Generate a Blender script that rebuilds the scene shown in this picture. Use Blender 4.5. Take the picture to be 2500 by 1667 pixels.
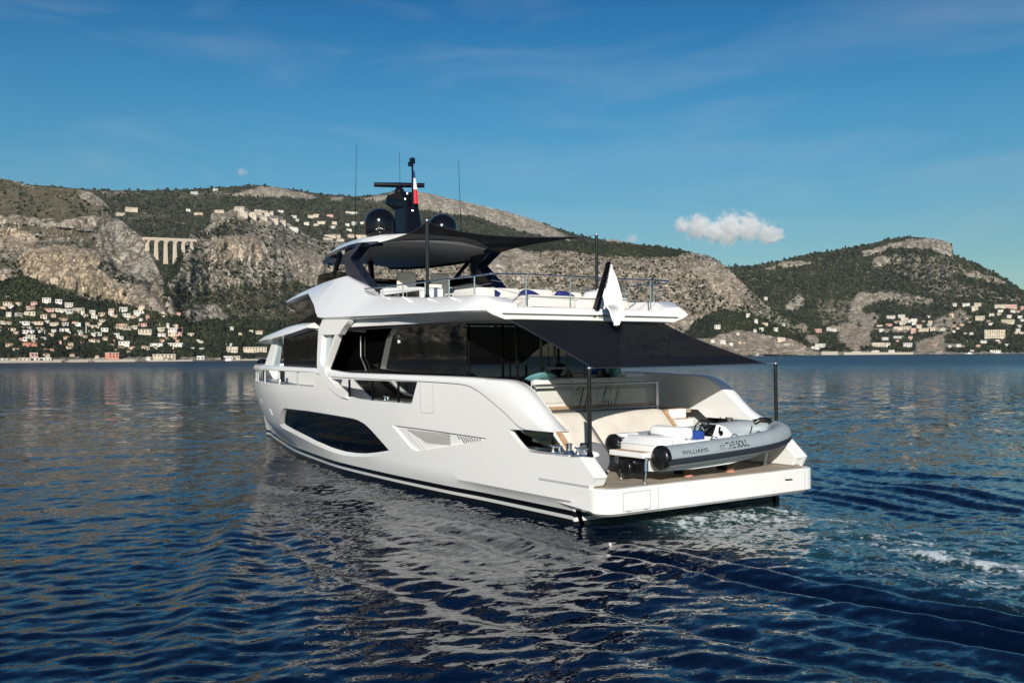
# A white motor yacht under way off a rocky coast.
# World frame = yacht frame: x forward, y to port, z up, waterline z = 0, metres.
import bpy, bmesh, math, random
import numpy as np
from mathutils import Vector, Matrix
from mathutils.geometry import delaunay_2d_cdt, tessellate_polygon

for o in list(bpy.data.objects):
    bpy.data.objects.remove(o)
SC = bpy.context.scene
COL = SC.collection
R = math.radians

# ------------------------------------------------------------------ camera
CAM_POS = np.array([-13.84, 14.70, 3.35])
_th, _pitch, _roll = R(34.6), 0.0149, 0.0076
FWD0 = np.array([math.cos(_th), -math.sin(_th), 0.0])
RGT0 = np.array([-math.sin(_th), -math.cos(_th), 0.0])
_v = FWD0 * math.cos(_pitch) + np.array([0, 0, 1.0]) * math.sin(_pitch)
_u0 = np.cross(RGT0, _v)
_r = RGT0 * math.cos(_roll) - _u0 * math.sin(_roll)
_u = np.cross(_r, _v)
cam = bpy.data.cameras.new("camera")
camo = bpy.data.objects.new("camera", cam)
COL.objects.link(camo)
camo.matrix_world = Matrix(((_r[0], _u[0], -_v[0], CAM_POS[0]), (_r[1], _u[1], -_v[1], CAM_POS[1]),
                            (_r[2], _u[2], -_v[2], CAM_POS[2]), (0, 0, 0, 1)))
cam.sensor_width = 36.0
cam.lens = 2350.0 / 2500.0 * 36.0
cam.clip_start = 0.3
cam.clip_end = 60000
SC.camera = camo

# ------------------------------------------------------------------ light
SUN_ELEV, SUN_SIDE = 22.0, -3.0      # degrees; side: + to the right of straight behind the camera
_a = R(SUN_SIDE)
_h = -math.cos(_a) * FWD0 + math.sin(_a) * RGT0
TO_SUN = np.array([_h[0] * math.cos(R(SUN_ELEV)), _h[1] * math.cos(R(SUN_ELEV)), math.sin(R(SUN_ELEV))])
sun = bpy.data.lights.new("sun", 'SUN')
sun.energy = 4.7
sun.angle = R(0.53)
sun.color = (1.0, 0.945, 0.86)
suno = bpy.data.objects.new("sun", sun)
COL.objects.link(suno)
suno.rotation_euler = Vector(TO_SUN).to_track_quat('Z', 'Y').to_euler()
suno.location = (0, 0, 60)

W = bpy.data.worlds.new("World")
SC.world = W
W.use_nodes = True
wn, wl = W.node_tree.nodes, W.node_tree.links
wn.clear()
w_out = wn.new('ShaderNodeOutputWorld')
w_bg = wn.new('ShaderNodeBackground')
w_sky = wn.new('ShaderNodeTexSky')
w_sky.sky_type = 'NISHITA'
w_sky.sun_disc = False
w_sky.sun_elevation = R(SUN_ELEV)
w_sky.sun_rotation = math.atan2(TO_SUN[0], TO_SUN[1])
w_sky.altitude = 0
w_sky.air_density = 1.0
w_sky.dust_density = 0.3
w_sky.ozone_density = 3.0
w_bg.inputs['Strength'].default_value = 0.070
wl.new(w_bg.outputs[0], w_out.inputs[0])
# thin cirrus veil in the sky itself
w_tc = wn.new('ShaderNodeTexCoord')
w_map = wn.new('ShaderNodeMapping')
w_map.inputs['Scale'].default_value = (1.4, 3.0, 11.0)
w_map.inputs['Rotation'].default_value = (0.0, R(5), R(35))
w_noi = wn.new('ShaderNodeTexNoise')
w_noi.inputs['Scale'].default_value = 1.7
w_noi.inputs['Detail'].default_value = 7
w_noi.inputs['Roughness'].default_value = 0.58
w_noi.inputs['Distortion'].default_value = 0.6
w_ramp = wn.new('ShaderNodeMapRange')
w_ramp.inputs['From Min'].default_value = 0.47
w_ramp.inputs['From Max'].default_value = 0.80
w_ramp.inputs['To Max'].default_value = 0.20
w_mix = wn.new('ShaderNodeMix')
w_mix.data_type = 'RGBA'
w_hsv = wn.new('ShaderNodeHueSaturation')
w_hsv.inputs['Saturation'].default_value = 1.42
w_hsv.inputs['Value'].default_value = 1.0
wl.new(w_sky.outputs[0], w_hsv.inputs['Color'])
wl.new(w_tc.outputs['Generated'], w_map.inputs[0])
wl.new(w_map.outputs[0], w_noi.inputs['Vector'])
wl.new(w_noi.outputs['Fac'], w_ramp.inputs['Value'])
wl.new(w_ramp.outputs[0], w_mix.inputs[0])
# denser, less luminous air low down
w_sep = wn.new('ShaderNodeSeparateXYZ')
w_low = wn.new('ShaderNodeValToRGB')
w_low.color_ramp.interpolation = 'B_SPLINE'
_e = w_low.color_ramp.elements
_e[0].position, _e[0].color = 0.0, (.365, .35, .335, 1)
_e[1].position, _e[1].color = 0.62, (.17, .27, .38, 1)
for _p, _c in ((.13, (.45, .43, .415)), (.25, (.66, .575, .515)), (.37, (.22, .35, .43))):
    _q = _e.new(_p)
    _q.color = (*_c, 1)
w_tint = wn.new('ShaderNodeVectorMath')
w_tint.operation = 'MULTIPLY'
w_tint.inputs[1].default_value = (1.68, 2.06, 1.94)
w_dim = wn.new('ShaderNodeVectorMath')
w_dim.operation = 'MULTIPLY'
wl.new(w_tc.outputs['Generated'], w_sep.inputs[0])
wl.new(w_sep.outputs[2], w_low.inputs[0])
wl.new(w_hsv.outputs[0], w_tint.inputs[0])
wl.new(w_tint.outputs[0], w_dim.inputs[0])
wl.new(w_low.outputs[0], w_dim.inputs[1])
wl.new(w_dim.outputs[0], w_mix.inputs[6])
w_mix.inputs[7].default_value = (5.6, 6.3, 7.0, 1)
wl.new(w_mix.outputs[2], w_bg.inputs['Color'])

vs = SC.view_settings
vs.view_transform = 'Standard'
vs.look = 'None'
vs.exposure = 0.30
vs.gamma = 1.0
SC.cycles.max_bounces = 10
SC.cycles.volume_bounces = 6
SC.cycles.transparent_max_bounces = 12
SC.cycles.caustics_reflective = False
SC.cycles.caustics_refractive = False
SC.cycles.use_denoising = True
SC.cycles.sample_clamp_indirect = 6.0

# ------------------------------------------------------------------ materials
def new_mat(name):
    m = bpy.data.materials.new(name)
    m.use_nodes = True
    return m, m.node_tree.nodes, m.node_tree.links, m.node_tree.nodes['Principled BSDF']

def mat(name, col, rough=0.5, metal=0.0, coat=0.0, noise=0.0, nscale=6.0, bump=0.0, bscale=40.0, spec=None, trans=0.0, alpha=1.0):
    m, n, l, p = new_mat(name)
    p.inputs['Base Color'].default_value = (*col, 1)
    p.inputs['Roughness'].default_value = rough
    p.inputs['Metallic'].default_value = metal
    p.inputs['Coat Weight'].default_value = coat
    p.inputs['Coat Roughness'].default_value = 0.05
    p.inputs['Transmission Weight'].default_value = trans
    p.inputs['Alpha'].default_value = alpha
    if spec is not None:
        p.inputs['Specular IOR Level'].default_value = spec
    if noise > 0 or bump > 0:
        tc = n.new('ShaderNodeTexCoord')
    if noise > 0:
        t = n.new('ShaderNodeTexNoise')
        t.inputs['Scale'].default_value = nscale
        t.inputs['Detail'].default_value = 6
        l.new(tc.outputs['Object'], t.inputs['Vector'])
        mr = n.new('ShaderNodeMapRange')
        mr.inputs['From Min'].default_value = 0.3
        mr.inputs['From Max'].default_value = 0.7
        mr.inputs['To Min'].default_value = 1.0 - noise
        mr.inputs['To Max'].default_value = 1.0 + noise
        l.new(t.outputs['Fac'], mr.inputs['Value'])
        mx = n.new('ShaderNodeVectorMath')
        mx.operation = 'SCALE'
        mx.inputs[0].default_value = col
        l.new(mr.outputs[0], mx.inputs['Scale'])
        l.new(mx.outputs[0], p.inputs['Base Color'])
        rr = n.new('ShaderNodeMapRange')
        rr.inputs['From Min'].default_value = 0.3
        rr.inputs['From Max'].default_value = 0.7
        rr.inputs['To Min'].default_value = max(0.02, rough * 0.85)
        rr.inputs['To Max'].default_value = min(1.0, rough * 1.2)
        l.new(t.outputs['Fac'], rr.inputs['Value'])
        l.new(rr.outputs[0], p.inputs['Roughness'])
    if bump > 0:
        t2 = n.new('ShaderNodeTexNoise')
        t2.inputs['Scale'].default_value = bscale
        t2.inputs['Detail'].default_value = 4
        l.new(tc.outputs['Object'], t2.inputs['Vector'])
        b = n.new('ShaderNodeBump')
        b.inputs['Strength'].default_value = bump
        b.inputs['Distance'].default_value = 0.01
        l.new(t2.outputs['Fac'], b.inputs['Height'])
        l.new(b.outputs[0], p.inputs['Normal'])
    return m

M = {}
M['gel'] = mat('white_gelcoat', (0.78, 0.775, 0.755), 0.22, coat=0.35, noise=0.02, nscale=0.7)
M['gel_grey'] = mat('grey_gelcoat', (0.42, 0.42, 0.42), 0.35, noise=0.03)
M['groove'] = mat('panel_gap', (0.16, 0.16, 0.16), 0.6)
M['glass'] = mat('black_glass', (0.003, 0.003, 0.0035), 0.02, spec=0.5)
M['glass'].node_tree.nodes['Principled BSDF'].inputs['IOR'].default_value = 2.1
M['hullglass'] = mat('black_hull_glass', (0.003, 0.003, 0.0035), 0.03, spec=0.35)
M['glass_teal'] = mat('pale_teal_glass', (0.36, 0.44, 0.44), 0.08, coat=0.3)
M['black'] = mat('black_gloss', (0.004, 0.0045, 0.007), 0.14, spec=.4)
M['navy'] = mat('dark_navy_gloss', (0.006, 0.014, 0.036), 0.10, coat=0.8)
M['carbon'] = mat('carbon_pole', (0.006, 0.006, 0.007), 0.22, coat=0.3)
M['steel'] = mat('polished_steel', (0.78, 0.78, 0.77), 0.27, metal=1.0)
M['satin'] = mat('satin_steel', (0.6, 0.6, 0.6), 0.38, metal=1.0)
M['cream'] = mat('cream_upholstery', (0.66, 0.61, 0.53), 0.7, noise=0.05, nscale=3, bump=0.12, bscale=60)
M['cream2'] = mat('pale_upholstery', (0.70, 0.67, 0.62), 0.75, noise=0.04, nscale=3, bump=0.1, bscale=60)
M['greycush'] = mat('grey_upholstery', (0.16, 0.16, 0.165), 0.8, noise=0.06)
M['blue'] = mat('navy_blue_fabric', (0.012, 0.02, 0.13), 0.6, noise=0.15, nscale=8)
M['teal'] = mat('teal_fabric', (0.17, 0.42, 0.44), 0.8, noise=0.08, nscale=8)
M['cobalt'] = mat('cobalt_fabric', (0.015, 0.06, 0.28), 0.7, noise=0.1)
M['rubber'] = mat('black_rubber', (0.006, 0.006, 0.007), 0.28)
M['pvc'] = mat('grey_tube_fabric', (0.27, 0.31, 0.335), 0.55, noise=0.04, nscale=4, bump=0.05, bscale=90)
M['pvcdark'] = mat('dark_grey_strake', (0.022, 0.028, 0.04), 0.6)
M['white'] = mat('white_grp', (0.8, 0.8, 0.79), 0.3, coat=0.2, noise=0.02)
M['ink'] = mat('black_lettering', (0.012, 0.012, 0.014), 0.4)
M['inkgrey'] = mat('grey_lettering', (0.45, 0.45, 0.45), 0.5)
M['brown'] = mat('brown_roller', (0.14, 0.07, 0.045), 0.6, noise=0.2, nscale=12)
M['orange'] = mat('salmon_pad', (0.5, 0.24, 0.16), 0.7)
M['antifoul'] = mat('dark_antifouling', (0.008, 0.011, 0.012), 0.5)
M['ringgrey'] = mat('grey_fender_cover', (0.12, 0.122, 0.135), 0.8, noise=0.05, nscale=6, bump=0.1, bscale=50)
M['dark'] = mat('dark_interior', (0.012, 0.012, 0.014), 0.5)
M['bronze'] = mat('bronze_panel', (0.09, 0.055, 0.035), 0.35)
M['teakwarm'] = mat('warm_teak', (0.46, 0.29, 0.17), 0.6, noise=0.15, nscale=9)
M['hardunder'] = mat('hardtop_lining', (0.30, 0.30, 0.31), 0.45)
M['red'] = mat('red_cloth', (0.55, 0.03, 0.05), 0.8)
M['whitecloth'] = mat('white_cloth', (0.78, 0.78, 0.80), 0.8)
M['bluecloth'] = mat('blue_cloth', (0.02, 0.05, 0.25), 0.8)

def teak_mat():
    m, n, l, p = new_mat('weathered_teak')
    tc = n.new('ShaderNodeTexCoord')
    mp = n.new('ShaderNodeMapping')
    mp.inputs['Scale'].default_value = (1.2, 30.0, 1.0)
    l.new(tc.outputs['Object'], mp.inputs[0])
    t = n.new('ShaderNodeTexNoise')
    t.inputs['Scale'].default_value = 2.0
    t.inputs['Detail'].default_value = 8
    l.new(mp.outputs[0], t.inputs['Vector'])
    t2 = n.new('ShaderNodeTexNoise')
    t2.inputs['Scale'].default_value = 1.3
    t2.inputs['Detail'].default_value = 6
    l.new(tc.outputs['Object'], t2.inputs['Vector'])
    add = n.new('ShaderNodeMath')
    add.operation = 'ADD'
    l.new(t.outputs['Fac'], add.inputs[0])
    l.new(t2.outputs['Fac'], add.inputs[1])
    cr = n.new('ShaderNodeValToRGB')
    cr.color_ramp.elements[0].position = 0.75
    cr.color_ramp.elements[0].color = (0.22, 0.17, 0.12, 1)
    cr.color_ramp.elements[1].position = 1.25
    cr.color_ramp.elements[1].color = (0.40, 0.34, 0.27, 1)
    l.new(add.outputs[0], cr.inputs[0])
    sp = n.new('ShaderNodeSeparateXYZ')
    l.new(tc.outputs['Object'], sp.inputs[0])
    fr = n.new('ShaderNodeMath')
    fr.operation = 'PINGPONG'
    fr.inputs[1].default_value = 0.03
    l.new(sp.outputs[1], fr.inputs[0])
    lt = n.new('ShaderNodeMath')
    lt.operation = 'LESS_THAN'
    lt.inputs[1].default_value = 0.0035
    l.new(fr.outputs[0], lt.inputs[0])
    mx = n.new('ShaderNodeMix')
    mx.data_type = 'RGBA'
    l.new(lt.outputs[0], mx.inputs[0])
    l.new(cr.outputs[0], mx.inputs[6])
    mx.inputs[7].default_value = (0.06, 0.055, 0.05, 1)
    l.new(mx.outputs[2], p.inputs['Base Color'])
    p.inputs['Roughness'].default_value = 0.75
    return m
M['teak'] = teak_mat()

def hull_mat():
    # boot top and stripe are painted at fixed heights on the hull
    m, n, l, p = new_mat('hull_paint')
    tc = n.new('ShaderNodeTexCoord')
    sp = n.new('ShaderNodeSeparateXYZ')
    l.new(tc.outputs['Object'], sp.inputs[0])
    cr = n.new('ShaderNodeValToRGB')
    cr.color_ramp.interpolation = 'CONSTANT'
    e = cr.color_ramp.elements
    e[0].position = 0.0
    e[0].color = (0.008, 0.011, 0.012, 1)
    e[1].position = 0.60 + 0.105 / 5
    e[1].color = (0.75, 0.75, 0.73, 1)
    x = e.new(0.60 + 0.165 / 5)
    x.color = (0.006, 0.006, 0.007, 1)
    x = e.new(0.60 + 0.30 / 5)
    x.color = (0.78, 0.775, 0.755, 1)
    mr = n.new('ShaderNodeMapRange')
    mr.inputs['From Min'].default_value = -3.0
    mr.inputs['From Max'].default_value = 2.0
    l.new(sp.outputs[2], mr.inputs['Value'])
    l.new(mr.outputs[0], cr.inputs[0])
    l.new(cr.outputs[0], p.inputs['Base Color'])
    p.inputs['Roughness'].default_value = 0.22
    p.inputs['Coat Weight'].default_value = 0.35
    p.inputs['Coat Roughness'].default_value = 0.05
    return m
M['hull'] = hull_mat()

def mesh_fabric(name, col, holes):
    # woven shade mesh: most of it opaque threads, a little light straight through
    m, n, l, p = new_mat(name)
    p.inputs['Base Color'].default_value = (*col, 1)
    p.inputs['Roughness'].default_value = 0.8
    p.inputs['Specular IOR Level'].default_value = 0.15
    tr = n.new('ShaderNodeBsdfTransparent')
    tl = n.new('ShaderNodeBsdfTranslucent')
    tl.inputs['Color'].default_value = (col[0] * 1.5, col[1] * 1.5, col[2] * 1.5, 1)
    m1 = n.new('ShaderNodeMixShader')
    m1.inputs[0].default_value = 0.2
    l.new(p.outputs[0], m1.inputs[1])
    l.new(tl.outputs[0], m1.inputs[2])
    m2 = n.new('ShaderNodeMixShader')
    m2.inputs[0].default_value = holes
    l.new(m1.outputs[0], m2.inputs[1])
    l.new(tr.outputs[0], m2.inputs[2])
    l.new(m2.outputs[0], n['Material Output'].inputs[0])
    return m
M['shade'] = mesh_fabric('black_shade_mesh', (0.006, 0.007, 0.011), 0.035)

def clear_glass():
    m, n, l, p = new_mat('clear_glass')
    g = n.new('ShaderNodeBsdfGlossy')
    g.inputs['Roughness'].default_value = 0.02
    t = n.new('ShaderNodeBsdfTransparent')
    t.inputs['Color'].default_value = (0.98, 0.985, 0.98, 1)
    f = n.new('ShaderNodeFresnel')
    f.inputs['IOR'].default_value = 1.18
    mx = n.new('ShaderNodeMixShader')
    l.new(f.outputs[0], mx.inputs[0])
    l.new(t.outputs[0], mx.inputs[1])
    l.new(g.outputs[0], mx.inputs[2])
    l.new(mx.outputs[0], n['Material Output'].inputs[0])
    return m
M['clear'] = clear_glass()

def tinted_glass():
    m, n, l, p = new_mat('smoked_glass')
    g = n.new('ShaderNodeBsdfGlossy')
    g.inputs['Roughness'].default_value = 0.02
    t = n.new('ShaderNodeBsdfTransparent')
    t.inputs['Color'].default_value = (0.05, 0.035, 0.03, 1)
    f = n.new('ShaderNodeFresnel')
    f.inputs['IOR'].default_value = 1.45
    mx = n.new('ShaderNodeMixShader')
    l.new(f.outputs[0], mx.inputs[0])
    l.new(t.outputs[0], mx.inputs[1])
    l.new(g.outputs[0], mx.inputs[2])
    l.new(mx.outputs[0], n['Material Output'].inputs[0])
    return m
M['smoked'] = tinted_glass()

# ------------------------------------------------------------------ mesh helpers
def link(o, parent=None):
    COL.objects.link(o)
    if parent is not None:
        o.parent = parent
    return o

def tag(o, label=None, cat=None, group=None, kind=None):
    if label: o['label'] = label
    if cat: o['category'] = cat
    if group: o['group'] = group
    if kind: o['kind'] = kind
    return o

def empty(name, loc=(0, 0, 0), label=None, cat=None, group=None, parent=None):
    o = bpy.data.objects.new(name, None)
    o.empty_display_size = 0.2
    link(o, parent)
    o.location = loc
    return tag(o, label, cat, group)

class MB:
    """collects shapes that belong to ONE part and links them as one mesh object"""
    def __init__(s):
        s.v, s.f = [], []
    def add(s, v, f):
        b = len(s.v)
        s.v.extend([tuple(map(float, q)) for q in v])
        s.f.extend([tuple(i + b for i in q) for q in f])
        return s
    def box(s, x0, x1, y0, y1, z0, z1):
        v = [(x, y, z) for z in (z0, z1) for y in (y0, y1) for x in (x0, x1)]
        return s.add(v, [(0, 2, 3, 1), (4, 5, 7, 6), (0, 1, 5, 4), (2, 6, 7, 3), (0, 4, 6, 2), (1, 3, 7, 5)])
    def prism(s, poly, axis, a, b):
        """poly in the two other axes (in x,y,z order), extruded from a to b along axis"""
        n = len(poly)
        def P(q, w):
            if axis == 'x': return (w, q[0], q[1])
            if axis == 'y': return (q[0], w, q[1])
            return (q[0], q[1], w)
        v = [P(q, a) for q in poly] + [P(q, b) for q in poly]
        f = [tuple(range(n)), tuple(range(2 * n - 1, n - 1, -1))]
        f += [(i, i + n, (i + 1) % n + n, (i + 1) % n) for i in range(n)]
        return s.add(v, f)
    def loft(s, rings, closed=True, caps=True):
        m = len(rings[0])
        v = [p for r in rings for p in r]
        f = []
        for i in range(len(rings) - 1):
            for j in range(m if closed else m - 1):
                k = (j + 1) % m
                f.append((i * m + j, i * m + k, (i + 1) * m + k, (i + 1) * m + j))
        if caps and closed:
            f.append(tuple(range(m - 1, -1, -1)))
            f.append(tuple((len(rings) - 1) * m + j for j in range(m)))
        return s.add(v, f)
    def tube(s, path, r, n=8, caps=True):
        P = [Vector(p) for p in path]
        rr = r if isinstance(r, (list, tuple)) else [r] * len(P)
        rings = []
        up = None
        for i, p in enumerate(P):
            t = (P[min(i + 1, len(P) - 1)] - P[max(i - 1, 0)]).normalized()
            if up is None:
                up = Vector((0, 0, 1)) if abs(t.z) < 0.9 else Vector((1, 0, 0))
            a = t.cross(up).normalized()
            b = a.cross(t).normalized()
            up = b
            rings.append([tuple(p + (a * math.cos(2 * math.pi * k / n) + b * math.sin(2 * math.pi * k / n)) * rr[i]) for k in range(n)])
        return s.loft(rings, True, caps)
    def lathe(s, prof, c, n=24, axis=(0, 0, 1)):
        ax = Vector(axis).normalized()
        t = Vector((1, 0, 0)) if abs(ax.x) < 0.9 else Vector((0, 1, 0))
        a = ax.cross(t).normalized()
        b = ax.cross(a)
        c = Vector(c)
        rings = [[tuple(c + ax * h + (a * math.cos(2 * math.pi * k / n) + b * math.sin(2 * math.pi * k / n)) * max(r, 1e-4)) for k in range(n)] for r, h in prof]
        return s.loft(rings)
    def grid(s, fn, us, vs, thick=None):
        v = [fn(a, b) for a in us for b in vs]
        m = len(vs)
        f = [(i * m + j, (i + 1) * m + j, (i + 1) * m + j + 1, i * m + j + 1) for i in range(len(us) - 1) for j in range(m - 1)]
        return s.add(v, f)
    def mirror_y(s):
        v, f = list(s.v), list(s.f)
        return s.add([(x, -y, z) for x, y, z in v], [tuple(reversed(q)) for q in f])
    def build(s, name, material, parent=None, smooth=35, bevel=0.0, seg=2, solid=0.0, recalc=True):
        me = bpy.data.meshes.new(name)
        bm = bmesh.new()
        bv = [bm.verts.new(q) for q in s.v]
        for q in s.f:
            try:
                bm.faces.new([bv[i] for i in q])
            except ValueError:
                pass
        if recalc:
            bmesh.ops.remove_doubles(bm, verts=bm.verts, dist=1e-5)
            bmesh.ops.recalc_face_normals(bm, faces=bm.faces)
        if solid:
            bmesh.ops.solidify(bm, geom=bm.faces[:], thickness=solid)
        if bevel > 0:
            eds = [e for e in bm.edges if len(e.link_faces) == 2 and e.calc_face_angle(0) > R(30)]
            bmesh.ops.bevel(bm, geom=eds, offset=bevel, segments=seg, profile=0.5, affect='EDGES', clamp_overlap=True)
        bm.to_mesh(me)
        bm.free()
        if smooth:
            me.polygons.foreach_set('use_smooth', [True] * len(me.polygons))
            me.set_sharp_from_angle(angle=R(smooth))
        me.materials.append(material)
        o = bpy.data.objects.new(name, me)
        return link(o, parent)

def resample(poly, step, closed=True):
    out = []
    n = len(poly)
    for i in range(n if closed else n - 1):
        a, b = np.array(poly[i], float), np.array(poly[(i + 1) % n], float)
        k = max(1, int(math.ceil(np.linalg.norm(b - a) / step)))
        for j in range(k):
            out.append(tuple(a + (b - a) * j / k))
    if not closed:
        out.append(tuple(poly[-1]))
    return out

def inside(P, poly):
    P = np.asarray(P, float)
    q = np.asarray(poly, float)
    r = np.zeros(len(P), bool)
    x, y = P[:, 0], P[:, 1]
    j = len(q) - 1
    for i in range(len(q)):
        xi, yi, xj, yj = q[i, 0], q[i, 1], q[j, 0], q[j, 1]
        c = ((yi > y) != (yj > y))
        with np.errstate(divide='ignore', invalid='ignore'):
            r ^= c & (x < (xj - xi) * (y - yi) / (yj - yi) + xi)
        j = i
    return r

def smooth_poly(poly, it=1):
    """Chaikin corner cutting for soft outlines"""
    for _ in range(it):
        q = []
        n = len(poly)
        for i in range(n):
            a, b = np.array(poly[i]), np.array(poly[(i + 1) % n])
            q += [tuple(a * .8 + b * .2), tuple(a * .2 + b * .8)]
        poly = q
    return poly

def panel(mb, outline, holes, fout, fin=None, step=0.25, lines=(), gx=None, gz=None):
    """curved sheet with real openings: a triangulated outline in (u,v) carried onto fout(u,v); with fin it gets thickness and rims"""
    loops = [resample(outline, step)] + [resample(h, step) for h in holes]
    pts, edges = [], []
    for L in loops:
        b = len(pts)
        pts += L
        edges += [(b + i, b + (i + 1) % len(L)) for i in range(len(L))]
    for ln in lines:
        q = resample(ln, step, False)
        q = [p for p in q if inside([p], outline)[0] and not any(inside([p], h)[0] for h in holes)]
        b = len(pts)
        pts += q
        edges += [(b + i, b + i + 1) for i in range(len(q) - 1) if math.dist(q[i], q[i + 1]) < step * 1.3]
    o = np.array(outline)
    gx = gx if gx is not None else np.arange(o[:, 0].min(), o[:, 0].max(), step)
    gz = gz if gz is not None else np.arange(o[:, 1].min(), o[:, 1].max(), step)
    G = np.array([(a, c) for a in gx for c in gz])
    ok = inside(G, outline)
    for h in holes:
        ok &= ~inside(G, h)
    G = G[ok]
    B = np.array(pts)
    if len(G):
        d = np.min(np.hypot(G[:, None, 0] - B[None, :, 0], G[:, None, 1] - B[None, :, 1]), axis=1)
        G = G[d > step * 0.35]
    allp = [Vector(p) for p in pts] + [Vector(p) for p in G]
    vs_, es_, fs_, *_ = delaunay_2d_cdt(allp, edges, [], 0, 1e-6)
    cen = np.array([np.mean([vs_[i] for i in f], axis=0) for f in fs_])
    keep = inside(cen, outline)
    for h in holes:
        keep &= ~inside(cen, h)
    F = [tuple(f) for f, k in zip(fs_, keep) if k]
    P = [tuple(v) for v in vs_]
    n = len(P)
    V = [fout(*p) for p in P]
    if fin is None:
        return mb.add(V, F)
    V2 = [fin(*p) for p in P]
    cnt = {}
    for f in F:
        for i in range(3):
            e = (f[i], f[(i + 1) % 3])
            k = tuple(sorted(e))
            cnt.setdefault(k, []).append(e)
    rim = [(e[0][1], e[0][0], e[0][0] + n, e[0][1] + n) for k, e in cnt.items() if len(e) == 1]
    return mb.add(V + V2, F + [tuple(reversed([i + n for i in f])) for f in F] + rim)

def bridge(mb, A, B):
    n = len(A)
    return mb.add(list(A) + list(B), [(i, (i + 1) % n, (i + 1) % n + n, i + n) for i in range(n)])

def text_mesh(name, body, size, matrix, material, parent=None, extrude=0.002, shear=0.0, width=1.0, offset=0.0, fn=None):
    """lettering as real raised letters"""
    cu = bpy.data.curves.new(name, 'FONT')
    cu.body = body
    cu.size = size
    cu.shear = shear
    cu.extrude = extrude
    cu.offset = offset
    cu.align_x = 'LEFT'
    o = bpy.data.objects.new(name, cu)
    COL.objects.link(o)
    bpy.context.view_layer.update()
    me = bpy.data.meshes.new_from_object(o.evaluated_get(bpy.context.evaluated_depsgraph_get()))
    bpy.data.objects.remove(o)
    me.name = name
    for v in me.vertices:
        c = Vector((v.co.x * width, v.co.y, v.co.z))
        v.co = Vector(fn(c)) if fn else matrix @ c
    me.materials.append(material)
    ob = bpy.data.objects.new(name, me)
    return link(ob, parent)

def pchip(xs, ys):
    xs = np.array(xs, float); ys = np.array(ys, float)
    h = np.diff(xs); d = np.diff(ys) / h
    m = np.zeros_like(ys); m[0] = d[0]; m[-1] = d[-1]
    for i in range(1, len(xs) - 1):
        if d[i - 1] * d[i] > 0:
            w1 = 2 * h[i] + h[i - 1]; w2 = h[i] + 2 * h[i - 1]
            m[i] = (w1 + w2) / (w1 / d[i - 1] + w2 / d[i])
    def f(x):
        x = np.clip(x, xs[0], xs[-1])
        i = np.clip(np.searchsorted(xs, x) - 1, 0, len(xs) - 2)
        t = (x - xs[i]) / h[i]; t2 = t * t; t3 = t2 * t
        return (2 * t3 - 3 * t2 + 1) * ys[i] + (t3 - 2 * t2 + t) * h[i] * m[i] + (-2 * t3 + 3 * t2) * ys[i + 1] + (t3 - t2) * h[i] * m[i + 1]
    return f

def sst(a, b, x):
    t = np.clip((np.asarray(x, float) - a) / (b - a), 0, 1)
    return t * t * (3 - 2 * t)

# ================================================================== THE YACHT
B_DECK = pchip([-.5, 1, 5, 8, 12, 14, 16, 18, 20, 21, 22, 23, 24, 25, 26, 26.7], [3.10, 3.12, 3.25, 3.36, 3.38, 3.36, 3.30, 3.08, 2.62, 2.285, 1.90, 1.52, 1.10, .66, .24, 0])
B_MID = pchip([-.5, 1, 5, 8, 12, 14, 16, 18, 20, 21, 22, 23, 24, 25, 26, 26.4], [3.08, 3.12, 3.15, 3.17, 3.12, 3.02, 2.88, 2.62, 2.15, 1.82, 1.46, 1.08, .70, .35, .07, 0])
B_WL = pchip([-.5, 1, 4, 6, 8, 10, 12, 14.8, 17.6, 20, 22, 24, 25.5, 26], [3.0, 3.0, 3.01, 3.09, 3.10, 3.05, 2.95, 2.56, 2.08, 1.5, .98, .45, .06, 0])

def hull_y(x, z):
    s = float(sst(15.0, 7.0, x))
    zb = 1.0 * (1 - s) + .52 * s
    za = .32 * (1 - s) + .37 * s
    bd, bm_, bw = float(B_DECK(x)), float(B_MID(x)), float(B_WL(x))
    if z < zb:
        if z < za:
            return bw * (1 - .12 * min(max((za - z) / 1.0, 0), 1))
        return bw + (bm_ - bw) * min(max((z - za) / (zb - za), 0), 1)
    t2 = min(max((z - zb) / (2.3 - zb), 0), 1)
    t2 = t2 * (2 - t2) * .5 + t2 * .5
    return bm_ + (bd - bm_) * t2

def on_hull(x, z, d=0.0):
    return (x, hull_y(x, z) + d, z)

yacht = empty('motor_yacht', (0, 0, 0), 'large white three-deck motor yacht with black glass and dark domes', 'yacht')

O_WINDOW = [(15.659, 1.679), (15.884, 1.624), (16.534, 1.257), (16.619, 1.171), (16.497, 1.132), (15.358, .975), (13.975, .792), (12.513, .692), (11.483, .661), (10.732, .683), (10.005, .732), (9.3, .818), (8.588, .921), (8.95, 1.114), (9.495, 1.393), (9.762, 1.509), (10.006, 1.562), (10.258, 1.606), (10.61, 1.62), (11.919, 1.65), (13.519, 1.667)]
O_RECESS = [(15.761, 1.731), (16.085, 1.649), (16.895, 1.236), (17.129, 1.104), (16.956, 1.032), (15.715, .845), (14.238, .665), (12.661, .579), (11.589, .551), (10.768, .581), (9.982, .638), (9.223, .74), (8.293, .89), (8.71, 1.113), (9.321, 1.422), (9.665, 1.561), (9.949, 1.622), (10.244, 1.664), (10.596, 1.679), (11.902, 1.711), (13.49, 1.736)]
O_SIDE = [(11.80, 2.735), (11.207, 2.468), (10.841, 2.332), (10.62, 2.271), (9.97, 2.224), (9.141, 2.205), (7.612, 2.20), (7.06, 2.19), (6.97, 2.226), (6.715, 2.735)]
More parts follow.
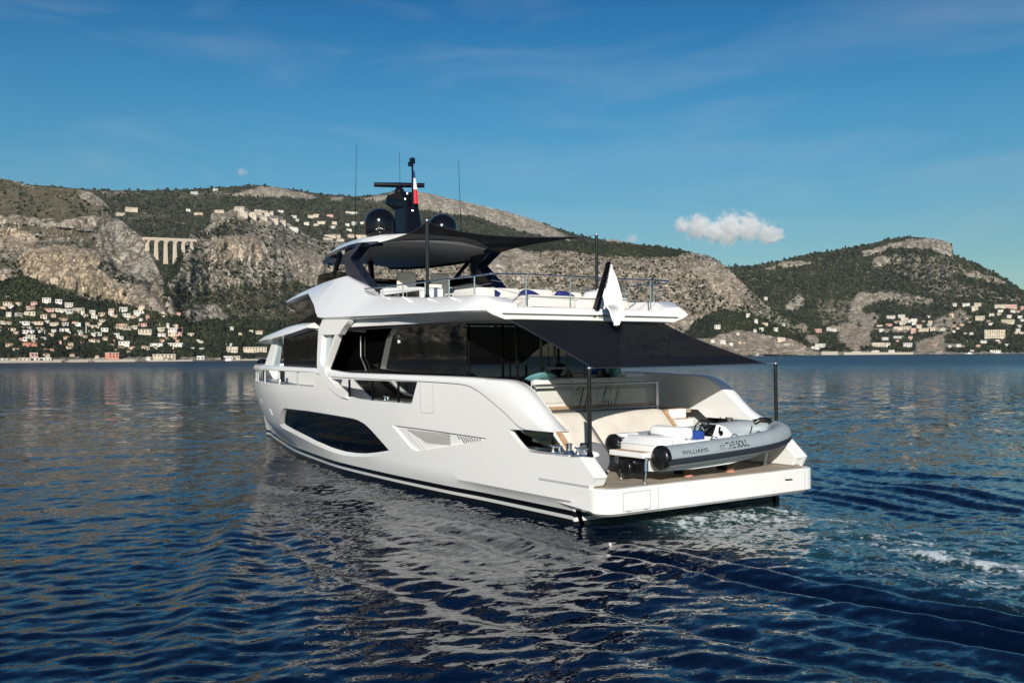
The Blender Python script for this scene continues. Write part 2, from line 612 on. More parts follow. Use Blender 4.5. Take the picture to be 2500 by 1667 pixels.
O_FWD = [(18.9, 2.935), (12.723, 2.903), (12.858, 2.593), (12.928, 2.468), (14.814, 2.48), (16.436, 2.501), (19.0, 2.53), (22.6, 2.56), (22.6, 2.935)]
O_VENT = [(8.108, 1.618), (5.963, 1.593), (3.867, 1.552), (3.895, 1.504), (5.379, 1.272), (6.94, 1.032), (7.213, 1.097)]
CAP_TOP = pchip([1.50, 1.84, 2.18, 2.53, 2.77, 3.02, 3.24, 3.92, 4.74, 7.9, 10.4, 12.57, 14.4, 17.3, 20.1, 26.8], [1.835, 2.037, 2.29, 2.55, 2.69, 2.79, 2.833, 2.853, 2.878, 2.907, 2.922, 3.03, 3.057, 3.086, 3.093, 3.10])
CAP_LOW = pchip([1.50, 2.07, 2.38, 2.54, 3.03, 3.53, 4.05, 4.46, 4.74, 6.7, 9.1, 12, 12.8, 15.7, 20, 26.8], [1.825, 1.826, 1.83, 1.857, 2.11, 2.344, 2.57, 2.686, 2.72, 2.759, 2.777, 2.81, 2.91, 2.934, 2.94, 2.945])

# ---- hull
_xs_low = np.linspace(2.6, 26.65, 60)
O_HULL = [(1.0, -.6), (1.0, .36), (.42, .37), (.42, .80), (.42, .82), (.38, .88), (.32, .98), (.28, 1.04), (.70, 1.395), (.98, 1.369), (1.62, 1.371), (2.19, 1.363), (2.43, 1.388), (2.6, 1.477), (2.83, 1.63), (3.035, 1.79), (2.38, 1.815)]
O_HULL += [(float(a), float(CAP_LOW(a)) + .01) for a in _xs_low]
O_HULL += [(26.6, 2.3), (26.38, 1.4), (26.25, 1.0), (25.93, .32), (25.7, -.6)]
_ln = [[(1.0, .52), (7.0, .52), (8.5, .56), (10, .68), (11, .76), (12, .85), (13.5, .96), (15, 1.0), (18, 1.0), (26.1, 1.0)], [(1.0, .37), (7.0, .37), (11, .345), (15, .32), (25.8, .32)], [(5, 2.3), (26.5, 2.3)]]
mb = MB()
panel(mb, O_HULL, [O_RECESS, O_SIDE, O_FWD, O_VENT],
      lambda x, z: on_hull(x, z), lambda x, z: (x, max(hull_y(x, z) - .11, 0.0), z), step=.16, lines=_ln,
      gx=np.arange(.2, 26.5, .3), gz=np.array([-.4, -.1, .15, .7, .85, 1.2, 1.45, 1.7, 1.95, 2.15, 2.5, 2.7, 2.85]))
mb.mirror_y()
mb.prism([(-3.0, -.6), (3.0, -.6), (3.0, .55), (-3.0, .55)], 'x', 1.0, 1.06)
hull = mb.build('hull', M['hull'], yacht, smooth=25)

# ---- hull windows: a recess that slopes in to a dark pane (both sides)
def hull_window(sgn):
    mb = MB()
    A = [on_hull(x, z, .001) for x, z in O_RECESS]
    Bm = [(x, hull_y(x, z) - .085, z) for x, z in O_WINDOW]
    mb.v = []
    bridge(mb, A, Bm)
    if sgn < 0: mb.v = [(x, -y, z) for x, y, z in mb.v]
    w = mb.build('hull_window', M['gel'], yacht, smooth=20)
    g = MB()
    panel(g, O_WINDOW, [], lambda x, z: (x, sgn * (hull_y(x, z) - .08), z), None, step=.3)
    g.build('pane', M['hullglass'], w, smooth=40)
    return w
hull_window(1)
hull_window(-1)

# ---- air intake with slanted slats (both sides)
def air_intake(sgn):
    mb = MB()
    A = [on_hull(x, z, .001) for x, z in O_VENT]
    c = np.mean(O_VENT, axis=0)
    I = [(c[0] + (x - c[0]) * .97, c[1] + (z - c[1]) * .95) for x, z in O_VENT]
    Bm = [(x, hull_y(x, z) - .05, z) for x, z in I]
    bridge(mb, A, Bm)
    panel(mb, I, [], lambda x, z: (x, hull_y(x, z) - .05, z), None, step=.3)
    if sgn < 0: mb.v = [(x, -y, z) for x, y, z in mb.v]
    v = mb.build('air_intake', M['gel'], yacht, smooth=20)
    def slat_zone(name, poly, n, w, material, slant=.30):
        s = MB()
        P = np.array(poly)
        x0, x1 = P[:, 0].min(), P[:, 0].max()
        for i in range(n):
            xt = x1 + .3 - (x1 - x0 + .3) * i / (n - 1)
            zs = [z for z in np.arange(P[:, 1].min(), P[:, 1].max(), .006) if inside([(xt - slant / .28 * (1.56 - z), z)], poly)[0]]
            if len(zs) < 5: continue
            q = []
            for z in (zs[0], zs[-1]):
                xx = xt - slant / .28 * (1.56 - z)
                q.append((xx, z))
            (xa, za), (xb, zb) = q
            s.add([(xa - w, sgn * (hull_y(xa, za) - .045), za), (xa + w, sgn * (hull_y(xa, za) - .045), za), (xb + w, sgn * (hull_y(xb, zb) - .045), zb), (xb - w, sgn * (hull_y(xb, zb) - .045), zb),
                   (xa - w, sgn * (hull_y(xa, za) - .02), za - .004), (xa + w, sgn * (hull_y(xa, za) - .04), za - .004), (xb + w, sgn * (hull_y(xb, zb) - .04), zb), (xb - w, sgn * (hull_y(xb, zb) - .02), zb)],
                  [(0, 1, 2, 3), (4, 7, 6, 5), (0, 4, 5, 1), (1, 5, 6, 2), (2, 6, 7, 3), (3, 7, 4, 0)])
        return s.build(name, material, v, smooth=0)
    slat_zone('louvre', [(7.44, 1.552), (5.406, 1.545), (5.423, 1.29), (6.50, 1.275)], 30, .022, M['groove'])
    slat_zone('louvre', [(5.15, 1.528), (4.124, 1.515), (4.153, 1.478), (4.83, 1.375)], 13, .026, M['groove'])
    slat_zone('louvre', [(7.57, 1.534), (6.60, 1.259), (6.45, 1.129), (6.85, 1.09)], 8, .02, M['gel_grey'], .42)
air_intake(1)
air_intake(-1)

# ---- boarding gate in the port bulwark: fine gaps round the leaf
mb = MB()
for (a, b) in (((6.585, 2.745), (6.563, 1.996)), ((6.563, 1.996), (5.998, 2.004)), ((5.998, 2.004), (6.007, 2.73))):
    L = resample([a, b], .1, False)
    rings = []
    for (x, z) in L:
        vert = abs(a[0] - b[0]) < .1
        dx, dz = (.010, 0) if vert else (0, .008)
        y = hull_y(x, z)
        rings.append([(x - dx, y - .01, z - dz), (x + dx, y - .01, z + dz), (x + dx, y + .002, z + dz), (x - dx, y + .002, z - dz)])
    mb.loft(rings)
mb.build('boarding_gate', M['gel_grey'], yacht, smooth=0)
# polished fairlead plates near the bow, their bright reflection put in as white
for q in ([(17.784, 1.604), (17.963, 1.403), (17.621, 1.397), (17.54, 1.58)], [(18.97, 1.904), (19.214, 1.732), (18.922, 1.721), (18.717, 1.889)]):
    mb = MB()
    panel(mb, q, [], lambda x, z: on_hull(x, z, .015), lambda x, z: on_hull(x, z, -.01), step=.2)
    mb.build('fairlead_plate', M['white'], yacht, smooth=0)

# ---- bulwark cap: the rounded moulding that sweeps down to the stern (port and starboard)
def cap_part(sgn):
    mb = MB()
    rings = []
    xs = list(np.linspace(1.5, 5, 40)) + list(np.linspace(5.2, 20, 50)) + list(np.linspace(20.3, 26.75, 30))
    for x in xs:
        zt, zl = float(CAP_TOP(x)), float(CAP_LOW(x))
        zt = max(zt, zl + .012)
        yo = float(B_DECK(x)) + .035
        wide = .42 * (1 - float(sst(3.5, 8, x))) + .20 * float(sst(3.5, 8, x))
        yi = max(yo - wide, 0)
        c = min(.09, (zt - zl) * .45)
        k = min(.10 + .14 * (1 - float(sst(2.2, 4.2, x))), wide * .45)
        yb = max(yo - .13, 0)
        rings.append([(x, sgn * yb, zl), (x, sgn * yo, zl), (x, sgn * yo, zl + (zt - zl) * .35), (x, sgn * max(yo - k * .12, 0), zl + (zt - zl) * .62), (x, sgn * max(yo - k * .45, 0), zt - c * .25), (x, sgn * max(yo - k, 0), zt), (x, sgn * (yi + (.03 if yi > 0 else 0)), zt), (x, sgn * yi, zt - .03), (x, sgn * yi, zl)])
    mb.loft(rings)
    mb.build('bulwark_cap', M['gel'], yacht, smooth=50)
    # inner lining of the aft bulwark
    poly = [(1.56, 1.80)] + [(float(x), float(CAP_TOP(x)) - .03) for x in np.linspace(1.6, 7.0, 40)] + [(7.0, 1.98), (3.3, 1.98), (3.03, 1.80)]
    mb = MB()
    mb.prism(poly, 'y', sgn * 2.73, sgn * 2.80)
    lining = mb.build('bulwark_lining', M['gel'], yacht, smooth=0)
    poly2 = [(7.0, 1.98)] + [(7.0, 2.9)] + [(7.02, 2.9), (7.02, 1.98)]
    return lining
cap_part(1)
cap_part(-1)

# stern corner block with the mooring gear on its top (coaming), port and starboard
def coaming(sgn):
    top = [(3.05, 1.36), (2.19, 1.355), (1.62, 1.362), (.98, 1.36), (.70, 1.39)]
    poly = top + [(.28, 1.04), (.33, .98), (.38, .88), (.41, .835), (3.05, .835)]
    mb = MB()
    mb.prism(poly, 'y', sgn * 2.74, sgn * 3.06)
    c = mb.build('stern_coaming', M['gel'], yacht, smooth=0, bevel=.035, seg=3)
    # dark glazed pocket behind the notch, facetted
    mb = MB()
    mb.add([(3.1, sgn * 2.98, 1.82), (2.2, sgn * 2.70, 1.42), (3.2, sgn * 2.62, 1.40), (2.1, sgn * 2.66, 1.84)], [(0, 1, 2), (0, 3, 1)])
    mb.add([(2.55, sgn * 2.74, 1.83), (2.1, sgn * 2.58, 1.40), (2.6, sgn * 2.6, 1.42)], [(0, 1, 2)])
    mb.build('pocket_glass', M['glass'], yacht, smooth=0, solid=.02)
    mb = MB()
    mb.add([(2.30, sgn * 2.73, 1.82), (2.16, sgn * 2.75, 1.83), (1.98, sgn * 2.6, 1.42), (2.2, sgn * 2.6, 1.42)], [(0, 1, 2, 3)])
    mb.build('pocket_facet', M['bronze'], yacht, smooth=0, solid=.02)
coaming(1)
coaming(-1)

def cleat(parent, x, y, z, s=1.0, rot=0.0, name='mooring_cleat', m='steel'):
    mb = MB()
    ca, sa = math.cos(rot), math.sin(rot)
    def T(p): return (x + (p[0] * ca - p[1] * sa) * s, y + (p[0] * sa + p[1] * ca) * s, z + p[2] * s)
    mb.tube([T((-.20, 0, .17)), T((-.10, 0, .15)), T((.10, 0, .15)), T((.20, 0, .17))], [.018 * s, .026 * s, .026 * s, .018 * s], 8)
    for k in (-1, 1):
        mb.tube([T((.10 * k, 0, .15)), T((.11 * k, 0, .07)), T((.14 * k, 0, .0))], [.022 * s, .024 * s, .04 * s], 8)
    mb.tube([T((-.16, 0, .01)), T((.16, 0, .01))], .035 * s, 8)
    return mb.build(name, M[m], parent, smooth=40)
for sg in (1, -1):
    cleat(yacht, 1.72, sg * 2.90, 1.36)
    cleat(yacht, .92, sg * 2.90, 1.375, .95)
    mb = MB()
    mb.lathe([(.0, 0), (.13, 0), (.135, .03), (.10, .08), (.062, .11), (.058, .20), (.075, .225), (.075, .245), (0, .25)], (1.30, sg * 2.90, 1.36), 20)
    mb.build('capstan', M['steel'], yacht, smooth=40)
    mb = MB()
    mb.box(.74, 1.12, sg * 2.90 - .08, sg * 2.90 + .08, 1.372, 1.39)
    mb.build('cleat_pad', M['satin'], yacht, smooth=0)
    # long slim step line along the platform side
    mb = MB()
    L = [on_hull(x, .855, .012) for x in np.linspace(.42, 2.0, 16)]
    rings = [[(x, sg * (y - .05), z - .02), (x, sg * y, z - .02), (x, sg * (y - .004), z + .02), (x, sg * (y - .05), z + .02)] for x, y, z in L]
    mb.loft(rings)
    mb.build('rubbing_strip', M['gel_grey'], yacht, smooth=0)

# ---- swim platform
def plan_outline(x0, x1, hw, rc, n=8):
    P = []
    for k in range(n + 1):
        a = math.pi / 2 * k / n
        P.append((x0 + rc - rc * math.sin(a) if False else x0 + rc * (1 - math.sin(a)), -(hw - rc * (1 - math.cos(a)))))
    P = [(x1, -hw + .09)] + [(x0 + rc * (1 - math.sin(math.pi / 2 * k / n)), -hw + rc * (1 - math.cos(math.pi / 2 * k / n))) for k in range(n + 1)]
    P += [(x0 + rc * (1 - math.cos(math.pi / 2 * k / n)), hw - rc * (1 - math.sin(math.pi / 2 * k / n))) for k in range(n + 1)]
    P += [(x1, hw - .09)]
    return P
pl = []
for (x, y) in plan_outline(0.0, 3.4, 3.115, .38):
    pl.append((x, y if x < .5 else math.copysign(abs(y) - .05, y)))
def ring_at(inset, zf):
    c = np.array([1.7, 0])
    out = []
    for x, y in pl:
        xx = x + (inset if x < 3.0 else 0)
        yy = y - math.copysign(inset, y)
        out.append((xx, yy, zf(x)))
    return out
zbot = lambda x: .30 + .17 * float(sst(.25, .75, x))
mb = MB()
mb.loft([ring_at(.07, lambda x: zbot(x)), ring_at(0, lambda x: zbot(x) + .06), ring_at(0, lambda x: .80), ring_at(.02, lambda x: .82), ring_at(.05, lambda x: .822)])
plat = mb.build('swim_platform', M['gel'], yacht, smooth=30)
mb = MB()
mb.loft([ring_at(.10, lambda x: .81), ring_at(.10, lambda x: .828)])
mb.build('teak_deck', M['teak'], plat, smooth=0)
mb = MB()      # locker lid in the aft face: gaps only
for a in ((2.62, 2.635, .39, .74), (1.93, 1.945, .39, .74)):
    mb.box(-.004, .02, a[0], a[1], a[2], a[3])
mb.box(-.004, .02, 1.93, 2.635, .735, .75)
mb.box(-.004, .02, 1.93, 2.635, .385, .40)
mb.build('locker_lid', M['gel_grey'], plat, smooth=0)
for a in (1.72, -2.66):
    mb = MB()
    mb.box(-.004, .02, a, a + .015, .36, .80)
    mb.build('panel_joint', M['gel_grey'], plat, smooth=0)
mb = MB()
mb.prism([(-2.26, .60), (-2.20, .635), (-1.98, .64), (-2.02, .605)], 'x', -.006, .03)
mb.build('recessed_handle', M['black'], plat, smooth=0)
for hx, hy in ((2.05, .415), (2.5, .415)):
    mb = MB()
    mb.box(-.008, .01, hx - .05, hx + .05, hy - .035, hy - .022)
    mb.build('lid_hinge', M['satin'], plat, smooth=0)

# ---- main deck, steps and aft seating
mb = MB()
mb.box(3.55, 14.0, -2.74, 2.74, 1.90, 2.0)
mb.build('main_deck', M['teak'], yacht, smooth=0)
for sg in (1, -1):
    mb = MB()
    mb.prism([(6.9, sg * 2.3), (6.9, sg * 3.24), (12.5, sg * 3.26), (14.5, sg * 3.22), (14.5, sg * 2.3)], 'z', 2.05, 2.16)
    mb.build('side_deck', M['gel_grey'], yacht, smooth=0)
    mb = MB()
    mb.prism([(12.4, sg * 1.9), (12.4, sg * 3.2), (16, sg * 3.1), (18, sg * 2.9), (20, sg * 2.45), (22, sg * 1.7), (24, sg * .9), (25.6, sg * .2), (25.6, 0), (12.4, 0)], 'z', 2.35, 2.45)
    mb.build('foredeck', M['gel_grey'], yacht, smooth=0)
    # steps from the platform to the cockpit
    st = MB()
    for k in range(5):
        st.box(2.45 + .26 * k, 3.9, sg * 1.98 if sg > 0 else -2.52, sg * 2.52 if sg > 0 else -1.98, .828 + .235 * k, .828 + .235 * (k + 1) - .002)
    steps = st.build('stern_steps', M['gel'], yacht, smooth=0, bevel=.015)
    tr = MB()
    for k in range(5):
        tr.box(2.47 + .26 * k, 2.47 + .26 * (k + 1), sg * 2.02 if sg > 0 else -2.48, sg * 2.48 if sg > 0 else -2.02, .828 + .235 * (k + 1) - .004, .828 + .235 * (k + 1) + .012)
    tr.build('stair_tread', M['teakwarm'], steps, smooth=0)

# stern door: padded sloping panel with a warm timber border
def slope_pt(t, y):      # t 0 bottom .. 1 top
    return (2.55 + 1.05 * t, y, .95 + 1.02 * t)
mb = MB()
sec = [(2.45, .83), (2.50, .98), (2.58, 1.06), (3.45, 1.90), (3.55, 1.965), (3.75, 1.975), (3.80, 1.95), (3.8, .83)]
rings = []
for y, k in ((1.86, .0), (1.84, .0), (-1.84, 0), (-1.86, 0)):
    rings.append([(x, y, z) for x, z in sec])
mb.loft(rings)
stern = mb.build('stern_door', M['white'], yacht, smooth=30, bevel=.02)
mb = MB()
for y in np.linspace(-1.66, 1.66, 3)[:-1]:
    pass
for (ya, yb) in ((-1.66, .78), (.82, 1.66)):
    secp = [(2.52, 1.02), (3.40, 1.88), (3.52, 1.985), (3.72, 2.0), (3.74, 1.98), (3.5, 1.9), (2.6, 1.0)]
    P = []
    for y in np.linspace(ya, yb, 14):
        e = min(1, (y - ya) / .08, (yb - y) / .08)
        e = .55 + .45 * math.sqrt(max(e, 0))
        P.append([(x - .06 * e, y, z + .045 * e) if i < 4 else (x, y, z) for i, (x, z) in enumerate(secp)])
    mb.loft(P)
mb.build('sunpad_backrest', M['cream'], stern, smooth=60)
mb = MB()
mb.tube([(2.50, .80, 1.10), (3.02, .80, 1.585), (3.30, .80, 1.84)], .035, 8)
mb.build('grab_bar', M['satin'], stern, smooth=40)
for sg in (1, -1):
    mb = MB()
    mb.prism([(2.40, .98), (3.42, 1.965), (3.55, 2.0), (3.70, 2.0), (3.70, 1.9), (2.62, .9)], 'y', sg * 1.70, sg * 1.80)
    mb.build('timber_edge', M['teakwarm'], stern, smooth=0)
mb = MB()
mb.box(2.2, 2.55, -1.80, 1.80, .828, .95)
mb.build('pad_plinth', M['gel_grey'], stern, smooth=0)

# glass rail across the cockpit with the yacht's name on the glass
XR = 3.86
mb = MB()
for y in (1.88, -1.88):
    mb.box(XR - .02, XR + .05, y - .035, y + .035, 2.0, 2.68)
mb.tube([(XR, 1.88, 2.665), (XR, -1.88, 2.665)], .032, 10)
mb.tube([(XR - .03, 1.88, 2.075), (XR - .03, -1.88, 2.075)], .028, 10)
mb.tube([(XR - .14, 1.70, 2.03), (XR - .14, -1.60, 2.03)], .022, 10)
for y in np.linspace(1.5, -1.4, 5):
    mb.tube([(XR - .14, y, 2.03), (XR - .02, y, 2.075)], .012, 6)
rail = mb.build('cockpit_rail', M['satin'], yacht, smooth=40)
mb = MB()
mb.box(XR - .006, XR + .006, -1.845, 1.845, 2.10, 2.635)
pane = mb.build('glass_panel', M['clear'], rail, smooth=0)
# script lettering, each stroke a swelling ribbon: "The Soul"
def script_letters():
    S = []
    def st(pts, w0, w1=None, mid=None):
        S.append((pts, w0, w1 if w1 is not None else w0, mid))
    # T
    st([(.02, .30), (.00, .38), (.06, .45), (.16, .42), (.14, .34), (.06, .33), (.05, .40), (.13, .48), (.28, .50), (.40, .485), (.46, .51)], .004, .008)
    st([(.30, .49), (.24, .30), (.18, .10), (.10, .0), (.0, -.01), (-.03, .03)], .012, .006)
    # h
    st([(.50, .36), (.44, .36), (.38, .14), (.32, -.08)], .006, .011)
    st([(.36, .06), (.42, .14), (.47, .16), (.46, .08), (.44, .0), (.49, .02)], .005, .008)
    # e
    st([(.52, .07), (.58, .10), (.59, .15), (.55, .15), (.52, .08), (.53, .01), (.58, .0), (.63, .04)], .005, .005)
    # S
    st([(.80, .20), (.76, .28), (.80, .40), (.92, .48), (1.08, .50), (1.12, .46), (1.06, .36), (.98, .30)], .004, .006)
    st([(1.22, .46), (1.18, .52), (1.10, .48), (1.04, .34), (.99, .20), (.95, .06), (.84, .0), (.74, .02), (.78, .06), (.9, .02), (1.0, .0)], .007, .005)
    # o
    st([(1.10, .15), (1.05, .10), (1.05, .02), (1.09, .0), (1.14, .05), (1.15, .13), (1.10, .15)], .006, .006)
    # u
    st([(1.20, .14), (1.18, .04), (1.21, .0), (1.27, .05), (1.31, .14)], .008, .006)
    st([(1.31, .14), (1.29, .03), (1.34, .0), (1.40, .04)], .008, .005)
    # l
    st([(1.40, .04), (1.52, .22), (1.60, .42), (1.58, .47), (1.53, .42), (1.45, .16), (1.43, .03), (1.48, .0), (1.54, .04)], .004, .006)
    return S
mb = MB()
def ribbon(pts, w0, w1, place):
    P = [np.array(p, float) for p in pts]
    C = []
    for i in range(len(P) - 1):      # Catmull-Rom
        p0, p1, p2, p3 = P[max(i - 1, 0)], P[i], P[i + 1], P[min(i + 2, len(P) - 1)]
        for k in range(8):
            t = k / 8
            C.append(.5 * ((2 * p1) + (-p0 + p2) * t + (2 * p0 - 5 * p1 + 4 * p2 - p3) * t * t + (-p0 + 3 * p1 - 3 * p2 + p3) * t ** 3))
    C.append(P[-1])
    rings = []
    for i, c in enumerate(C):
        d = C[min(i + 1, len(C) - 1)] - C[max(i - 1, 0)]
        d = d / (np.linalg.norm(d) + 1e-9)
        nrm = np.array([-d[1], d[0]])
        # downstrokes are thicker, as with a pen
        w = (w0 + (w1 - w0) * i / len(C)) * (.75 + .9 * max(0, -d[1]))
        a, b = c + nrm * w, c - nrm * w
        rings.append([place(a, 0), place(b, 0), place(b, 1), place(a, 1)])
    mb.loft(rings)
for pts, w0, w1, _m in script_letters():
    ribbon(pts, w0, w1, lambda q, k: (XR - .008 - .003 * k, .72 - q[0] * .86, 2.14 + q[1] * .92))
mb.build('name_lettering', M['ink'], rail, smooth=0)

# cockpit sofa behind the rail
mb = MB()
mb.box(4.08, 4.75, -1.75, 1.72, 2.0, 2.42)
sofa = mb.build('cockpit_sofa', M['cream2'], yacht, smooth=40, bevel=.06, seg=3)
for (ya, yb) in ((-1.72, -.6), (-.58, .55), (.57, 1.70)):
    mb = MB()
    mb.box(4.06, 4.30, ya, yb, 2.2, 2.80)
    mb.build('back_cushion', M['cream2'], sofa, smooth=60, bevel=.07, seg=4)
mb = MB()
mb.box(4.0, 4.06, -1.78, 1.78, 2.0, 2.16)
mb.build('timber_base', M['teakwarm'], sofa, smooth=0)
# starboard cockpit locker with switch panels
mb = MB()
mb.box(5.2, 7.0, -2.72, -2.05, 2.0, 2.86)
lk = mb.build('cockpit_locker', M['gel'], yacht, smooth=0, bevel=.03)
for a in ((5.6, 5.78, -2.05, -2.04, 2.62, 2.72), (6.2, 6.36, -2.05, -2.04, 2.62, 2.72), (5.19, 5.20, -2.55, -2.45, 2.58, 2.74)):
    mb = MB()
    mb.box(*a)
    mb.build('switch_panel', M['black'], lk, smooth=0)
# dark dining table and a stair up to the sun deck
mb = MB()
mb.box(5.0, 6.6, -1.2, .9, 2.66, 2.72)
mb.box(5.6, 6.0, -.35, .05, 2.0, 2.66)
mb.build('cockpit_table', M['black'], yacht, smooth=0, bevel=.01)
mb = MB()
for k in range(7):
    xx, zz = 5.05 + .23 * k, 2.25 + .26 * k
    mb.box(xx, xx + .26, -.55 - .02 * k, .18 - .02 * k, zz - .03, zz + .02)
stair = mb.build('deck_stair', M['hardunder'], yacht, smooth=0)
mb = MB()
for y in (.22, -.62):
    mb.prism([(4.95, 2.02), (5.1, 2.02), (6.9, 4.08), (6.75, 4.08)], 'y', y - .015, y + .015)
mb.build('stair_stringer', M['black'], stair, smooth=0)
for (x, y, z0, z1, r) in ((5.0, .85, 2.0, 4.15, .035), (5.0, -.95, 2.0, 4.15, .035), (4.6, .35, 2.55, 3.9, .022)):
    mb = MB()
    mb.tube([(x, y, z0), (x, y, z1)], r, 10)
    mb.build('deck_post', M['black'], yacht, smooth=40)

# ---- saloon: black glass walls on a white base
mb = MB()
mb.box(5.9, 14.2, -2.36, 2.36, 2.0, 4.15)
mb.build('saloon_core', M['dark'], yacht, smooth=0)
def side_glass(name, x0, x1, z0, z1, y, n, gap=.012):
    for sg in (1, -1):
        mb = MB()
        w = (x1 - x0) / n
        for k in range(n):
            mb.box(x0 + w * k + gap, x0 + w * (k + 1) - gap, sg * y - .02, sg * y + .02, z0, z1)
        mb.build(name, M['glass'], yacht, smooth=0)
side_glass('saloon_window', 5.85, 14.6, 2.17, 4.22, 2.42, 5)
mb = MB()
for k in range(4):
    mb.box(5.83, 5.87, -2.35 + 1.18 * k + .01, -2.35 + 1.18 * (k + 1) - .01, 2.02, 4.12)
mb.build('sliding_door', M['glass'], yacht, smooth=0)
for (x, y0, y1) in ((5.82, .95, 1.0), (5.82, -.22, -.17)):
    mb = MB()
    mb.box(x - .02, x, y0, y1, 2.02, 4.12)
    mb.build('door_stile', M['black'], yacht, smooth=0)
# bow-shaped white side panel under the saloon glass
for sg in (1, -1):
    mb = MB()
    poly = [(14.5, 2.16), (10.7, 2.16), (11.0, 2.22), (11.35, 2.34), (11.75, 2.5), (12.1, 2.66), (12.55, 2.86), (14.5, 2.86)]
    mb.prism(poly, 'y', sg * 2.445, sg * 2.475)
    mb.build('side_panel', M['gel'], yacht, smooth=0)
    mb = MB()
    mb.tube([(9.75, sg * 2.46, 2.74), (9.4, sg * 2.46, 2.55), (8.9, sg * 2.46, 2.38), (8.2, sg * 2.46, 2.28), (7.2, sg * 2.46, 2.24)], [.05, .045, .03, .02, .012], 6)
    mb.build('curved_trim', M['gel_grey'], yacht, smooth=40)
    # black stanchions standing in the bulwark opening, and a cleat
    for x in (10.55, 9.15, 7.72):
        mb = MB()
        y = float(B_DECK(x)) - .05
        mb.box(x - .03, x + .03, sg * y - .02, sg * y + .02, 2.17, 2.80)
        mb.build('bulwark_post', M['black'], yacht, smooth=0)
    cleat(yacht, 8.55, sg * 3.22, 2.20, .75)
    # deck light and handrail on the glass
    mb = MB()
    mb.tube([(11.55, sg * 2.50, 3.95), (11.55, sg * 2.50, 3.35), (11.3, sg * 2.5, 3.1), (11.2, sg * 2.5, 2.95)], .02, 8)
    mb.build('glass_handrail', M['satin'], yacht, smooth=40)
    mb = MB()
    for z in (3.72, 3.85):
        mb.box(9.25, 9.36, sg * 2.43, sg * 2.46, z, z + .09)
    mb.box(9.24, 9.38, sg * 2.41, sg * 2.44, 3.70, 3.95)
    mb.build('light_fitting', M['white'], yacht, smooth=0)

# ---- white side frame that rises out of the bulwark with its glazed opening
for sg in (1, -1):
    fr = [(12.473, 4.45), (12.655, 4.219), (12.709, 4.097), (12.639, 3.421), (12.60, 3.197), (12.54, 3.006), (12.464, 2.926), (11.80, 2.51), (11.32, 2.345), (10.94, 2.245), (10.50, 2.205), (10.66, 2.30), (11.16, 2.49), (11.62, 2.70), (11.92, 2.86), (12.0, 3.03), (11.35, 4.0), (11.236, 3.982), (11.049, 4.134), (10.75, 4.321), (10.70, 4.40)]
    op = [(12.36, 3.20), (12.10, 3.06), (12.06, 3.10), (11.50, 3.99), (12.42, 4.0)]
    mb = MB()
    panel(mb, fr, [op], lambda x, z: (x, sg * (float(B_DECK(x)) + .045 - .10 * max(0, z - 3.0)), z), lambda x, z: (x, sg * (float(B_DECK(x)) - .14 - .10 * max(0, z - 3.0)), z), step=.12)
    f = mb.build('side_frame', M['gel'], yacht, smooth=30)
    mb = MB()
    panel(mb, op, [], lambda x, z: (x, sg * (float(B_DECK(x)) - .10 - .10 * max(0, z - 3.0)), z), None, step=.3)
    mb.build('frame_glass', M['glass_teal'], f, smooth=0)
    mb = MB()  # added black sheet, dims the white frame's reflection in the saloon glass
    panel(mb, fr, [op], lambda x, z: (x, sg * (float(B_DECK(x)) - .145 - .10 * max(0, z - 3.0)), z), lambda x, z: (x, sg * (float(B_DECK(x)) - .155 - .10 * max(0, z - 3.0)), z), step=.3)
    mb.build('frame_reflection_mask', M['black'], f, smooth=0)
    # dark wing glass from the frame back to the saloon
    mb = MB()
    mb.add([(12.06, sg * 3.2, 3.0), (11.42, sg * 3.12, 4.0), (13.6, sg * 2.44, 4.2), (13.6, sg * 2.44, 2.9)], [(0, 1, 2, 3)])
    mb.build('wing_glass', M['glass'], yacht, smooth=0, solid=.02)

# ---- forward main deck house
mb = MB()
mb.prism([(13.5, -2.28), (18.1, -2.24), (18.7, -1.7), (18.9, 0), (18.7, 1.7), (18.1, 2.24), (13.5, 2.28)], 'z', 2.45, 4.25)
fh = mb.build('forward_house', M['gel'], yacht, smooth=0)
for sg in (1, -1):
    mb = MB()
    for (a, b) in ((13.6, 15.95), (15.97, 18.12)):
        ya = 2.30 - .04 * (a - 13.5) / 4.6 + .01
        yb = 2.30 - .04 * (b - 13.5) / 4.6 + .01
        mb.add([(a, sg * ya, 3.0), (b, sg * yb, 3.0), (b, sg * yb, 4.22), (a, sg * ya, 4.22), (a, sg * (ya - .03), 3.0), (b, sg * (yb - .03), 3.0), (b, sg * (yb - .03), 4.22), (a, sg * (ya - .03), 4.22)],
               [(0, 1, 2, 3), (4, 7, 6, 5), (0, 4, 5, 1), (1, 5, 6, 2), (2, 6, 7, 3), (3, 7, 4, 0)])
    mb.build('cabin_window', M['glass'], fh, smooth=0)
    mb = MB()
    mb.prism([(19.6, 2.96), (20.35, 2.96), (19.4, 4.0), (18.9, 4.0)], 'y', sg * 2.02, sg * 2.18)
    mb.build('roof_pillar', M['gel'], yacht, smooth=0, bevel=.02)
    mb = MB()
    mb.prism([(19.1, 2.96), (19.62, 2.96), (18.95, 3.98), (18.72, 3.98)], 'y', sg * 2.06, sg * 2.12)
    mb.build('pillar_glass', M['glass_teal'], yacht, smooth=0)
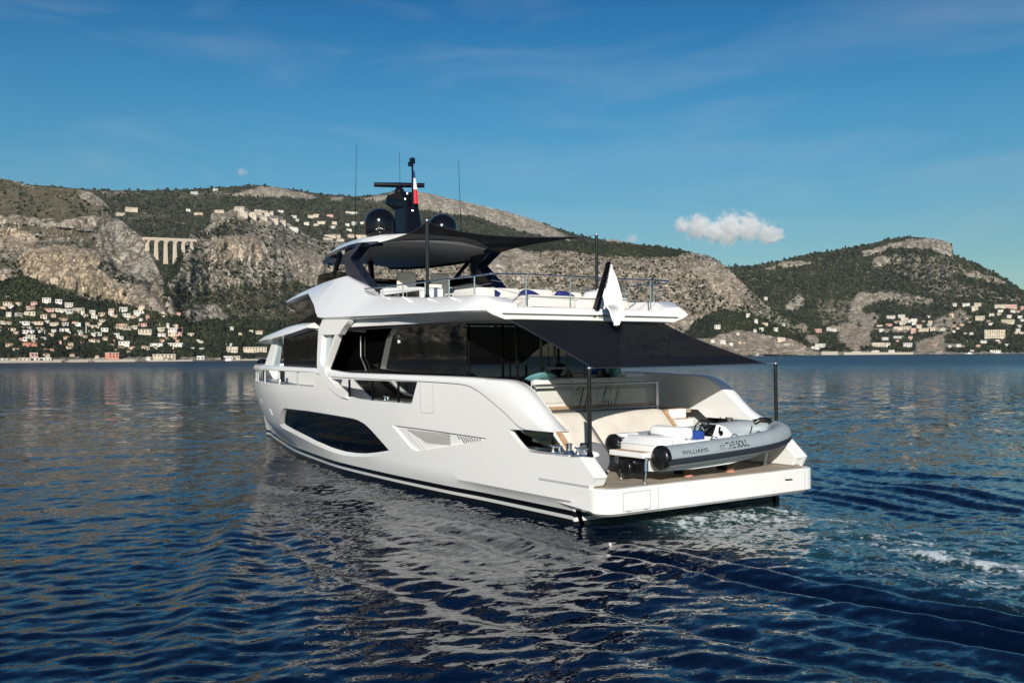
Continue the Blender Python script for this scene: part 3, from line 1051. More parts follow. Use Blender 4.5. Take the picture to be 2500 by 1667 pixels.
# visor roof over the foredeck
mb = MB()
st = [(15.2, 2.62, 4.30, 4.46, 4.66), (16.4, 2.62, 4.17, 4.46, 4.70), (17.4, 2.62, 4.08, 4.40, 4.62), (18.6, 2.5, 4.02, 4.30, 4.52), (19.8, 2.38, 3.98, 4.20, 4.40), (20.8, 2.2, 3.94, 4.06, 4.24), (21.6, 1.95, 3.90, 3.96, 4.08), (22.0, 1.5, 3.90, 3.93, 4.0)]
rings = []
for x, y, zl, zs, zc in st:
    rings.append([(x, y, zl), (x, y - .04, zl + (zs - zl) * .6), (x, y - .25, zs), (x, y * .5, zc), (x, 0, zc + .03), (x, -y * .5, zc), (x, -y + .25, zs), (x, -y + .04, zl + (zs - zl) * .6), (x, -y, zl), (x, -y + .3, zl - .02), (x, y - .3, zl - .02)])
mb.loft(rings)
mb.build('visor_roof', M['gel'], yacht, smooth=50)

# ---- upper deck: wide white coaming with an undercut side
# x, lip y,z ; shoulder y,z ; inner y ; deck z ; undercut y,z ; band y,z
UD = [(3.98, 3.10, 4.37, 2.86, 4.55, 2.3, 4.42, 2.95, 4.28, 2.60, 4.17),
      (4.3, 3.30, 4.37, 2.92, 4.70, 2.35, 4.42, 3.1, 4.29, 2.70, 4.16),
      (5.0, 3.33, 4.38, 2.90, 4.74, 2.35, 4.42, 3.15, 4.30, 2.76, 4.17),
      (7.2, 3.33, 4.41, 2.86, 4.82, 2.35, 4.45, 3.10, 4.33, 2.98, 4.17),
      (9.2, 3.32, 4.44, 2.84, 4.95, 2.3, 4.48, 3.06, 4.36, 3.06, 4.18),
      (10.6, 3.31, 4.47, 2.78, 5.08, 2.3, 4.6, 3.04, 4.37, 3.09, 4.19),
      (11.15, 3.30, 4.48, 2.66, 5.38, 2.35, 4.6, 3.03, 4.37, 3.09, 4.19),
      (12.5, 3.29, 4.51, 2.50, 5.76, 2.28, 4.6, 3.02, 4.39, 3.09, 4.20),
      (12.85, 3.27, 4.54, 2.48, 5.77, 2.25, 4.6, 3.08, 4.40, 3.02, 4.25),
      (13.2, 3.18, 4.70, 2.45, 5.76, 2.22, 4.75, 3.00, 4.60, 2.9, 4.50),
      (13.6, 3.06, 4.93, 2.42, 5.75, 2.2, 5.0, 2.92, 4.87, 2.8, 4.85),
      (14.4, 2.84, 5.20, 2.40, 5.71, 2.15, 5.25, 2.7, 5.16, 2.55, 5.15),
      (15.2, 2.58, 5.40, 2.36, 5.64, 2.1, 5.64, 2.45, 5.36, 2.3, 5.36),
      (16.6, 2.42, 5.34, 2.28, 5.52, 2.0, 5.52, 2.3, 5.30, 2.1, 5.32),
      (17.9, 2.26, 5.26, 2.20, 5.33, 2.0, 5.35, 2.1, 5.24, 2.0, 5.26)]
mb = MB()
rings = []
for x, yl, zl, ys, zs, yi, zd, yu, zu, yb, zb in UD:
    hi = zd > 5.5
    zin = zs + (.14 if hi else 0)
    half = [(x, yi * .5, zd + (.16 if hi else 0)), (x, yi - .06, zd + (.08 if hi else 0)), (x, yi, zs + (.03 if hi else -.02)), (x, ys - .07, zs + .008), (x, ys, zs - .02), (x, yl - .015, zl + .03), (x, yl, zl), (x, yl - .03, zl - .025), (x, yu, zu), (x, yb, zb), (x, yb - .35, zb + .01)]
    rings.append(half + [(a, -b, c) for a, b, c in reversed(half)])
mb.loft(rings)
ud = mb.build('upper_deck', M['gel'], yacht, smooth=28)
mb = MB()
mb.prism([(4.35, 2.3), (9.4, 2.25), (9.4, -2.25), (4.35, -2.3)], 'z', 4.43, 4.445)
mb.build('sun_deck_teak', M['teak'], yacht, smooth=0)
# low lip across the stern edge of the upper deck
mb = MB()
mb.prism([(3.90, 4.30), (3.94, 4.45), (4.10, 4.47), (4.15, 4.3)], 'y', -2.7, 2.7)
mb.build('stern_lip', M['gel'], yacht, smooth=0, bevel=.02)
# underside lining with light strips
mb = MB()
mb.box(4.5, 14.0, -2.55, 2.55, 4.14, 4.165)
mb.build('deck_head', M['gel_grey'], yacht, smooth=0)
for a in ((4.9, 5.0, 1.0, 2.4, 4.125, 4.139), (6.2, 6.35, 2.45, 2.54, 4.125, 4.139)):
    mb = MB()
    mb.box(*a)
    mb.build('strip_light', M['white'], yacht, smooth=0)
# lettering along the stern edge of the upper deck and the builder's little mark beside it
def stern_text(body, size, y0, z0, width, name, m):
    return text_mesh(name, body, size, None, M[m], ud, .003, fn=lambda c: (3.915 - c.z - .035 + .24 * (z0 + c.y - 4.26), y0 - c.x, z0 + c.y), shear=.25, width=width)

# pilot house windows under the raised coaming
for sg in (1, -1):
    mb = MB()
    q = [(17.45, 2.12, 5.22), (15.6, 2.32, 5.36), (13.6, 2.5, 5.05), (13.0, 2.52, 4.45), (17.15, 2.2, 4.45)]
    mb.add([(x, sg * y, z) for x, y, z in q] + [(x, sg * (y - .03), z) for x, y, z in q], [(0, 1, 2, 3, 4), (9, 8, 7, 6, 5)] + [(i, i + 5, (i + 1) % 5 + 5, (i + 1) % 5) for i in range(5)])
    mb.build('pilothouse_window', M['glass'], yacht, smooth=0)
mb = MB()
mb.prism([(12.6, -2.45), (17.1, -2.1), (17.6, 0), (17.1, 2.1), (12.6, 2.45)], 'z', 4.4, 5.12)
mb.build('pilothouse_core', M['dark'], yacht, smooth=0)

# ---- sun deck windscreen of smoked glass
def screen_path(n=30):
    P = []
    for k in range(n + 1):
        a = -1 + 2 * k / n
        s = abs(a)
        if s > .45:
            t = (s - .45) / .55
            x, y = 15.4 - 3.7 * t, 2.25 + .12 * t
        else:
            t = s / .45
            x, y = 16.0 - .6 * t ** 2, 2.25 * math.sin(t * math.pi / 2)
        P.append((x, math.copysign(y, a)))
    return P
mb = MB()
rings = []
for x, y in screen_path():
    lean = -.22
    zt = 6.02 if x > 14.0 else 6.02 - .30 * (14.0 - x) / 2.3 * .9
    d = .012
    rings.append([(x, y, 5.15), (x + lean * .6, y * .97, zt), (x + lean * .6 - d, y * .965, zt), (x - d, y * .992, 5.15)])
mb.loft(rings)
mb.build('windscreen', M['smoked'], yacht, smooth=30)

# ---- hardtop on raked legs
mb = MB()
HT = [(11.55, 1.95, 6.66, 6.92), (11.85, 2.42, 6.62, 6.93), (12.3, 2.52, 6.58, 6.95), (13.2, 2.50, 6.52, 7.0), (14.2, 2.36, 6.48, 6.98), (15.2, 2.1, 6.46, 6.9), (16.0, 1.7, 6.46, 6.78), (16.5, 1.1, 6.47, 6.66)]
rt, ru = [], []
for x, y, ze, zc in HT:
    row = []
    for k in range(13):
        a = -1 + k / 6
        row.append((x - .10 * (abs(a) < .8) * (x < 11.9), y * a, ze + .07 + (zc + .03 - ze) * (1 - abs(a) ** 4.5)))
    low = [(x, y * a * .985, ze + (zc - ze) * .55 * (1 - abs(a) ** 2.2)) for a in (1 - k / 6 for k in range(13))]
    rt.append(row + low)
mb.loft(rt)
ht = mb.build('hardtop', M['gel'], yacht, smooth=40)
mb = MB()
rows = []
for x, y, ze, zc in HT:
    rows.append([(x, y * .992 * a, ze - .012 + (zc - ze) * .55 * (1 - abs(a) ** 2.2)) for a in (-1 + k / 6 for k in range(13))])
mb.grid(lambda i, j: rows[i][j], range(len(rows)), range(13))
mb.build('hardtop_lining', M['hardunder'], ht, smooth=40)
for sg in (1, -1):
    mb = MB()      # dark side fascia
    rings = []
    for x, y, ze, zc in HT:
        rings.append([(x, sg * (y + .012), ze + .075), (x, sg * (y + .012), ze - .02), (x, sg * (y * .93 - .05), ze - .06 + .1 * (1 - .93)), (x, sg * (y * .93 - .05), ze + .02)])
    mb.loft(rings)
    mb.build('hardtop_fascia', M['navy'], ht, smooth=30)
    mb = MB()      # boomerang leg
    out = [(12.75, 6.62), (11.5, 6.66), (12.35, 6.28), (11.05, 5.36), (11.9, 5.55), (12.65, 5.80), (12.78, 6.2)]
    v0 = [(x, sg * 2.44, z) for x, z in out]
    v1 = [(x + .12, sg * 2.08, z - .02) for x, z in out]
    n = len(out)
    mb.add(v0 + v1, [tuple(range(n)), tuple(range(2 * n - 1, n - 1, -1))] + [(i, i + n, (i + 1) % n + n, (i + 1) % n) for i in range(n)])
    mb.build('hardtop_leg', M['navy'], ht, smooth=0, bevel=.015)
    mb = MB()
    mb.loft([[(13.2, sg * 2.35, 6.5), (13.45, sg * 2.35, 6.5), (13.45, sg * 2.28, 6.5), (13.2, sg * 2.28, 6.5)], [(13.95, sg * 2.22, 5.95), (14.15, sg * 2.22, 5.95), (14.15, sg * 2.15, 5.95), (13.95, sg * 2.15, 5.95)]])
    mb.build('hardtop_strut', M['black'], ht, smooth=0)
mb = MB()
mb.loft([[(15.9, -.08, 6.62), (16.05, -.08, 6.62), (16.05, .08, 6.62), (15.9, .08, 6.62)], [(15.78, -.07, 6.0), (15.9, -.07, 6.0), (15.9, .07, 6.0), (15.78, .07, 6.0)]])
mb.build('hardtop_strut', M['black'], ht, smooth=0)

# ---- satellite domes, mast, radar and aerials
for y in (1.12, -1.12):
    mb = MB()
    r = .475
    prof = [(.34, -.03), (.37, .0), (.455, .09), (r, .18), (r, .45)]
    prof += [(r * math.cos(a), .45 + r * .98 * math.sin(a)) for a in np.linspace(.12, math.pi / 2, 10)]
    mb.lathe(prof, (13.0, y, 7.03), 36)
    d = mb.build('satellite_dome', M['black'], ht, smooth=60)
    for k in range(-2, 3):
        mb = MB()
        ang = math.atan2(14.7 - y, -13.84 - 13.0) + k * .13
        mb.lathe([(0.0, 0), (.012, 0), (.010, .008), (0, .010)], (13.0 + math.cos(ang) * .473, y + math.sin(ang) * .473, 7.03 + .25 - .02 * abs(k)), 8, (math.cos(ang), math.sin(ang), 0))
        mb.build('dome_stud', M['steel'], d, smooth=0)
mb = MB()
mb.loft([[(12.75, .36, 6.95), (13.75, .36, 6.95), (13.75, -.36, 6.95), (12.75, -.36, 6.95)],
         [(12.85, .28, 7.5), (13.7, .28, 7.5), (13.7, -.28, 7.5), (12.85, -.28, 7.5)],
         [(12.95, .24, 8.05), (13.75, .24, 8.05), (13.75, -.24, 8.05), (12.95, -.24, 8.05)],
         [(13.0, .24, 8.3), (14.2, .34, 8.3), (14.2, -.24, 8.3), (13.0, -.24, 8.3)],
         [(13.3, .26, 8.62), (14.25, .26, 8.62), (14.25, -.22, 8.62), (13.3, -.22, 8.62)]])
mast = mb.build('mast', M['black'], ht, smooth=0, bevel=.05, seg=2)
mb = MB()
mb.lathe([(.0, 0), (.16, 0), (.17, .12), (.10, .20), (.06, .26), (0, .26)], (13.8, .02, 8.6), 16)
mb.build('radar_gearbox', M['black'], mast, smooth=40)
mb = MB()
mb.tube([(13.80 + .38, .02 + .72, 8.90), (13.8, .02, 8.90), (13.8 - .38, .02 - .72, 8.90)], [.075, .085, .075], 12)
mb.build('radar_scanner', M['black'], mast, smooth=40)
mb = MB()
mb.tube([(12.95, 0, 7.9), (12.95, 0, 9.55)], .032, 8)
mb.box(12.88, 13.03, -.06, .06, 9.45, 9.63)
mb.box(12.86, 13.0, .03, .13, 9.36, 9.5)
mb.build('mast_pole', M['black'], mast, smooth=40)
for (x, y, z) in ((12.98, .24, 8.3), (13.1, .1, 8.5), (12.95, .0, 7.95)):
    mb = MB()
    mb.lathe([(0, 0), (.035, 0), (.035, .05), (0, .06)], (x, y, z), 10, (-1, .4, 0))
    mb.build('mast_light', M['steel'], mast, smooth=30)
mb = MB()
mb.lathe([(0, 0), (.1, 0), (.12, .05), (.12, .1), (.09, .16), (0, .19)], (12.6, -.55, 7.0), 16)
mb.build('gps_dome', M['white'], ht, smooth=50)
mb = MB()
mb.lathe([(0, 0), (.09, 0), (.11, .05), (.11, .1), (.08, .15), (0, .18)], (12.5, .42, 6.95), 16)
mb.build('horn', M['gel_grey'], ht, smooth=50)
for (x, y, z0, z1, lx) in ((13.25, 1.85, 6.85, 9.85, -.12), (14.6, -.45, 6.95, 10.2, .05), (13.1, -1.9, 6.95, 9.87, .17)):
    mb = MB()
    mb.tube([(x, y, z0), (x, y, z0 + .32)], .022, 8)
    mb.tube([(x, y, z0 + .3), (x + lx, y, z1)], [.013, .006], 6)
    mb.build('whip_aerial', M['black'], ht, smooth=40)

# ---- rails of the sun deck
def rail(points, base_z, name='sun_deck_rail', mid=1):
    mb = MB()
    mb.tube([p for p in points], .019, 8)
    r = mb.build(name, M['steel'], yacht, smooth=40)
    for i, (p, bz) in enumerate(zip(points, base_z)):
        if bz is None: continue
        s = MB()
        s.tube([(p[0], p[1], bz - .02), p], .017, 8)
        s.lathe([(.0, 0), (.035, 0), (.03, .02), (0, .025)], (p[0], p[1], bz), 10)
        s.build('stanchion', M['steel'], r, smooth=40)
    for k in range(mid):
        w = MB()
        f = (k + 1) / (mid + 1)
        w.tube([(p[0], p[1], (b if b is not None else p[2] - .45) * (1 - f) + p[2] * f) for p, b in zip(points, base_z)], .007, 6)
        w.build('wire', M['satin'], r, smooth=40)
    return r
for sg in (1, -1):
    pts = [(10.75, sg * 2.74, 5.26), (9.63, sg * 2.74, 5.24), (8.43, sg * 2.78, 5.23), (7.26, sg * 2.78, 5.22), (6.06, sg * 2.80, 5.21), (4.92, sg * 2.80, 5.20), (4.3, sg * 2.75, 5.21)]
    rail(pts, [5.06, 4.98, 4.90, 4.81, 4.77, 4.73, None])
rail([(4.3, 2.75, 5.21), (4.13, 1.9, 5.215), (4.12, .62, 5.215), (4.12, -.8, 5.22), (4.13, -1.95, 5.23), (4.3, -2.75, 5.25)], [None, 4.48, 4.46, 4.46, 4.47, None], mid=2)
# bow rail inside the forward opening and the little foredeck gear
for sg in (1, -1):
    for x in (14.35, 16.05, 17.9, 19.4, 20.8, 21.5):
        mb = MB()
        y = float(B_DECK(x)) - .07
        mb.tube([(x, sg * y, 2.45), (x, sg * y, 2.96)], .03, 8)
        mb.build('bow_stanchion', M['steel'], yacht, smooth=40)
    cleat(yacht, 16.9, sg * 2.9, 2.5, .8)
    mb = MB()
    mb.box(17.2, 17.36, sg * 2.72 - .03, sg * 2.72 + .03, 2.45, 2.95)
    mb.build('locker_slot', M['black'], yacht, smooth=0)
mb = MB()
mb.prism([(19.0, 1.6), (21.4, 1.2), (21.4, -1.2), (19.0, -1.6)], 'z', 2.45, 2.9)
mb.build('foredeck_seat', M['greycush'], yacht, smooth=0, bevel=.08)
mb = MB()
mb.lathe([(0, 0), (.22, 0), (.24, .12), (.16, .2), (0, .24)], (26.4, 0, 3.08), 14)
mb.tube([(26.0, .2, 3.1), (26.3, .1, 3.22), (26.9, 0, 3.1), (26.95, 0, 2.9)], .07, 8)
mb.build('anchor_roller', M['black'], yacht, smooth=40)

# ---- sun deck furniture fixed to the deck
def soft(name, boxes, m, parent, bevel=.08):
    mb = MB()
    for b in boxes:
        mb.box(*b)
    return mb.build(name, M[m], parent, smooth=60, bevel=bevel, seg=4)
bar = MB()
bar.prism([(8.45, 4.46), (8.45, 5.16), (8.6, 5.20), (10.6, 5.30), (10.9, 5.26), (10.9, 4.5)], 'y', 1.55, 2.2)
bar_o = bar.build('bar_cabinet', M['gel'], yacht, smooth=0, bevel=.02)
g = MB()
for (a, b) in ((8.6, 9.25), (9.3, 9.75), (9.8, 10.6)):
    g.box(a, b, 2.2, 2.22, 4.75, 5.10)
g.build('cabinet_glass', M['glass'], bar_o, smooth=0)
pad = soft('sunpad', [(4.55, 6.1, -1.65, .05, 4.445, 4.70), (4.55, 6.1, .1, 1.5, 4.445, 4.70)], 'cream2', yacht)
soft('pad_cushion', [(4.58, 5.9, -1.6, .02, 4.68, 4.79)], 'cream2', pad, .04)
soft('pad_cushion', [(4.58, 5.9, .13, 1.48, 4.68, 4.79)], 'cream2', pad, .04)
sf = soft('sun_deck_sofa', [(6.1, 8.0, -2.1, 1.9, 4.445, 4.80)], 'cream2', yacht)
soft('back_cushion', [(6.9, 7.15, .1, 1.25, 4.78, 5.12)], 'cream2', sf)
soft('back_cushion', [(6.9, 7.15, -1.0, .05, 4.78, 5.12)], 'cream2', sf)
soft('back_cushion', [(6.9, 7.15, -2.0, -1.05, 4.78, 5.08)], 'cream2', sf)
soft('arm_cushion', [(6.2, 7.4, 1.35, 1.9, 4.75, 5.06)], 'cream2', sf)
soft('sofa_table', [(8.05, 8.3, -1.6, .6, 4.9, 5.0)], 'greycush', yacht, .02)
soft('deck_bench', [(9.2, 11.0, -2.3, -1.6, 4.46, 5.0), (9.2, 11.0, -2.4, -2.2, 4.46, 5.35)], 'greycush', yacht, .06)
for (x, y) in ((12.9, .45), (12.9, -.75)):
    s = soft('helm_seat', [(x - .3, x + .3, y - .32, y + .32, 5.0, 5.2)], 'cream', yacht)
    soft('seat_back', [(x - .42, x - .26, y - .33, y + .33, 5.1, 5.98)], 'cream', s)
    mb = MB()
    mb.tube([(x, y, 4.5), (x, y, 5.02)], .08, 10)
    mb.build('pedestal', M['satin'], s, smooth=40)
mb = MB()
mb.box(9.4, 12.9, -2.1, 1.5, 4.4, 4.47)
mb.build('flybridge_floor', M['teak'], yacht, smooth=0)
# ================================================================== THE SEA
RNG = np.random.default_rng(11)

def vnoise(x, y, seed=0):
    """smooth value noise on arrays, roughly -1..1"""
    xi, yi = np.floor(x).astype(np.int64), np.floor(y).astype(np.int64)
    fx, fy = x - xi, y - yi
    fx, fy = fx * fx * (3 - 2 * fx), fy * fy * (3 - 2 * fy)
    def hsh(a, b):
        n = (a * 374761393 + b * 668265263 + seed * 144665) & 0x7fffffff
        n = ((n ^ (n >> 13)) * 1274126177) & 0x7fffffff
        return ((n ^ (n >> 16)) & 0xffff) / 32767.5 - 1.0
    return ((hsh(xi, yi) * (1 - fx) + hsh(xi + 1, yi) * fx) * (1 - fy) + (hsh(xi, yi + 1) * (1 - fx) + hsh(xi + 1, yi + 1) * fx) * fy)

def fbm(x, y, octv=5, seed=0, gain=.5):
    s, a, t = np.zeros_like(x), 1.0, 0.0
    for i in range(octv):
        s += a * vnoise(x, y, seed + i * 17)
        t += a
        x, y, a = x * 2.03 + 11.3, y * 2.03 - 7.1, a * gain
    return s / t

def sea_height(X, Y, dr):
    """wind chop plus the wake of the yacht; dr = local mesh spacing, shorter waves are left to the ripple bump"""
    hgt = np.zeros_like(X)
    wind = math.atan2(-FWD0[1], -FWD0[0]) + .35
    rg = np.random.default_rng(5)
    gust = np.clip(.55 + 1.1 * fbm(X * .22, Y * .22, 4, 77), .15, 1.5)
    lee = .45 + .55 * sst(.5, 4.5, np.abs(np.hypot(np.maximum(np.abs(X - 12) - 12, 0), np.maximum(np.abs(Y) - 3, 0))))
    for i in range(64):
        lam = .28 * (26 ** (i / 63))
        ang = wind + rg.normal(0, .50)
        k = 2 * math.pi / lam
        amp = .0040 * lam * (.62 if .8 < lam < 3.2 else 1.0) * (1.9 if lam < .55 else 1.9 - .9 * min((lam - .55) / .6, 1) if lam < 1.6 else (1.6 / lam) ** 1.0)
        fade = np.clip((lam / np.maximum(dr, 1e-3) - 2.5) / 3, 0, 1)
        ph = rg.uniform(0, 6.283)
        grp = .65 + .35 * np.sin(X * .13 * math.cos(i * 1.7) + Y * .13 * math.sin(i * 1.7) + i)
        hgt += amp * fade * grp * (gust * lee if lam < 1.2 else 1.0) * np.sin(k * (X * math.cos(ang) + Y * math.sin(ang)) + ph)
    # cross chop in patches
    hgt += .012 * fbm(X * 2.1, Y * 2.1, 4, 3) * np.clip(1 - dr / .25, 0, 1)
    # diverging wake ridges on the port side, nearly parallel to the hull
    def ridges(s):
        yy = s * Y
        along = -X
        ctr = yy - 2.7 + .17 * np.maximum(along - .5, 0) ** 1.05 * (1 - .55 * sst(5.5, 8.5, yy))
        env = sst(.2, 1.3, ctr) * (1 - sst(3.6, 7.0, ctr)) * sst(-7, 1.5, along) * (1 - sst(16, 34, along))
        warp = 1.5 * fbm(X * .14, Y * .16, 3, 7) + .28 * fbm(X * .45, Y * .6, 2, 9)
        ph = (ctr + warp * .55) / .98
        cres = np.sin(2 * math.pi * ph)
        sharp = cres + .28 * np.sin(4 * math.pi * ph + .6)
        return env * .082 * sharp * np.clip(.55 + .9 * fbm(X * .25, Y * .6, 2, 21), .05, 1.4)
    hgt += (ridges(1) + ridges(-1)) * np.clip(1 - dr / .5, 0, 1)
    # bow wave spreading from the shoulder, and the shoulder trough
    for s in (1, -1):
        yy = s * Y
        d = (yy - 2.2) - .42 * (19.5 - X)
        env = np.exp(-(d / .9) ** 2) * sst(19.5, 15, X) * (1 - sst(2, -10, X))
        hgt += .085 * env * np.cos(d * 3.1) * np.clip(1 - dr / .6, 0, 1)
    # churned water astern
    z = wake_zone(X, Y)
    hgt += z * (.055 * fbm(X * 1.9, Y * 1.9, 5, 31, .6) + .03)
    r = np.exp(-((X + 5.4) / 1.0) ** 2 - ((Y - .15) / .28) ** 2) + .7 * np.exp(-((X + 3.6) / .9) ** 2 - ((Y + .45) / .22) ** 2)
    hgt += .10 * r
    return hgt

def wake_zone(X, Y):
    a = sst(1.2, .2, X) * (1 - sst(-7.5, -13, X))
    half = 2.3 + .10 * (-X)
    wob = .45 * fbm(X * .5, Y * .5, 3, 41)
    return a * (1 - sst(half - .9, half + .2, np.abs(Y + .1) + wob))

def build_sea():
    FH = 2350.0 * CAM_POS[2]
    d = np.concatenate([np.linspace(2600, 860, 40), np.arange(856, 60, -1.75), np.geomspace(59, .93, 80)])
    rr = FH / d
    az = np.concatenate([np.linspace(-180, -34, 40, endpoint=False), np.linspace(-34, 34, 1150), np.linspace(34, 180, 40)[1:]])
    azr = np.radians(az)
    dirs = FWD0[None, :] * np.cos(azr)[:, None] + RGT0[None, :] * np.sin(azr)[:, None]
    X = CAM_POS[0] + rr[:, None] * dirs[None, :, 0]
    Y = CAM_POS[1] + rr[:, None] * dirs[None, :, 1]
    dr = np.gradient(rr)[:, None] * np.ones_like(X)
    daz = np.gradient(azr)[None, :] * rr[:, None]
    dr = np.maximum(np.abs(dr), np.abs(daz))
    Zh = sea_height(X, Y, dr)
    nR, nA = X.shape
    me = bpy.data.meshes.new('sea')
    V = np.stack([X, Y, Zh], -1).reshape(-1, 3).astype(np.float32)
    i, j = np.meshgrid(np.arange(nR - 1), np.arange(nA - 1), indexing='ij')
    a = (i * nA + j).ravel()
    F = np.stack([a, a + 1, a + nA + 1, a + nA], -1).astype(np.int32)
    grid_mesh(me, V, F)
    foam = wake_zone(X, Y)
    # streaks of foam
    s1 = 1 - np.abs(fbm(X * 1.1 + 3, Y * 1.5, 5, 51, .62)) * 2.4
    s2 = 1 - np.abs(fbm(X * 2.6 + 9, Y * 3.0, 4, 61, .6)) * 2.2
    near = sst(-3.2, .3, X)
    st = np.clip(np.maximum(s1, s2 * .9), 0, 1) ** 3
    fo = foam * (st * (.38 + .46 * near) + .03 * near)
    patch = np.exp(-((X + 5.3) / 1.3) ** 2 - ((Y - .05) / .42) ** 2) + .8 * np.exp(-((X + 3.7) / 1.2) ** 2 - ((Y + .55) / .25) ** 2) + .5 * np.exp(-((X + 6.6) / .9) ** 2 - ((Y - 1.3) / .5) ** 2)
    fo += patch * np.clip(.25 + 1.1 * fbm(X * 3, Y * 4, 4, 71, .6), 0, 1)
    at = me.attributes.new('foam', 'FLOAT', 'POINT')
    at.data.foreach_set('value', np.clip(fo, 0, 1).ravel().astype(np.float32))
    at = me.attributes.new('churn', 'FLOAT', 'POINT')
    at.data.foreach_set('value', np.clip(foam * (.35 + .65 * sst(-8, .5, X)) + patch * .8, 0, 1).ravel().astype(np.float32))
    # sheltered, oily-smooth water round the hull; fresher chop away from it
    dh = np.hypot((X - 8) / 1.6, Y - 2.0)
    far = sst(14, 320, dh)
    chop = (.10 + .62 * sst(9, 50, dh)) * (1 - .60 * far)
    at = me.attributes.new('far', 'FLOAT', 'POINT')
    at.data.foreach_set('value', far.ravel().astype(np.float32))
    at = me.attributes.new('chop', 'FLOAT', 'POINT')
    at.data.foreach_set('value', chop.ravel().astype(np.float32))
    m, n, l, p = new_mat('sea_water')
    p.inputs['Roughness'].default_value = 0.025
    p.inputs['IOR'].default_value = 1.33
    p.inputs['Specular IOR Level'].default_value = 0.5
    tc = n.new('ShaderNodeTexCoord')
    def noise(scale, sx, sy, rot, det=4, rough=.55):
        mp = n.new('ShaderNodeMapping')
        mp.inputs['Scale'].default_value = (sx, sy, 1)
        mp.inputs['Rotation'].default_value = (0, 0, rot)
        l.new(tc.outputs['Object'], mp.inputs[0])
        t = n.new('ShaderNodeTexNoise')
        t.inputs['Scale'].default_value = scale
        t.inputs['Detail'].default_value = det
        t.inputs['Roughness'].default_value = rough
        l.new(mp.outputs[0], t.inputs['Vector'])
        return t.outputs['Fac']
    wa = math.atan2(-FWD0[1], -FWD0[0]) + .35
    cha = n.new('ShaderNodeAttribute')
    cha.attribute_name = 'chop'
    def facets(scale, sx, sy, rot, det, gain):
        # slope of unresolved wavelets as a direct tilt of the surface normal
        mp = n.new('ShaderNodeMapping')
        mp.inputs['Scale'].default_value = (sx, sy, 1)
        mp.inputs['Rotation'].default_value = (0, 0, rot)
        l.new(tc.outputs['Object'], mp.inputs[0])
        t = n.new('ShaderNodeTexNoise')
        t.inputs['Scale'].default_value = scale
        t.inputs['Detail'].default_value = det
        t.inputs['Roughness'].default_value = .6
        l.new(mp.outputs[0], t.inputs['Vector'])
        s1 = n.new('ShaderNodeVectorMath')
        s1.operation = 'SUBTRACT'
        s1.inputs[1].default_value = (.5, .5, .5)
        l.new(t.outputs['Color'], s1.inputs[0])
        s2 = n.new('ShaderNodeVectorMath')
        s2.operation = 'MULTIPLY'
        s2.inputs[1].default_value = (gain, gain, 0)
        l.new(s1.outputs[0], s2.inputs[0])
        return s2.outputs[0]
    f1 = facets(1.3, 1.0, .5, -wa, 5, 1.7)
    f2 = facets(5.0, 1.0, .55, -wa + .25, 3, 1.1)
    fs_ = n.new('ShaderNodeVectorMath')
    fs_.operation = 'SCALE'
    l.new(f1, fs_.inputs[0])
    l.new(cha.outputs['Fac'], fs_.inputs['Scale'])
    geo = n.new('ShaderNodeNewGeometry')
    ad = n.new('ShaderNodeVectorMath')
    ad.operation = 'ADD'
    l.new(geo.outputs['Normal'], ad.inputs[0])
    ch2 = n.new('ShaderNodeMapRange')
    ch2.inputs['To Min'].default_value = .35
    ch2.inputs['To Max'].default_value = 1.0
    l.new(cha.outputs['Fac'], ch2.inputs['Value'])
    fs2 = n.new('ShaderNodeVectorMath')
    fs2.operation = 'SCALE'
    l.new(f2, fs2.inputs[0])
    l.new(ch2.outputs[0], fs2.inputs['Scale'])
    fsum = n.new('ShaderNodeVectorMath')
    fsum.operation = 'ADD'
    l.new(fs_.outputs[0], fsum.inputs[0])
    l.new(fs2.outputs[0], fsum.inputs[1])
    l.new(fsum.outputs[0], ad.inputs[1])
    b1 = n.new('ShaderNodeVectorMath')
    b1.operation = 'NORMALIZE'
    l.new(ad.outputs[0], b1.inputs[0])
    b2 = n.new('ShaderNodeBump')
    b2.inputs['Strength'].default_value = 1.0
    b2.inputs['Distance'].default_value = 0.013
    l.new(noise(3.4, 1.0, .6, -wa + .3, 3), b2.inputs['Height'])
    l.new(b1.outputs[0], b2.inputs['Normal'])
    l.new(b2.outputs[0], p.inputs['Normal'])
    fa = n.new('ShaderNodeAttribute')
    fa.attribute_name = 'foam'
    ca = n.new('ShaderNodeAttribute')
    ca.attribute_name = 'churn'
    c1 = n.new('ShaderNodeMix')
    c1.data_type = 'RGBA'
    c1.inputs[6].default_value = (0.0008, 0.0045, 0.017, 1)
    c1.inputs[7].default_value = (0.014, 0.050, 0.052, 1)
    l.new(ca.outputs['Fac'], c1.inputs[0])
    fn = noise(9.0, 1, 1, 0, 6, .65)
    fm = n.new('ShaderNodeMath')
    fm.operation = 'ADD'
    l.new(fa.outputs['Fac'], fm.inputs[0])
    fs = n.new('ShaderNodeMapRange')
    fs.inputs['From Min'].default_value = .35
    fs.inputs['From Max'].default_value = .65
    fs.inputs['To Min'].default_value = -.30
    fs.inputs['To Max'].default_value = .22
    l.new(fn, fs.inputs['Value'])
    l.new(fs.outputs[0], fm.inputs[1])
    fr = n.new('ShaderNodeMapRange')
    fr.inputs['From Min'].default_value = .235
    fr.inputs['From Max'].default_value = .62
    l.new(fm.outputs[0], fr.inputs['Value'])
    c2 = n.new('ShaderNodeMix')
    c2.data_type = 'RGBA'
    l.new(fr.outputs[0], c2.inputs[0])
    l.new(c1.outputs[2], c2.inputs[6])
    c2.inputs[7].default_value = (0.58, 0.64, 0.64, 1)
    l.new(c2.outputs[2], p.inputs['Base Color'])
    rg = n.new('ShaderNodeMapRange')
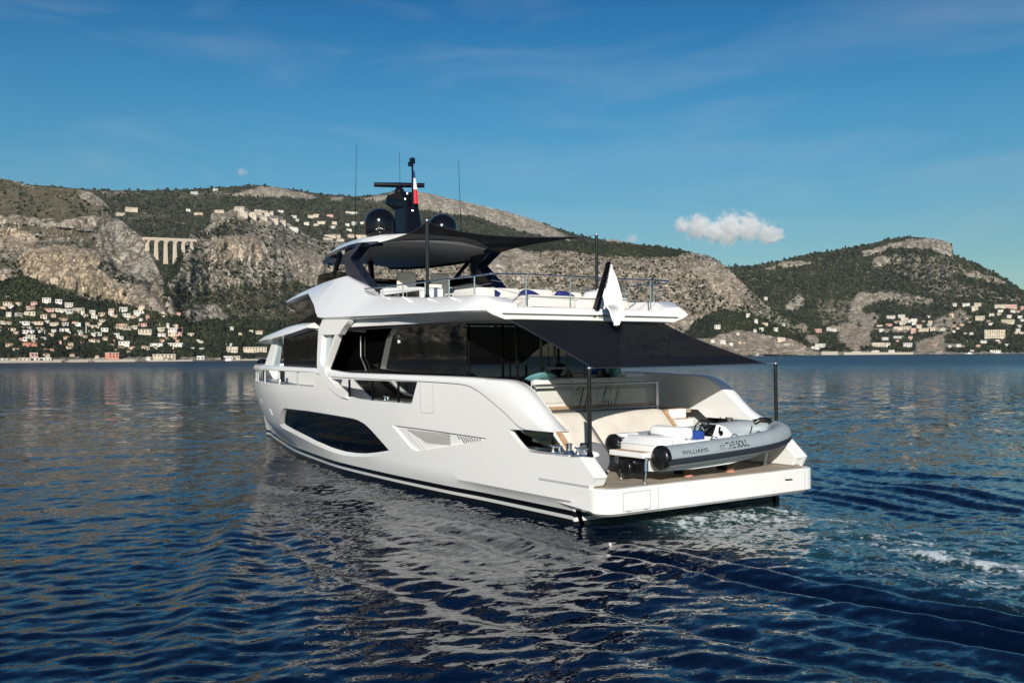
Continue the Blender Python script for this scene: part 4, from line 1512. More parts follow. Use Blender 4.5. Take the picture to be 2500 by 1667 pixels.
    rg.inputs['To Min'].default_value = .025
    rg.inputs['To Max'].default_value = .6
    l.new(fr.outputs[0], rg.inputs['Value'])
    # unresolved wavelets far off widen the reflection
    faa = n.new('ShaderNodeAttribute')
    faa.attribute_name = 'far'
    rf = n.new('ShaderNodeMath')
    rf.operation = 'MULTIPLY_ADD'
    rf.inputs[1].default_value = .30
    l.new(faa.outputs['Fac'], rf.inputs[0])
    l.new(rg.outputs[0], rf.inputs[2])
    l.new(rf.outputs[0], p.inputs['Roughness'])
    me.materials.append(m)
    o = bpy.data.objects.new('sea', me)
    link(o)
    tag(o, kind='structure')
    return o

def grid_mesh(me, V, F, smooth=True):
    me.vertices.add(len(V))
    me.vertices.foreach_set('co', V.ravel())
    k = F.shape[1]
    me.loops.add(len(F) * k)
    me.loops.foreach_set('vertex_index', F.ravel())
    me.polygons.add(len(F))
    me.polygons.foreach_set('loop_start', np.arange(0, len(F) * k, k, dtype=np.int32))
    me.polygons.foreach_set('loop_total', np.full(len(F), k, dtype=np.int32))
    if smooth:
        me.polygons.foreach_set('use_smooth', np.ones(len(F), dtype=bool))
    me.update(calc_edges=True)
    me.validate()

build_sea()
# ================================================================== THE COAST
# Laid out in image pixels from the camera position, then set at estimated distances.
EYE = CAM_POS.copy()  # camera position, origin of the pixel rays
FS = 2350.0
def sight(px, py):
    """unit-depth directions for image pixels (arrays)"""
    px, py = np.asarray(px, float), np.asarray(py, float)
    d = _v[None, :] * FS + _r[None, :] * (px.reshape(-1, 1) - 1250.0) - _u[None, :] * (py.reshape(-1, 1) - 833.5)
    h = np.hypot(d[:, 0], d[:, 1])
    return d / h[:, None]
def py_of_z(px, z, D):
    """image row at which height z stands at distance D in image column px"""
    lo, hi = np.full(np.shape(px), -400.0), np.full(np.shape(px), 1600.0)
    for _ in range(40):
        mid = (lo + hi) / 2
        zz = EYE[2] + sight(px, mid)[:, 2] * D
        up = zz > z
        lo, hi = np.where(up, mid, lo), np.where(up, hi, mid)
    return (lo + hi) / 2

def T(ox, oy, sc, *p):
    return [(ox + a / sc, oy + b / sc) for a, b in p]
z5 = lambda *p: T(0, 400, 3.016, *p)
z1 = lambda *p: T(600, 320, 3.267, *p)
z3 = lambda *p: T(1100, 560, 2.94, *p)
z6 = lambda *p: T(1700, 480, 2.94, *p)
zu = lambda *p: T(440, 430, 4.704, *p)

class Layer: pass
LAYERS = []
def terrain(name, sky, r0, r1, prof, zbase, px0, px1, base, patches, amp, ncol, nrow, seed):
    """sky: skyline in image pixels; r0/r1: distance of foot and ridge by image column; prof: how distance grows with height"""
    L = Layer()
    L.name, L.px0, L.px1 = name, px0, px1
    sp = np.array(sky, float)
    px = np.linspace(px0, px1, ncol)
    ridge = np.interp(px, sp[:, 0], sp[:, 1])
    ridge = ridge + 1.6 * fbm(px / 9.0, px * 0, 4, seed + 90)
    R0 = np.interp(px, [a for a, _ in r0], [b for _, b in r0])
    R1 = np.interp(px, [a for a, _ in r1], [b for _, b in r1])
    foot = py_of_z(px, zbase, R0)
    t = np.linspace(0, 1, nrow)
    pt = np.array(prof)
    fr = np.interp(t, pt[:, 0], pt[:, 1])
    PX = np.repeat(px[None, :], nrow, 0)
    PY = foot[None, :] + (ridge - foot)[None, :] * t[:, None]
    D = R0[None, :] + (R1 - R0)[None, :] * fr[:, None]
    # ground cover from outlines in image pixels, with ragged edges
    wx = PX + 7 * fbm(PX / 16, PY / 16, 4, seed + 1)
    wy = PY + 5 * fbm(PX / 16, PY / 16, 4, seed + 2)
    P = np.stack([wx.ravel(), wy.ravel()], -1)
    rock = np.full(P.shape[0], base[0]); warm = np.full(P.shape[0], base[1]); olive = np.full(P.shape[0], base[2])
    for poly, a, b, c in patches:
        k = inside(P, poly)
        rock[k], warm[k], olive[k] = a, b, c
    rock, warm, olive = (q.reshape(PX.shape) for q in (rock, warm, olive))
    def blur(q, it=2):
        for _ in range(it):
            p = np.pad(q, 1, mode='edge')
            q = (p[:-2, 1:-1] + p[2:, 1:-1] + p[1:-1, :-2] + p[1:-1, 2:] + 2 * q) / 6
        return q
    rock, warm, olive = blur(rock, 7), blur(warm, 6), blur(olive, 5)
    # relief: buttresses and gullies where there is rock, softer under trees
    u = (PX - 1250) / FS * R0.mean()
    w = -(PY - 868) / FS * R0.mean()
    rel = fbm(u / 95, w / 150, 4, seed + 3) * 1.0
    g1 = 1 - 2 * np.abs(fbm(u / 46 + .25 * w / 46, w / 95, 5, seed + 4, .55))
    g2 = 1 - 2 * np.abs(fbm(u / 15, w / 22, 4, seed + 5, .55))
    g3 = fbm(u / 5.5, w / 7, 3, seed + 6)
    k = .35 + .65 * np.clip(rock, 0, 1)
    edge = np.clip(t / .05, 0, 1)[:, None] * np.clip((1 - t) / .04, .15, 1)[:, None]
    disp = (rel * 30 + g1 * 19 * k + g2 * 12 * k + g3 * 4.0) * amp * edge
    D = D - disp
    S = sight(PX.ravel(), PY.ravel())
    V = EYE[None, :] + S * D.ravel()[:, None]
    # far side of the ridge, falling away
    back = []
    last = V.reshape(nrow, ncol, 3)[-1]
    hd = S.reshape(nrow, ncol, 3)[-1][:, :2]
    for q, dz in ((60, -12), (260, -110), (700, -360)):
        b = last.copy()
        b[:, :2] += hd * q
        b[:, 2] += dz
        back.append(b)
    front = V.reshape(nrow, ncol, 3)[0].copy()
    front[:, 2] -= 30
    Vall = np.concatenate([front[None]] + [V.reshape(nrow, ncol, 3)] + [b[None] for b in back], 0)
    nr = Vall.shape[0]
    i, j = np.meshgrid(np.arange(nr - 1), np.arange(ncol - 1), indexing='ij')
    a = (i * ncol + j).ravel()
    F = np.stack([a, a + 1, a + ncol + 1, a + ncol], -1).astype(np.int32)
    me = bpy.data.meshes.new(name)
    grid_mesh(me, Vall.reshape(-1, 3).astype(np.float32), F)
    def pad(q):
        return np.concatenate([q[:1], q, q[-1:], q[-1:], q[-1:]], 0)
    for nm, q in (('rock', rock), ('warm', warm), ('olive', olive)):
        at = me.attributes.new(nm, 'FLOAT', 'POINT')
        at.data.foreach_set('value', pad(q).ravel().astype(np.float32))
    me.materials.append(M['land'])
    o = bpy.data.objects.new(name, me)
    link(o)
    tag(o, kind='structure')
    L.px, L.foot, L.ridge, L.V, L.rock, L.olive, L.D, L.PX, L.PY = px, foot, ridge, V.reshape(nrow, ncol, 3), rock, olive, D, PX, PY
    L.nrow, L.ncol = nrow, ncol
    LAYERS.append(L)
    return L

def land_mat():
    m, n, l, p = new_mat('limestone_and_scrub')
    p.inputs['Roughness'].default_value = 0.92
    p.inputs['Specular IOR Level'].default_value = 0.15
    tc = n.new('ShaderNodeTexCoord')
    def attr(a):
        q = n.new('ShaderNodeAttribute')
        q.attribute_name = a
        return q.outputs['Fac']
    def noise(scale, det=5, rough=.6, sz=1.0, dist=0.0):
        mp = n.new('ShaderNodeMapping')
        mp.inputs['Scale'].default_value = (scale, scale, scale * sz)
        l.new(tc.outputs['Object'], mp.inputs[0])
        t = n.new('ShaderNodeTexNoise')
        t.inputs['Scale'].default_value = 1.0
        t.inputs['Detail'].default_value = det
        t.inputs['Roughness'].default_value = rough
        t.inputs['Distortion'].default_value = dist
        l.new(mp.outputs[0], t.inputs['Vector'])
        return t.outputs['Fac']
    def rng(v, a, b, c=0., d=1.):
        q = n.new('ShaderNodeMapRange')
        q.inputs['From Min'].default_value = a
        q.inputs['From Max'].default_value = b
        q.inputs['To Min'].default_value = c
        q.inputs['To Max'].default_value = d
        l.new(v, q.inputs['Value'])
        return q.outputs[0]
    def mix(f, a, b):
        q = n.new('ShaderNodeMix')
        q.data_type = 'RGBA'
        for s, v in ((0, f), (6, a), (7, b)):
            if isinstance(v, tuple): q.inputs[s].default_value = (*v, 1)
            elif isinstance(v, (int, float)): q.inputs[s].default_value = v
            else: l.new(v, q.inputs[s])
        return q.outputs[2]
    def math_(op, a, b):
        q = n.new('ShaderNodeMath')
        q.operation = op
        for s, v in ((0, a), (1, b)):
            if isinstance(v, (int, float)): q.inputs[s].default_value = v
            else: l.new(v, q.inputs[s])
        return q.outputs[0]
    rock, warm, olive = attr('rock'), attr('warm'), attr('olive')
    # limestone: grey to ochre, with vertical stains
    r1 = mix(rng(noise(.03, 7, .7), .36, .64), (.27, .245, .205), (.60, .555, .475))
    r2 = mix(rng(noise(.035, 7, .7), .36, .64), (.44, .325, .21), (.74, .59, .41))
    rc = mix(math_('MULTIPLY', warm, 1.0), r1, r2)
    stain = rng(noise(.11, 5, .65, .16), .46, .66, 1.0, .60)
    sm = n.new('ShaderNodeVectorMath')
    sm.operation = 'SCALE'
    l.new(rc, sm.inputs[0])
    l.new(stain, sm.inputs['Scale'])
    # scrub and wood
    g1 = mix(rng(noise(.05, 6, .7), .35, .65), (.013, .018, .011), (.036, .042, .024))
    g2 = mix(rng(noise(.04, 6, .7), .35, .65), (.075, .070, .042), (.165, .140, .095))
    gc = mix(olive, g1, g2)
    # bushes on rock, rock through the bushes: thresholded clumps at two sizes
    clump = math_('ADD', math_('MULTIPLY', noise(.055, 4, .6, 1.0, .5), .5), math_('MULTIPLY', noise(.24, 4, .65), .55))
    thr = math_('SUBTRACT', math_('ADD', clump, math_('MULTIPLY', rock, .30)), .675)
    fac0 = rng(thr, -.02, .02)
    # plants and dark clefts along the cracks of the rock
    cr_n = noise(.021, 9, .72, .8, .6)
    cr_d = math_('ABSOLUTE', math_('SUBTRACT', cr_n, .5), 0)
    crack = rng(cr_d, .006, .022)
    cr_m = noise(.06, 8, .75, .7, .4)
    crack2 = rng(math_('ABSOLUTE', math_('SUBTRACT', cr_m, .47), 0), .006, .022)
    fac = math_('MULTIPLY', fac0, math_('MULTIPLY', rng(crack, 0, 1, .10, 1), rng(crack2, 0, 1, .15, 1)))
    col = mix(fac, gc, sm.outputs[0])
    l.new(col, p.inputs['Base Color'])
    b = n.new('ShaderNodeBump')
    b.inputs['Strength'].default_value = .9
    b.inputs['Distance'].default_value = 5.0
    l.new(math_('ADD', math_('MULTIPLY', fac, -.25), noise(.22, 5, .65, .8)), b.inputs['Height'])
    l.new(b.outputs[0], p.inputs['Normal'])
    return m
M['land'] = land_mat()

FOREST_A = z5((-400, 880), (0, 860), (170, 830), (300, 875), (450, 925), (560, 990), (700, 1015), (900, 1035), (1100, 1085), (1300, 1135), (1700, 1290), (1700, 1500), (-400, 1500))
hill_west = terrain('western_cliffs',
    [(-400, 400), (0, 436), (43, 443), (66, 453), (133, 459), (190, 463), (229, 473), (245, 484), (262, 500), (282, 530), (331, 566), (355, 586), (378, 632), (398, 675), (424, 732), (444, 775), (480, 830), (540, 874)],
    [(-400, 1080), (0, 1120), (640, 1180)], [(-400, 2000), (0, 1950), (262, 1820), (355, 1700), (424, 1520), (480, 1350), (540, 1230)],
    [(0, 0), (.10, .16), (.35, .50), (.5, .58), (.62, .66), (.70, .80), (.78, .83), (1, 1)], -1.5, -400, 540, (.42, .1, .75),
    [(z5((0, 105), (200, 170), (560, 200), (800, 330), (700, 375), (520, 405), (260, 395), (0, 385)), .16, .1, .75),
     (z5((-400, 395), (140, 385), (260, 400), (360, 440), (440, 440), (520, 410), (600, 385), (700, 380), (775, 395), (780, 440), (700, 490), (600, 490), (380, 460), (200, 450), (-400, 450)), 1.15, .35, .5),
     (z5((-300, 480), (60, 470), (200, 500), (290, 570), (240, 620), (100, 640), (-300, 560)), .95, .7, .6),
     (z5((0, 640), (120, 680), (170, 800), (80, 780), (0, 740)), .45, .1, .8),
     (z5((120, 690), (240, 620), (420, 600), (700, 640), (760, 700), (720, 760), (800, 830), (900, 900), (950, 1000), (940, 1045), (800, 1000), (600, 965), (450, 905), (300, 865), (170, 800)), 1.12, .85, .6),
     (z5((700, 480), (850, 400), (1000, 500), (1060, 560), (1140, 700), (1200, 830), (1200, 880), (1080, 880), (900, 800), (760, 700), (720, 600)), .78, .12, .6),
     (z5((780, 880), (1000, 890), (1240, 920), (1290, 1080), (1250, 1135), (1050, 1085), (960, 1035), (900, 920)), .98, .45, .6),
     (z5((560, 195), (680, 195), (780, 270), (805, 325), (690, 300), (600, 260)), .9, .15, .6),
     (z5((-200, 760), (80, 780), (110, 840), (60, 870), (-200, 860)), .98, .4, .6),
     (FOREST_A, .05, .2, .12),
     (z5((-400, 1425), (1700, 1425), (1700, 1500), (-400, 1500)), 1.2, .25, .5)], 1.0, 620, 330, 100)

hill_mid = terrain('rock_village_headland',
    [(330, 880), (385, 840), (395, 720), (401, 692), (428, 632), (452, 600), (466, 571), (487, 566), (511, 549), (517, 520), (545, 515), (570, 512), (577, 505), (597, 505), (613, 516), (663, 522), (690, 530), (701, 543), (726, 559), (765, 583), (850, 592), (950, 588), (1100, 588), (1180, 590), (1280, 587), (1350, 588), (1474, 597), (1535, 596), (1610, 602), (1678, 613), (1722, 623), (1746, 631), (1780, 654), (1800, 680), (1829, 706), (1870, 743), (1921, 780), (1955, 807), (1975, 838), (1992, 867)],
    [(330, 1200), (700, 1250), (1500, 1500), (1990, 1750)], [(330, 1300), (400, 1560), (517, 1900), (600, 1980), (726, 2050), (1280, 2250), (1700, 2250), (1830, 2050), (1950, 1900), (1992, 1780)],
    [(0, 0), (.10, .16), (.3, .45), (.5, .62), (.6, .67), (.8, .78), (.9, .9), (1, 1)], -1.5, 330, 1992, (.62, .12, .6),
    [(z5((1440, 545), (1560, 470), (1720, 400), (1800, 420), (1820, 520), (1560, 535)), .35, .1, .6),
     (z5((1540, 450), (1560, 360), (1720, 340), (1800, 310), (1850, 350), (2000, 370), (2120, 400), (2160, 470), (2000, 450), (1840, 440), (1700, 390), (1600, 440)), 1.0, .25, .5),
     (z5((1560, 540), (1640, 540), (1900, 520), (1920, 640), (1935, 725), (1880, 725), (1750, 685), (1620, 745), (1545, 695)), 1.25, .55, .5),
     (z1((330, 960), (500, 930), (600, 1000), (620, 1080), (560, 1245), (400, 1245), (330, 1060)), 1.12, .32, .5),
     (z5((1280, 900), (1400, 965), (1900, 885), (2150, 870), (2300, 900), (2600, 880), (2600, 1300), (1900, 1310), (1480, 1310), (1380, 1100)), .30, .15, .62),
     (z5((1370, 1080), (1450, 1040), (1580, 1030), (1660, 1100), (1690, 1200), (1640, 1290), (1480, 1280), (1400, 1180)), .82, .15, .6),
     (z5((1150, 880), (1200, 860), (1310, 690), (1345, 615), (1330, 800), (1210, 890), (1290, 1000), (1370, 1140), (1300, 1160)), .02, 0, .15),
     (z3((-900, 190), (300, 200), (700, 150), (1200, 200), (1700, 195), (1950, 300), (2200, 560), (2000, 640), (1500, 600), (-900, 700)), .60, .38, .85),
     (z3((-900, 140), (400, 105), (560, 60), (1280, 80), (1750, 135), (1640, 195), (1200, 195), (700, 150), (0, 190)), .03, .1, .25),
     (z3((200, 150), (420, 130), (760, 220), (600, 330), (300, 390), (190, 260)), .95, .25, .7),
     (z3((1660, 250), (1850, 220), (2000, 300), (2140, 440), (2140, 555), (2000, 540), (1900, 440), (1750, 330)), .92, .42, .7),
     (z3((1450, 680), (1640, 620), (1800, 620), (1760, 700), (1600, 720)), .95, .45, .6),
     (z6((-60, 930), (200, 800), (420, 850), (640, 950), (830, 1070), (830, 1110), (-60, 1110)), .10, .2, .3),
     (T(380, 780, 1, (0, 20), (130, 0), (800, 0), (800, 110), (0, 110)), .06, .2, .15),
     (z6((-300, 1060), (100, 1010), (300, 960), (480, 985), (640, 1010), (850, 1085), (900, 1150), (-300, 1150)), 1.05, .38, .6),
     (T(300, 874, 1, (0, 3), (900, -2), (900, 30), (0, 30)), 1.2, .25, .5)], 1.0, 900, 320, 200)

hill_back = terrain('corniche_ridge',
    [(-500, 440), (0, 447), (133, 456), (232, 463), (331, 465), (431, 463), (530, 460), (580, 455), (630, 452), (660, 455), (696, 460), (784, 473), (860, 480), (921, 475), (967, 467), (1028, 469), (1120, 490), (1181, 503), (1243, 518), (1300, 536), (1399, 570), (1454, 584), (1494, 590), (1560, 602), (1760, 652)],
    [(-500, 2150), (1760, 2350)], [(-500, 3400), (1300, 3600), (1760, 3300)],
    [(0, 0), (.5, .5), (.8, .8), (1, 1)], 120, -500, 1760, (.14, .1, .22),
    [(z1((1040, 540), (1200, 480), (1400, 480), (1700, 550), (2100, 640), (2287, 700), (2500, 800), (2600, 880), (2287, 815), (2150, 790), (1900, 700), (1700, 660), (1500, 640), (1400, 625), (1200, 560)), 1.0, .22, .4),
     (zu((560, 215), (700, 170), (900, 120), (1100, 125), (1400, 195), (1620, 235), (1400, 262), (1150, 235), (1000, 245), (800, 222)), .82, .25, .5),
     (zu((1700, 245), (1900, 245), (1850, 285), (1750, 270)), .7, .2, .5), (zu((2050, 262), (2300, 225), (2330, 300), (2200, 290)), .8, .2, .5),
     (z5((900, 400), (1120, 370), (1260, 385), (1050, 410)), .35, .1, .6), (z5((560, 180), (1000, 200), (1000, 240), (640, 235)), .35, .1, .4),
     (zu((0, 195), (560, 170), (560, 220), (0, 250)), .32, .1, .5)], 1.3, 800, 200, 300)

hill_east = terrain('eastern_mountain',
    [(1600, 720), (1700, 672), (1783, 652), (1850, 647), (1904, 637), (1972, 620), (2040, 611), (2091, 602), (2142, 591), (2193, 580), (2220, 578), (2278, 582), (2312, 589), (2324, 597), (2327, 622), (2380, 643), (2448, 677), (2500, 711), (2600, 760), (2800, 800), (3000, 830)],
    [(1600, 2150), (2100, 2150), (2500, 2300), (3000, 2500)], [(1600, 3000), (2200, 3500), (2500, 3100), (3000, 2700)],
    [(0, 0), (.15, .22), (.4, .55), (.8, .86), (.9, .92), (1, 1)], -1.5, 1600, 3000, (.20, .12, .28),
    [(z6((1180, 400), (1340, 360), (1500, 315), (1700, 295), (1810, 312), (1842, 425), (1760, 412), (1650, 375), (1450, 365), (1200, 425)), 1.05, .2, .4),
     (z6((1250, 470), (1310, 430), (1450, 410), (1440, 460), (1310, 505)), .98, .2, .4),
     (z6((1340, 420), (1760, 420), (1900, 470), (2000, 560), (1700, 580), (1500, 520)), .42, .15, .5),
     (z6((460, 525), (640, 468), (870, 468), (700, 508)), .85, .25, .6),
     (z6((1880, 560), (2000, 525), (2230, 615), (2200, 640), (2000, 595)), .72, .3, .75),
     (z6((1380, 520), (1560, 510), (1800, 600), (2300, 690), (2352, 720), (1700, 690)), .38, .15, .5),
     (z6((1110, 740), (1180, 695), (1400, 685), (1450, 710), (1320, 742), (1200, 790), (1200, 840), (1160, 910), (1095, 905)), 1.15, .3, .4),
     (z6((1180, 850), (1280, 830), (1310, 880), (1260, 945), (1170, 935)), .9, .25, .5),
     (z6((1400, 690), (1560, 700), (1780, 760), (1500, 790), (1380, 740)), .62, .2, .5),
     (z6((640, 800), (740, 695), (775, 770), (690, 825)), .9, .15, .4),
     (z6((870, 740), (1100, 745), (1085, 905), (900, 920)), .40, .3, .75),
     (z6((1700, 880), (1900, 800), (1980, 860), (1800, 990), (1700, 960)), .70, .3, .5),
     (z6((690, 935), (780, 915), (812, 980), (740, 990)), 1.1, .6, .5),
     (z6((900, 945), (1100, 905), (1160, 930), (1240, 950), (1250, 1060), (1150, 1115), (1020, 1035), (1010, 960)), 1.0, .5, .5),
     (z6((1580, 1040), (1780, 985), (1790, 1110), (1600, 1140)), 1.0, .5, .6),
     (z6((780, 990), (880, 1010), (880, 1060), (820, 1050)), .95, .4, .6),
     (z6((1770, 1062), (1850, 1052), (1960, 1075), (1790, 1090)), 1.1, .3, .5),
     (z6((1740, 700), (2352, 725), (2352, 734), (1740, 709)), .85, .2, .4),
     (z6((2100, 745), (2352, 738), (2352, 746), (2100, 753)), .85, .2, .4),
     (z6((1250, 945), (1560, 955), (1560, 975), (1250, 965)), 1.1, .25, .4),
     (z6((750, 1110), (2400, 1117), (3800, 1117), (3800, 1150), (750, 1150)), 1.1, .3, .5)], 1.2, 760, 300, 400)

hill_far = terrain('distant_peak', [(1250, 640), (1400, 600), (1440, 592), (1480, 586), (1500, 584), (1530, 592), (1580, 602), (1750, 660)],
    [(1250, 6500), (1750, 6500)], [(1250, 7500), (1750, 7500)], [(0, 0), (1, 1)], 500, 1250, 1750, (.35, .1, .3), [(T(1460, 580, 1, (0, 6), (25, 0), (60, 6), (50, 14), (20, 10)), 1.0, .3, .3)], 1.0, 160, 30, 500)

# the coast carries on to port, outside the picture; the yacht's glass mirrors it
_q = [(-9500, 10.5), (-7000, 10), (-5000, 9), (-3600, 10.5), (-2600, 9.5), (-1900, 10), (-1300, 11.2), (-800, 11.3), (-420, 11.3)]
def _sky(px, el):
    return (px, 868 - math.tan(R(el)) * math.hypot(2350, px - 1250))
terrain('port_coast_cliffs', [_sky(*a) for a in _q], [(-9500, 1300), (-420, 1140)], [(-9500, 1750), (-420, 1990)], [(0, 0), (.10, .16), (.35, .50), (.5, .58), (.62, .66), (.8, .83), (1, 1)], -1.5, -9500, -395, (.55, .3, .6),
    [([(-9500, 868 - 20), (-395, 868 - 60), (-395, 900), (-9500, 900)], .05, .2, .2), ([_sky(-9500, 3), _sky(-4000, 3.5), _sky(-2000, 3), _sky(-1000, 4), _sky(-1000, 7), _sky(-3000, 7.5), _sky(-9500, 8)], 1.15, .8, .6)], 1.0, 300, 120, 600)
LAYERS.pop()

def ground_at(px, py):
    """first hillside met on a sight line: point on its surface"""
    for L in LAYERS:
        if not (L.px0 <= px <= L.px1): continue
        f, r = np.interp(px, L.px, L.foot), np.interp(px, L.px, L.ridge)
        if r - 1.0 <= py <= f + 14:
            t = min(max((f - py) / max(f - r, 1e-3), 0), 1)
            i, j = t * (L.nrow - 1), (px - L.px0) / (L.px1 - L.px0) * (L.ncol - 1)
            i0, j0 = int(min(i, L.nrow - 2)), int(min(j, L.ncol - 2))
            D = L.D[i0:i0 + 2, j0:j0 + 2].mean()
            return EYE + sight([px], [py])[0] * D, D, L
    return None
# ================================================================== THE TENDER on the swim platform
TO = Vector((0.85, 1.55, 0.83))
tender = empty('tender', TO, 'grey inflatable tender with white seats, lying athwart on the swim platform', 'inflatable boat')
def tb(mb, name, m, parent=tender, smooth=40, bevel=0.0, seg=2):
    if parent is tender or True:
        mb.v = [(x - TO.x, y - TO.y, z - TO.z) for x, y, z in mb.v]
    return mb.build(name, M[m], parent, smooth=smooth, bevel=bevel, seg=seg)

def crom(P, n=8):
    P = [np.array(p, float) for p in P]
    C = []
    for i in range(len(P) - 1):
        p0, p1, p2, p3 = P[max(i - 1, 0)], P[i], P[i + 1], P[min(i + 2, len(P) - 1)]
        for k in range(n):
            t = k / n
            C.append(.5 * ((2 * p1) + (-p0 + p2) * t + (2 * p0 - 5 * p1 + 4 * p2 - p3) * t * t + (-p0 + 3 * p1 - 3 * p2 + p3) * t ** 3))
    C.append(P[-1])
    return C
TP = crom([(.03, 1.64, 1.335), (.02, .8, 1.36), (.02, -.2, 1.40), (.05, -1.15, 1.45), (.15, -1.80, 1.50), (.40, -2.36, 1.56), (.85, -2.66, 1.60), (1.29, -2.36, 1.60), (1.53, -1.80, 1.57), (1.64, -1.15, 1.53), (1.66, -.2, 1.50), (1.64, .8, 1.47), (1.63, 1.48, 1.45)])
RT = .228
mb = MB()
mb.tube(TP, RT, 24)
tube = tb(mb, 'inflatable_tube', 'pvc', smooth=60)
def frame_at(i):
    t = TP[min(i + 1, len(TP) - 1)] - TP[max(i - 1, 0)]
    t /= np.linalg.norm(t)
    out = np.array([t[1], -t[0], 0]); out /= np.linalg.norm(out)      # away from the boat's middle
    c = np.array([.84, 0, 0])
    if np.dot(out[:2], (TP[i] - np.array([.84, -.4, 0]))[:2]) < 0: out = -out
    up = np.cross(t, out)
    if up[2] < 0: up = -up
    return t, out, up
mb = MB()       # dark rubbing strake along the outside of the tube
rings = []
for i in range(len(TP)):
    t, out, up = frame_at(i)
    def pt(a, r): return tuple(TP[i] + out * math.cos(a) * r + up * math.sin(a) * r)
    rings.append([pt(R(-38), RT - .01), pt(R(-36), RT + .012), pt(R(-20), RT + .022), pt(R(-5), RT + .012), pt(R(-3), RT - .01)])
mb.loft(rings)
tb(mb, 'rubbing_strake', 'pvcdark', tube, smooth=60)
for end in (0, len(TP) - 1):      # black tail cones
    mb = MB()
    t = TP[end] - TP[1 if end == 0 else len(TP) - 2]
    t /= np.linalg.norm(t)
    mb.lathe([(RT + .004, -.10), (RT + .016, -.08), (RT + .016, .0), (RT * .97, .03), (RT * .75, .055), (RT * .35, .075), (0, .08)], TP[end], 28, t)
    tb(mb, 'tail_cone', 'rubber', tube, smooth=50)
# white hull under the tubes
mb = MB()
rings = []
for y, w, kz, cz, tz in ((1.50, .70, 1.0, 1.08, 1.36), (.6, .73, .98, 1.07, 1.36), (-.4, .73, .99, 1.10, 1.38), (-1.2, .65, 1.04, 1.17, 1.42), (-1.8, .48, 1.12, 1.26, 1.46), (-2.2, .22, 1.30, 1.40, 1.5), (-2.42, .05, 1.45, 1.48, 1.52)):
    c = .85
    rings.append([(c - w - .04, y, tz - .06), (c - w, y, cz - .03), (c - w * .5, y, (kz + cz) / 2 - .02), (c, y, kz - .03), (c + w * .5, y, (kz + cz) / 2 + .02), (c + w, y, cz + .04), (c + w + .04, y, tz + .05), (c, y, tz + .02)])
mb.loft(rings)
tb(mb, 'tender_hull', 'white', smooth=30)
mb = MB()
mb.prism([(-.15 + .30, 1.00), (.15 + .3, 1.0), (.40, 1.10), (.02, 1.12)], 'x', .30, .42)
tb(mb, 'spray_fin', 'pvcdark', smooth=0)
# stern platform, engine box, seats
mb = MB()
mb.box(.34, 1.38, 1.35, 1.80, 1.30, 1.41)
pf = tb(mb, 'stern_platform', 'white', smooth=0, bevel=.02)
mb = MB()
mb.box(.40, 1.32, 1.52, 1.74, 1.405, 1.416)
tb(mb, 'teak_strip', 'teakwarm', pf, smooth=0)
mb = MB()
mb.prism([(1.50, 1.38), (1.50, 1.55), (1.30, 1.70), (.62, 1.66), (.55, 1.38)], 'x', .32, 1.38)
eb = tb(mb, 'engine_box', 'white', smooth=30, bevel=.04, seg=3)
mb = MB()
mb.box(.31, .325, 1.0, 1.03, 1.45, 1.62)
mb.box(.34, 1.36, 1.498, 1.506, 1.535, 1.545)
tb(mb, 'lid_gap', 'gel_grey', eb, smooth=0)
mb = MB()
mb.box(.30, 1.36, .42, .72, 1.60, 1.86)
bl = tb(mb, 'seat_bolster', 'white', smooth=60, bevel=.09, seg=4)
mb = MB()
mb.tube([(.28, .66, 1.63), (1.34, .74, 1.67)], .02, 8)
tb(mb, 'bolster_rail', 'satin', bl, smooth=40)
for (x0, x1, y0, y1, z0, z1) in ((.06, .36, .45, .95, 1.52, 1.62), (1.38, 1.66, .95, 1.42, 1.63, 1.71)):
    mb = MB()
    mb.box(x0, x1, y0, y1, z0, z1)
    tb(mb, 'side_pad', 'white', smooth=60, bevel=.035, seg=3)
mb = MB()
mb.box(.40, 1.25, .0, .40, 1.45, 1.76)
tb(mb, 'blue_seat', 'cobalt', smooth=60, bevel=.05, seg=3)
mb = MB()
mb.prism([(-.40, 1.40), (-.50, 1.62), (-.62, 1.86), (-.86, 1.80), (-1.12, 1.60), (-1.2, 1.40)], 'x', .62, 1.16)
co = tb(mb, 'helm_console', 'white', smooth=30, bevel=.05, seg=3)
mb = MB()
mb.add([(.66, -.475, 1.60), (1.12, -.475, 1.60), (1.12, -.60, 1.845), (.66, -.60, 1.845)], [(0, 1, 2, 3)])
mb.add([(.66, -.63, 1.872), (1.12, -.63, 1.872), (1.1, -.80, 1.835), (.68, -.80, 1.835)], [(0, 1, 2, 3)])
tb(mb, 'dash_panel', 'black', co, smooth=0)
wc, wn_ = Vector((.86, -.36, 1.80)), Vector((-.12, .80, .58)).normalized()
wa_ = wn_.cross(Vector((0, 0, 1))).normalized(); wb_ = wn_.cross(wa_)
mb = MB()
ringp = [wc + (wa_ * math.cos(a) + wb_ * math.sin(a)) * .165 for a in np.linspace(0, 2 * math.pi, 33)]
mb.tube(ringp, .017, 8, caps=False)
sw = tb(mb, 'steering_wheel', 'rubber', co, smooth=60)
mb = MB()
for a in (R(90), R(210), R(330)):
    mb.tube([wc, wc + (wa_ * math.cos(a) + wb_ * math.sin(a)) * .16], .012, 6)
mb.tube([wc, wc - wn_ * .14], .022, 8)
tb(mb, 'wheel_spokes', 'steel', sw, smooth=40)
mb = MB()
mb.tube([(.60, -.62, 1.68), (.58, -.62, 1.80)], .02, 8)
mb.lathe([(0, 0), (.05, 0), (.05, .03), (0, .03)], (.60, -.66, 1.67), 14, (-1, 0, 0))
tb(mb, 'throttle', 'black', co, smooth=40)
mb = MB()
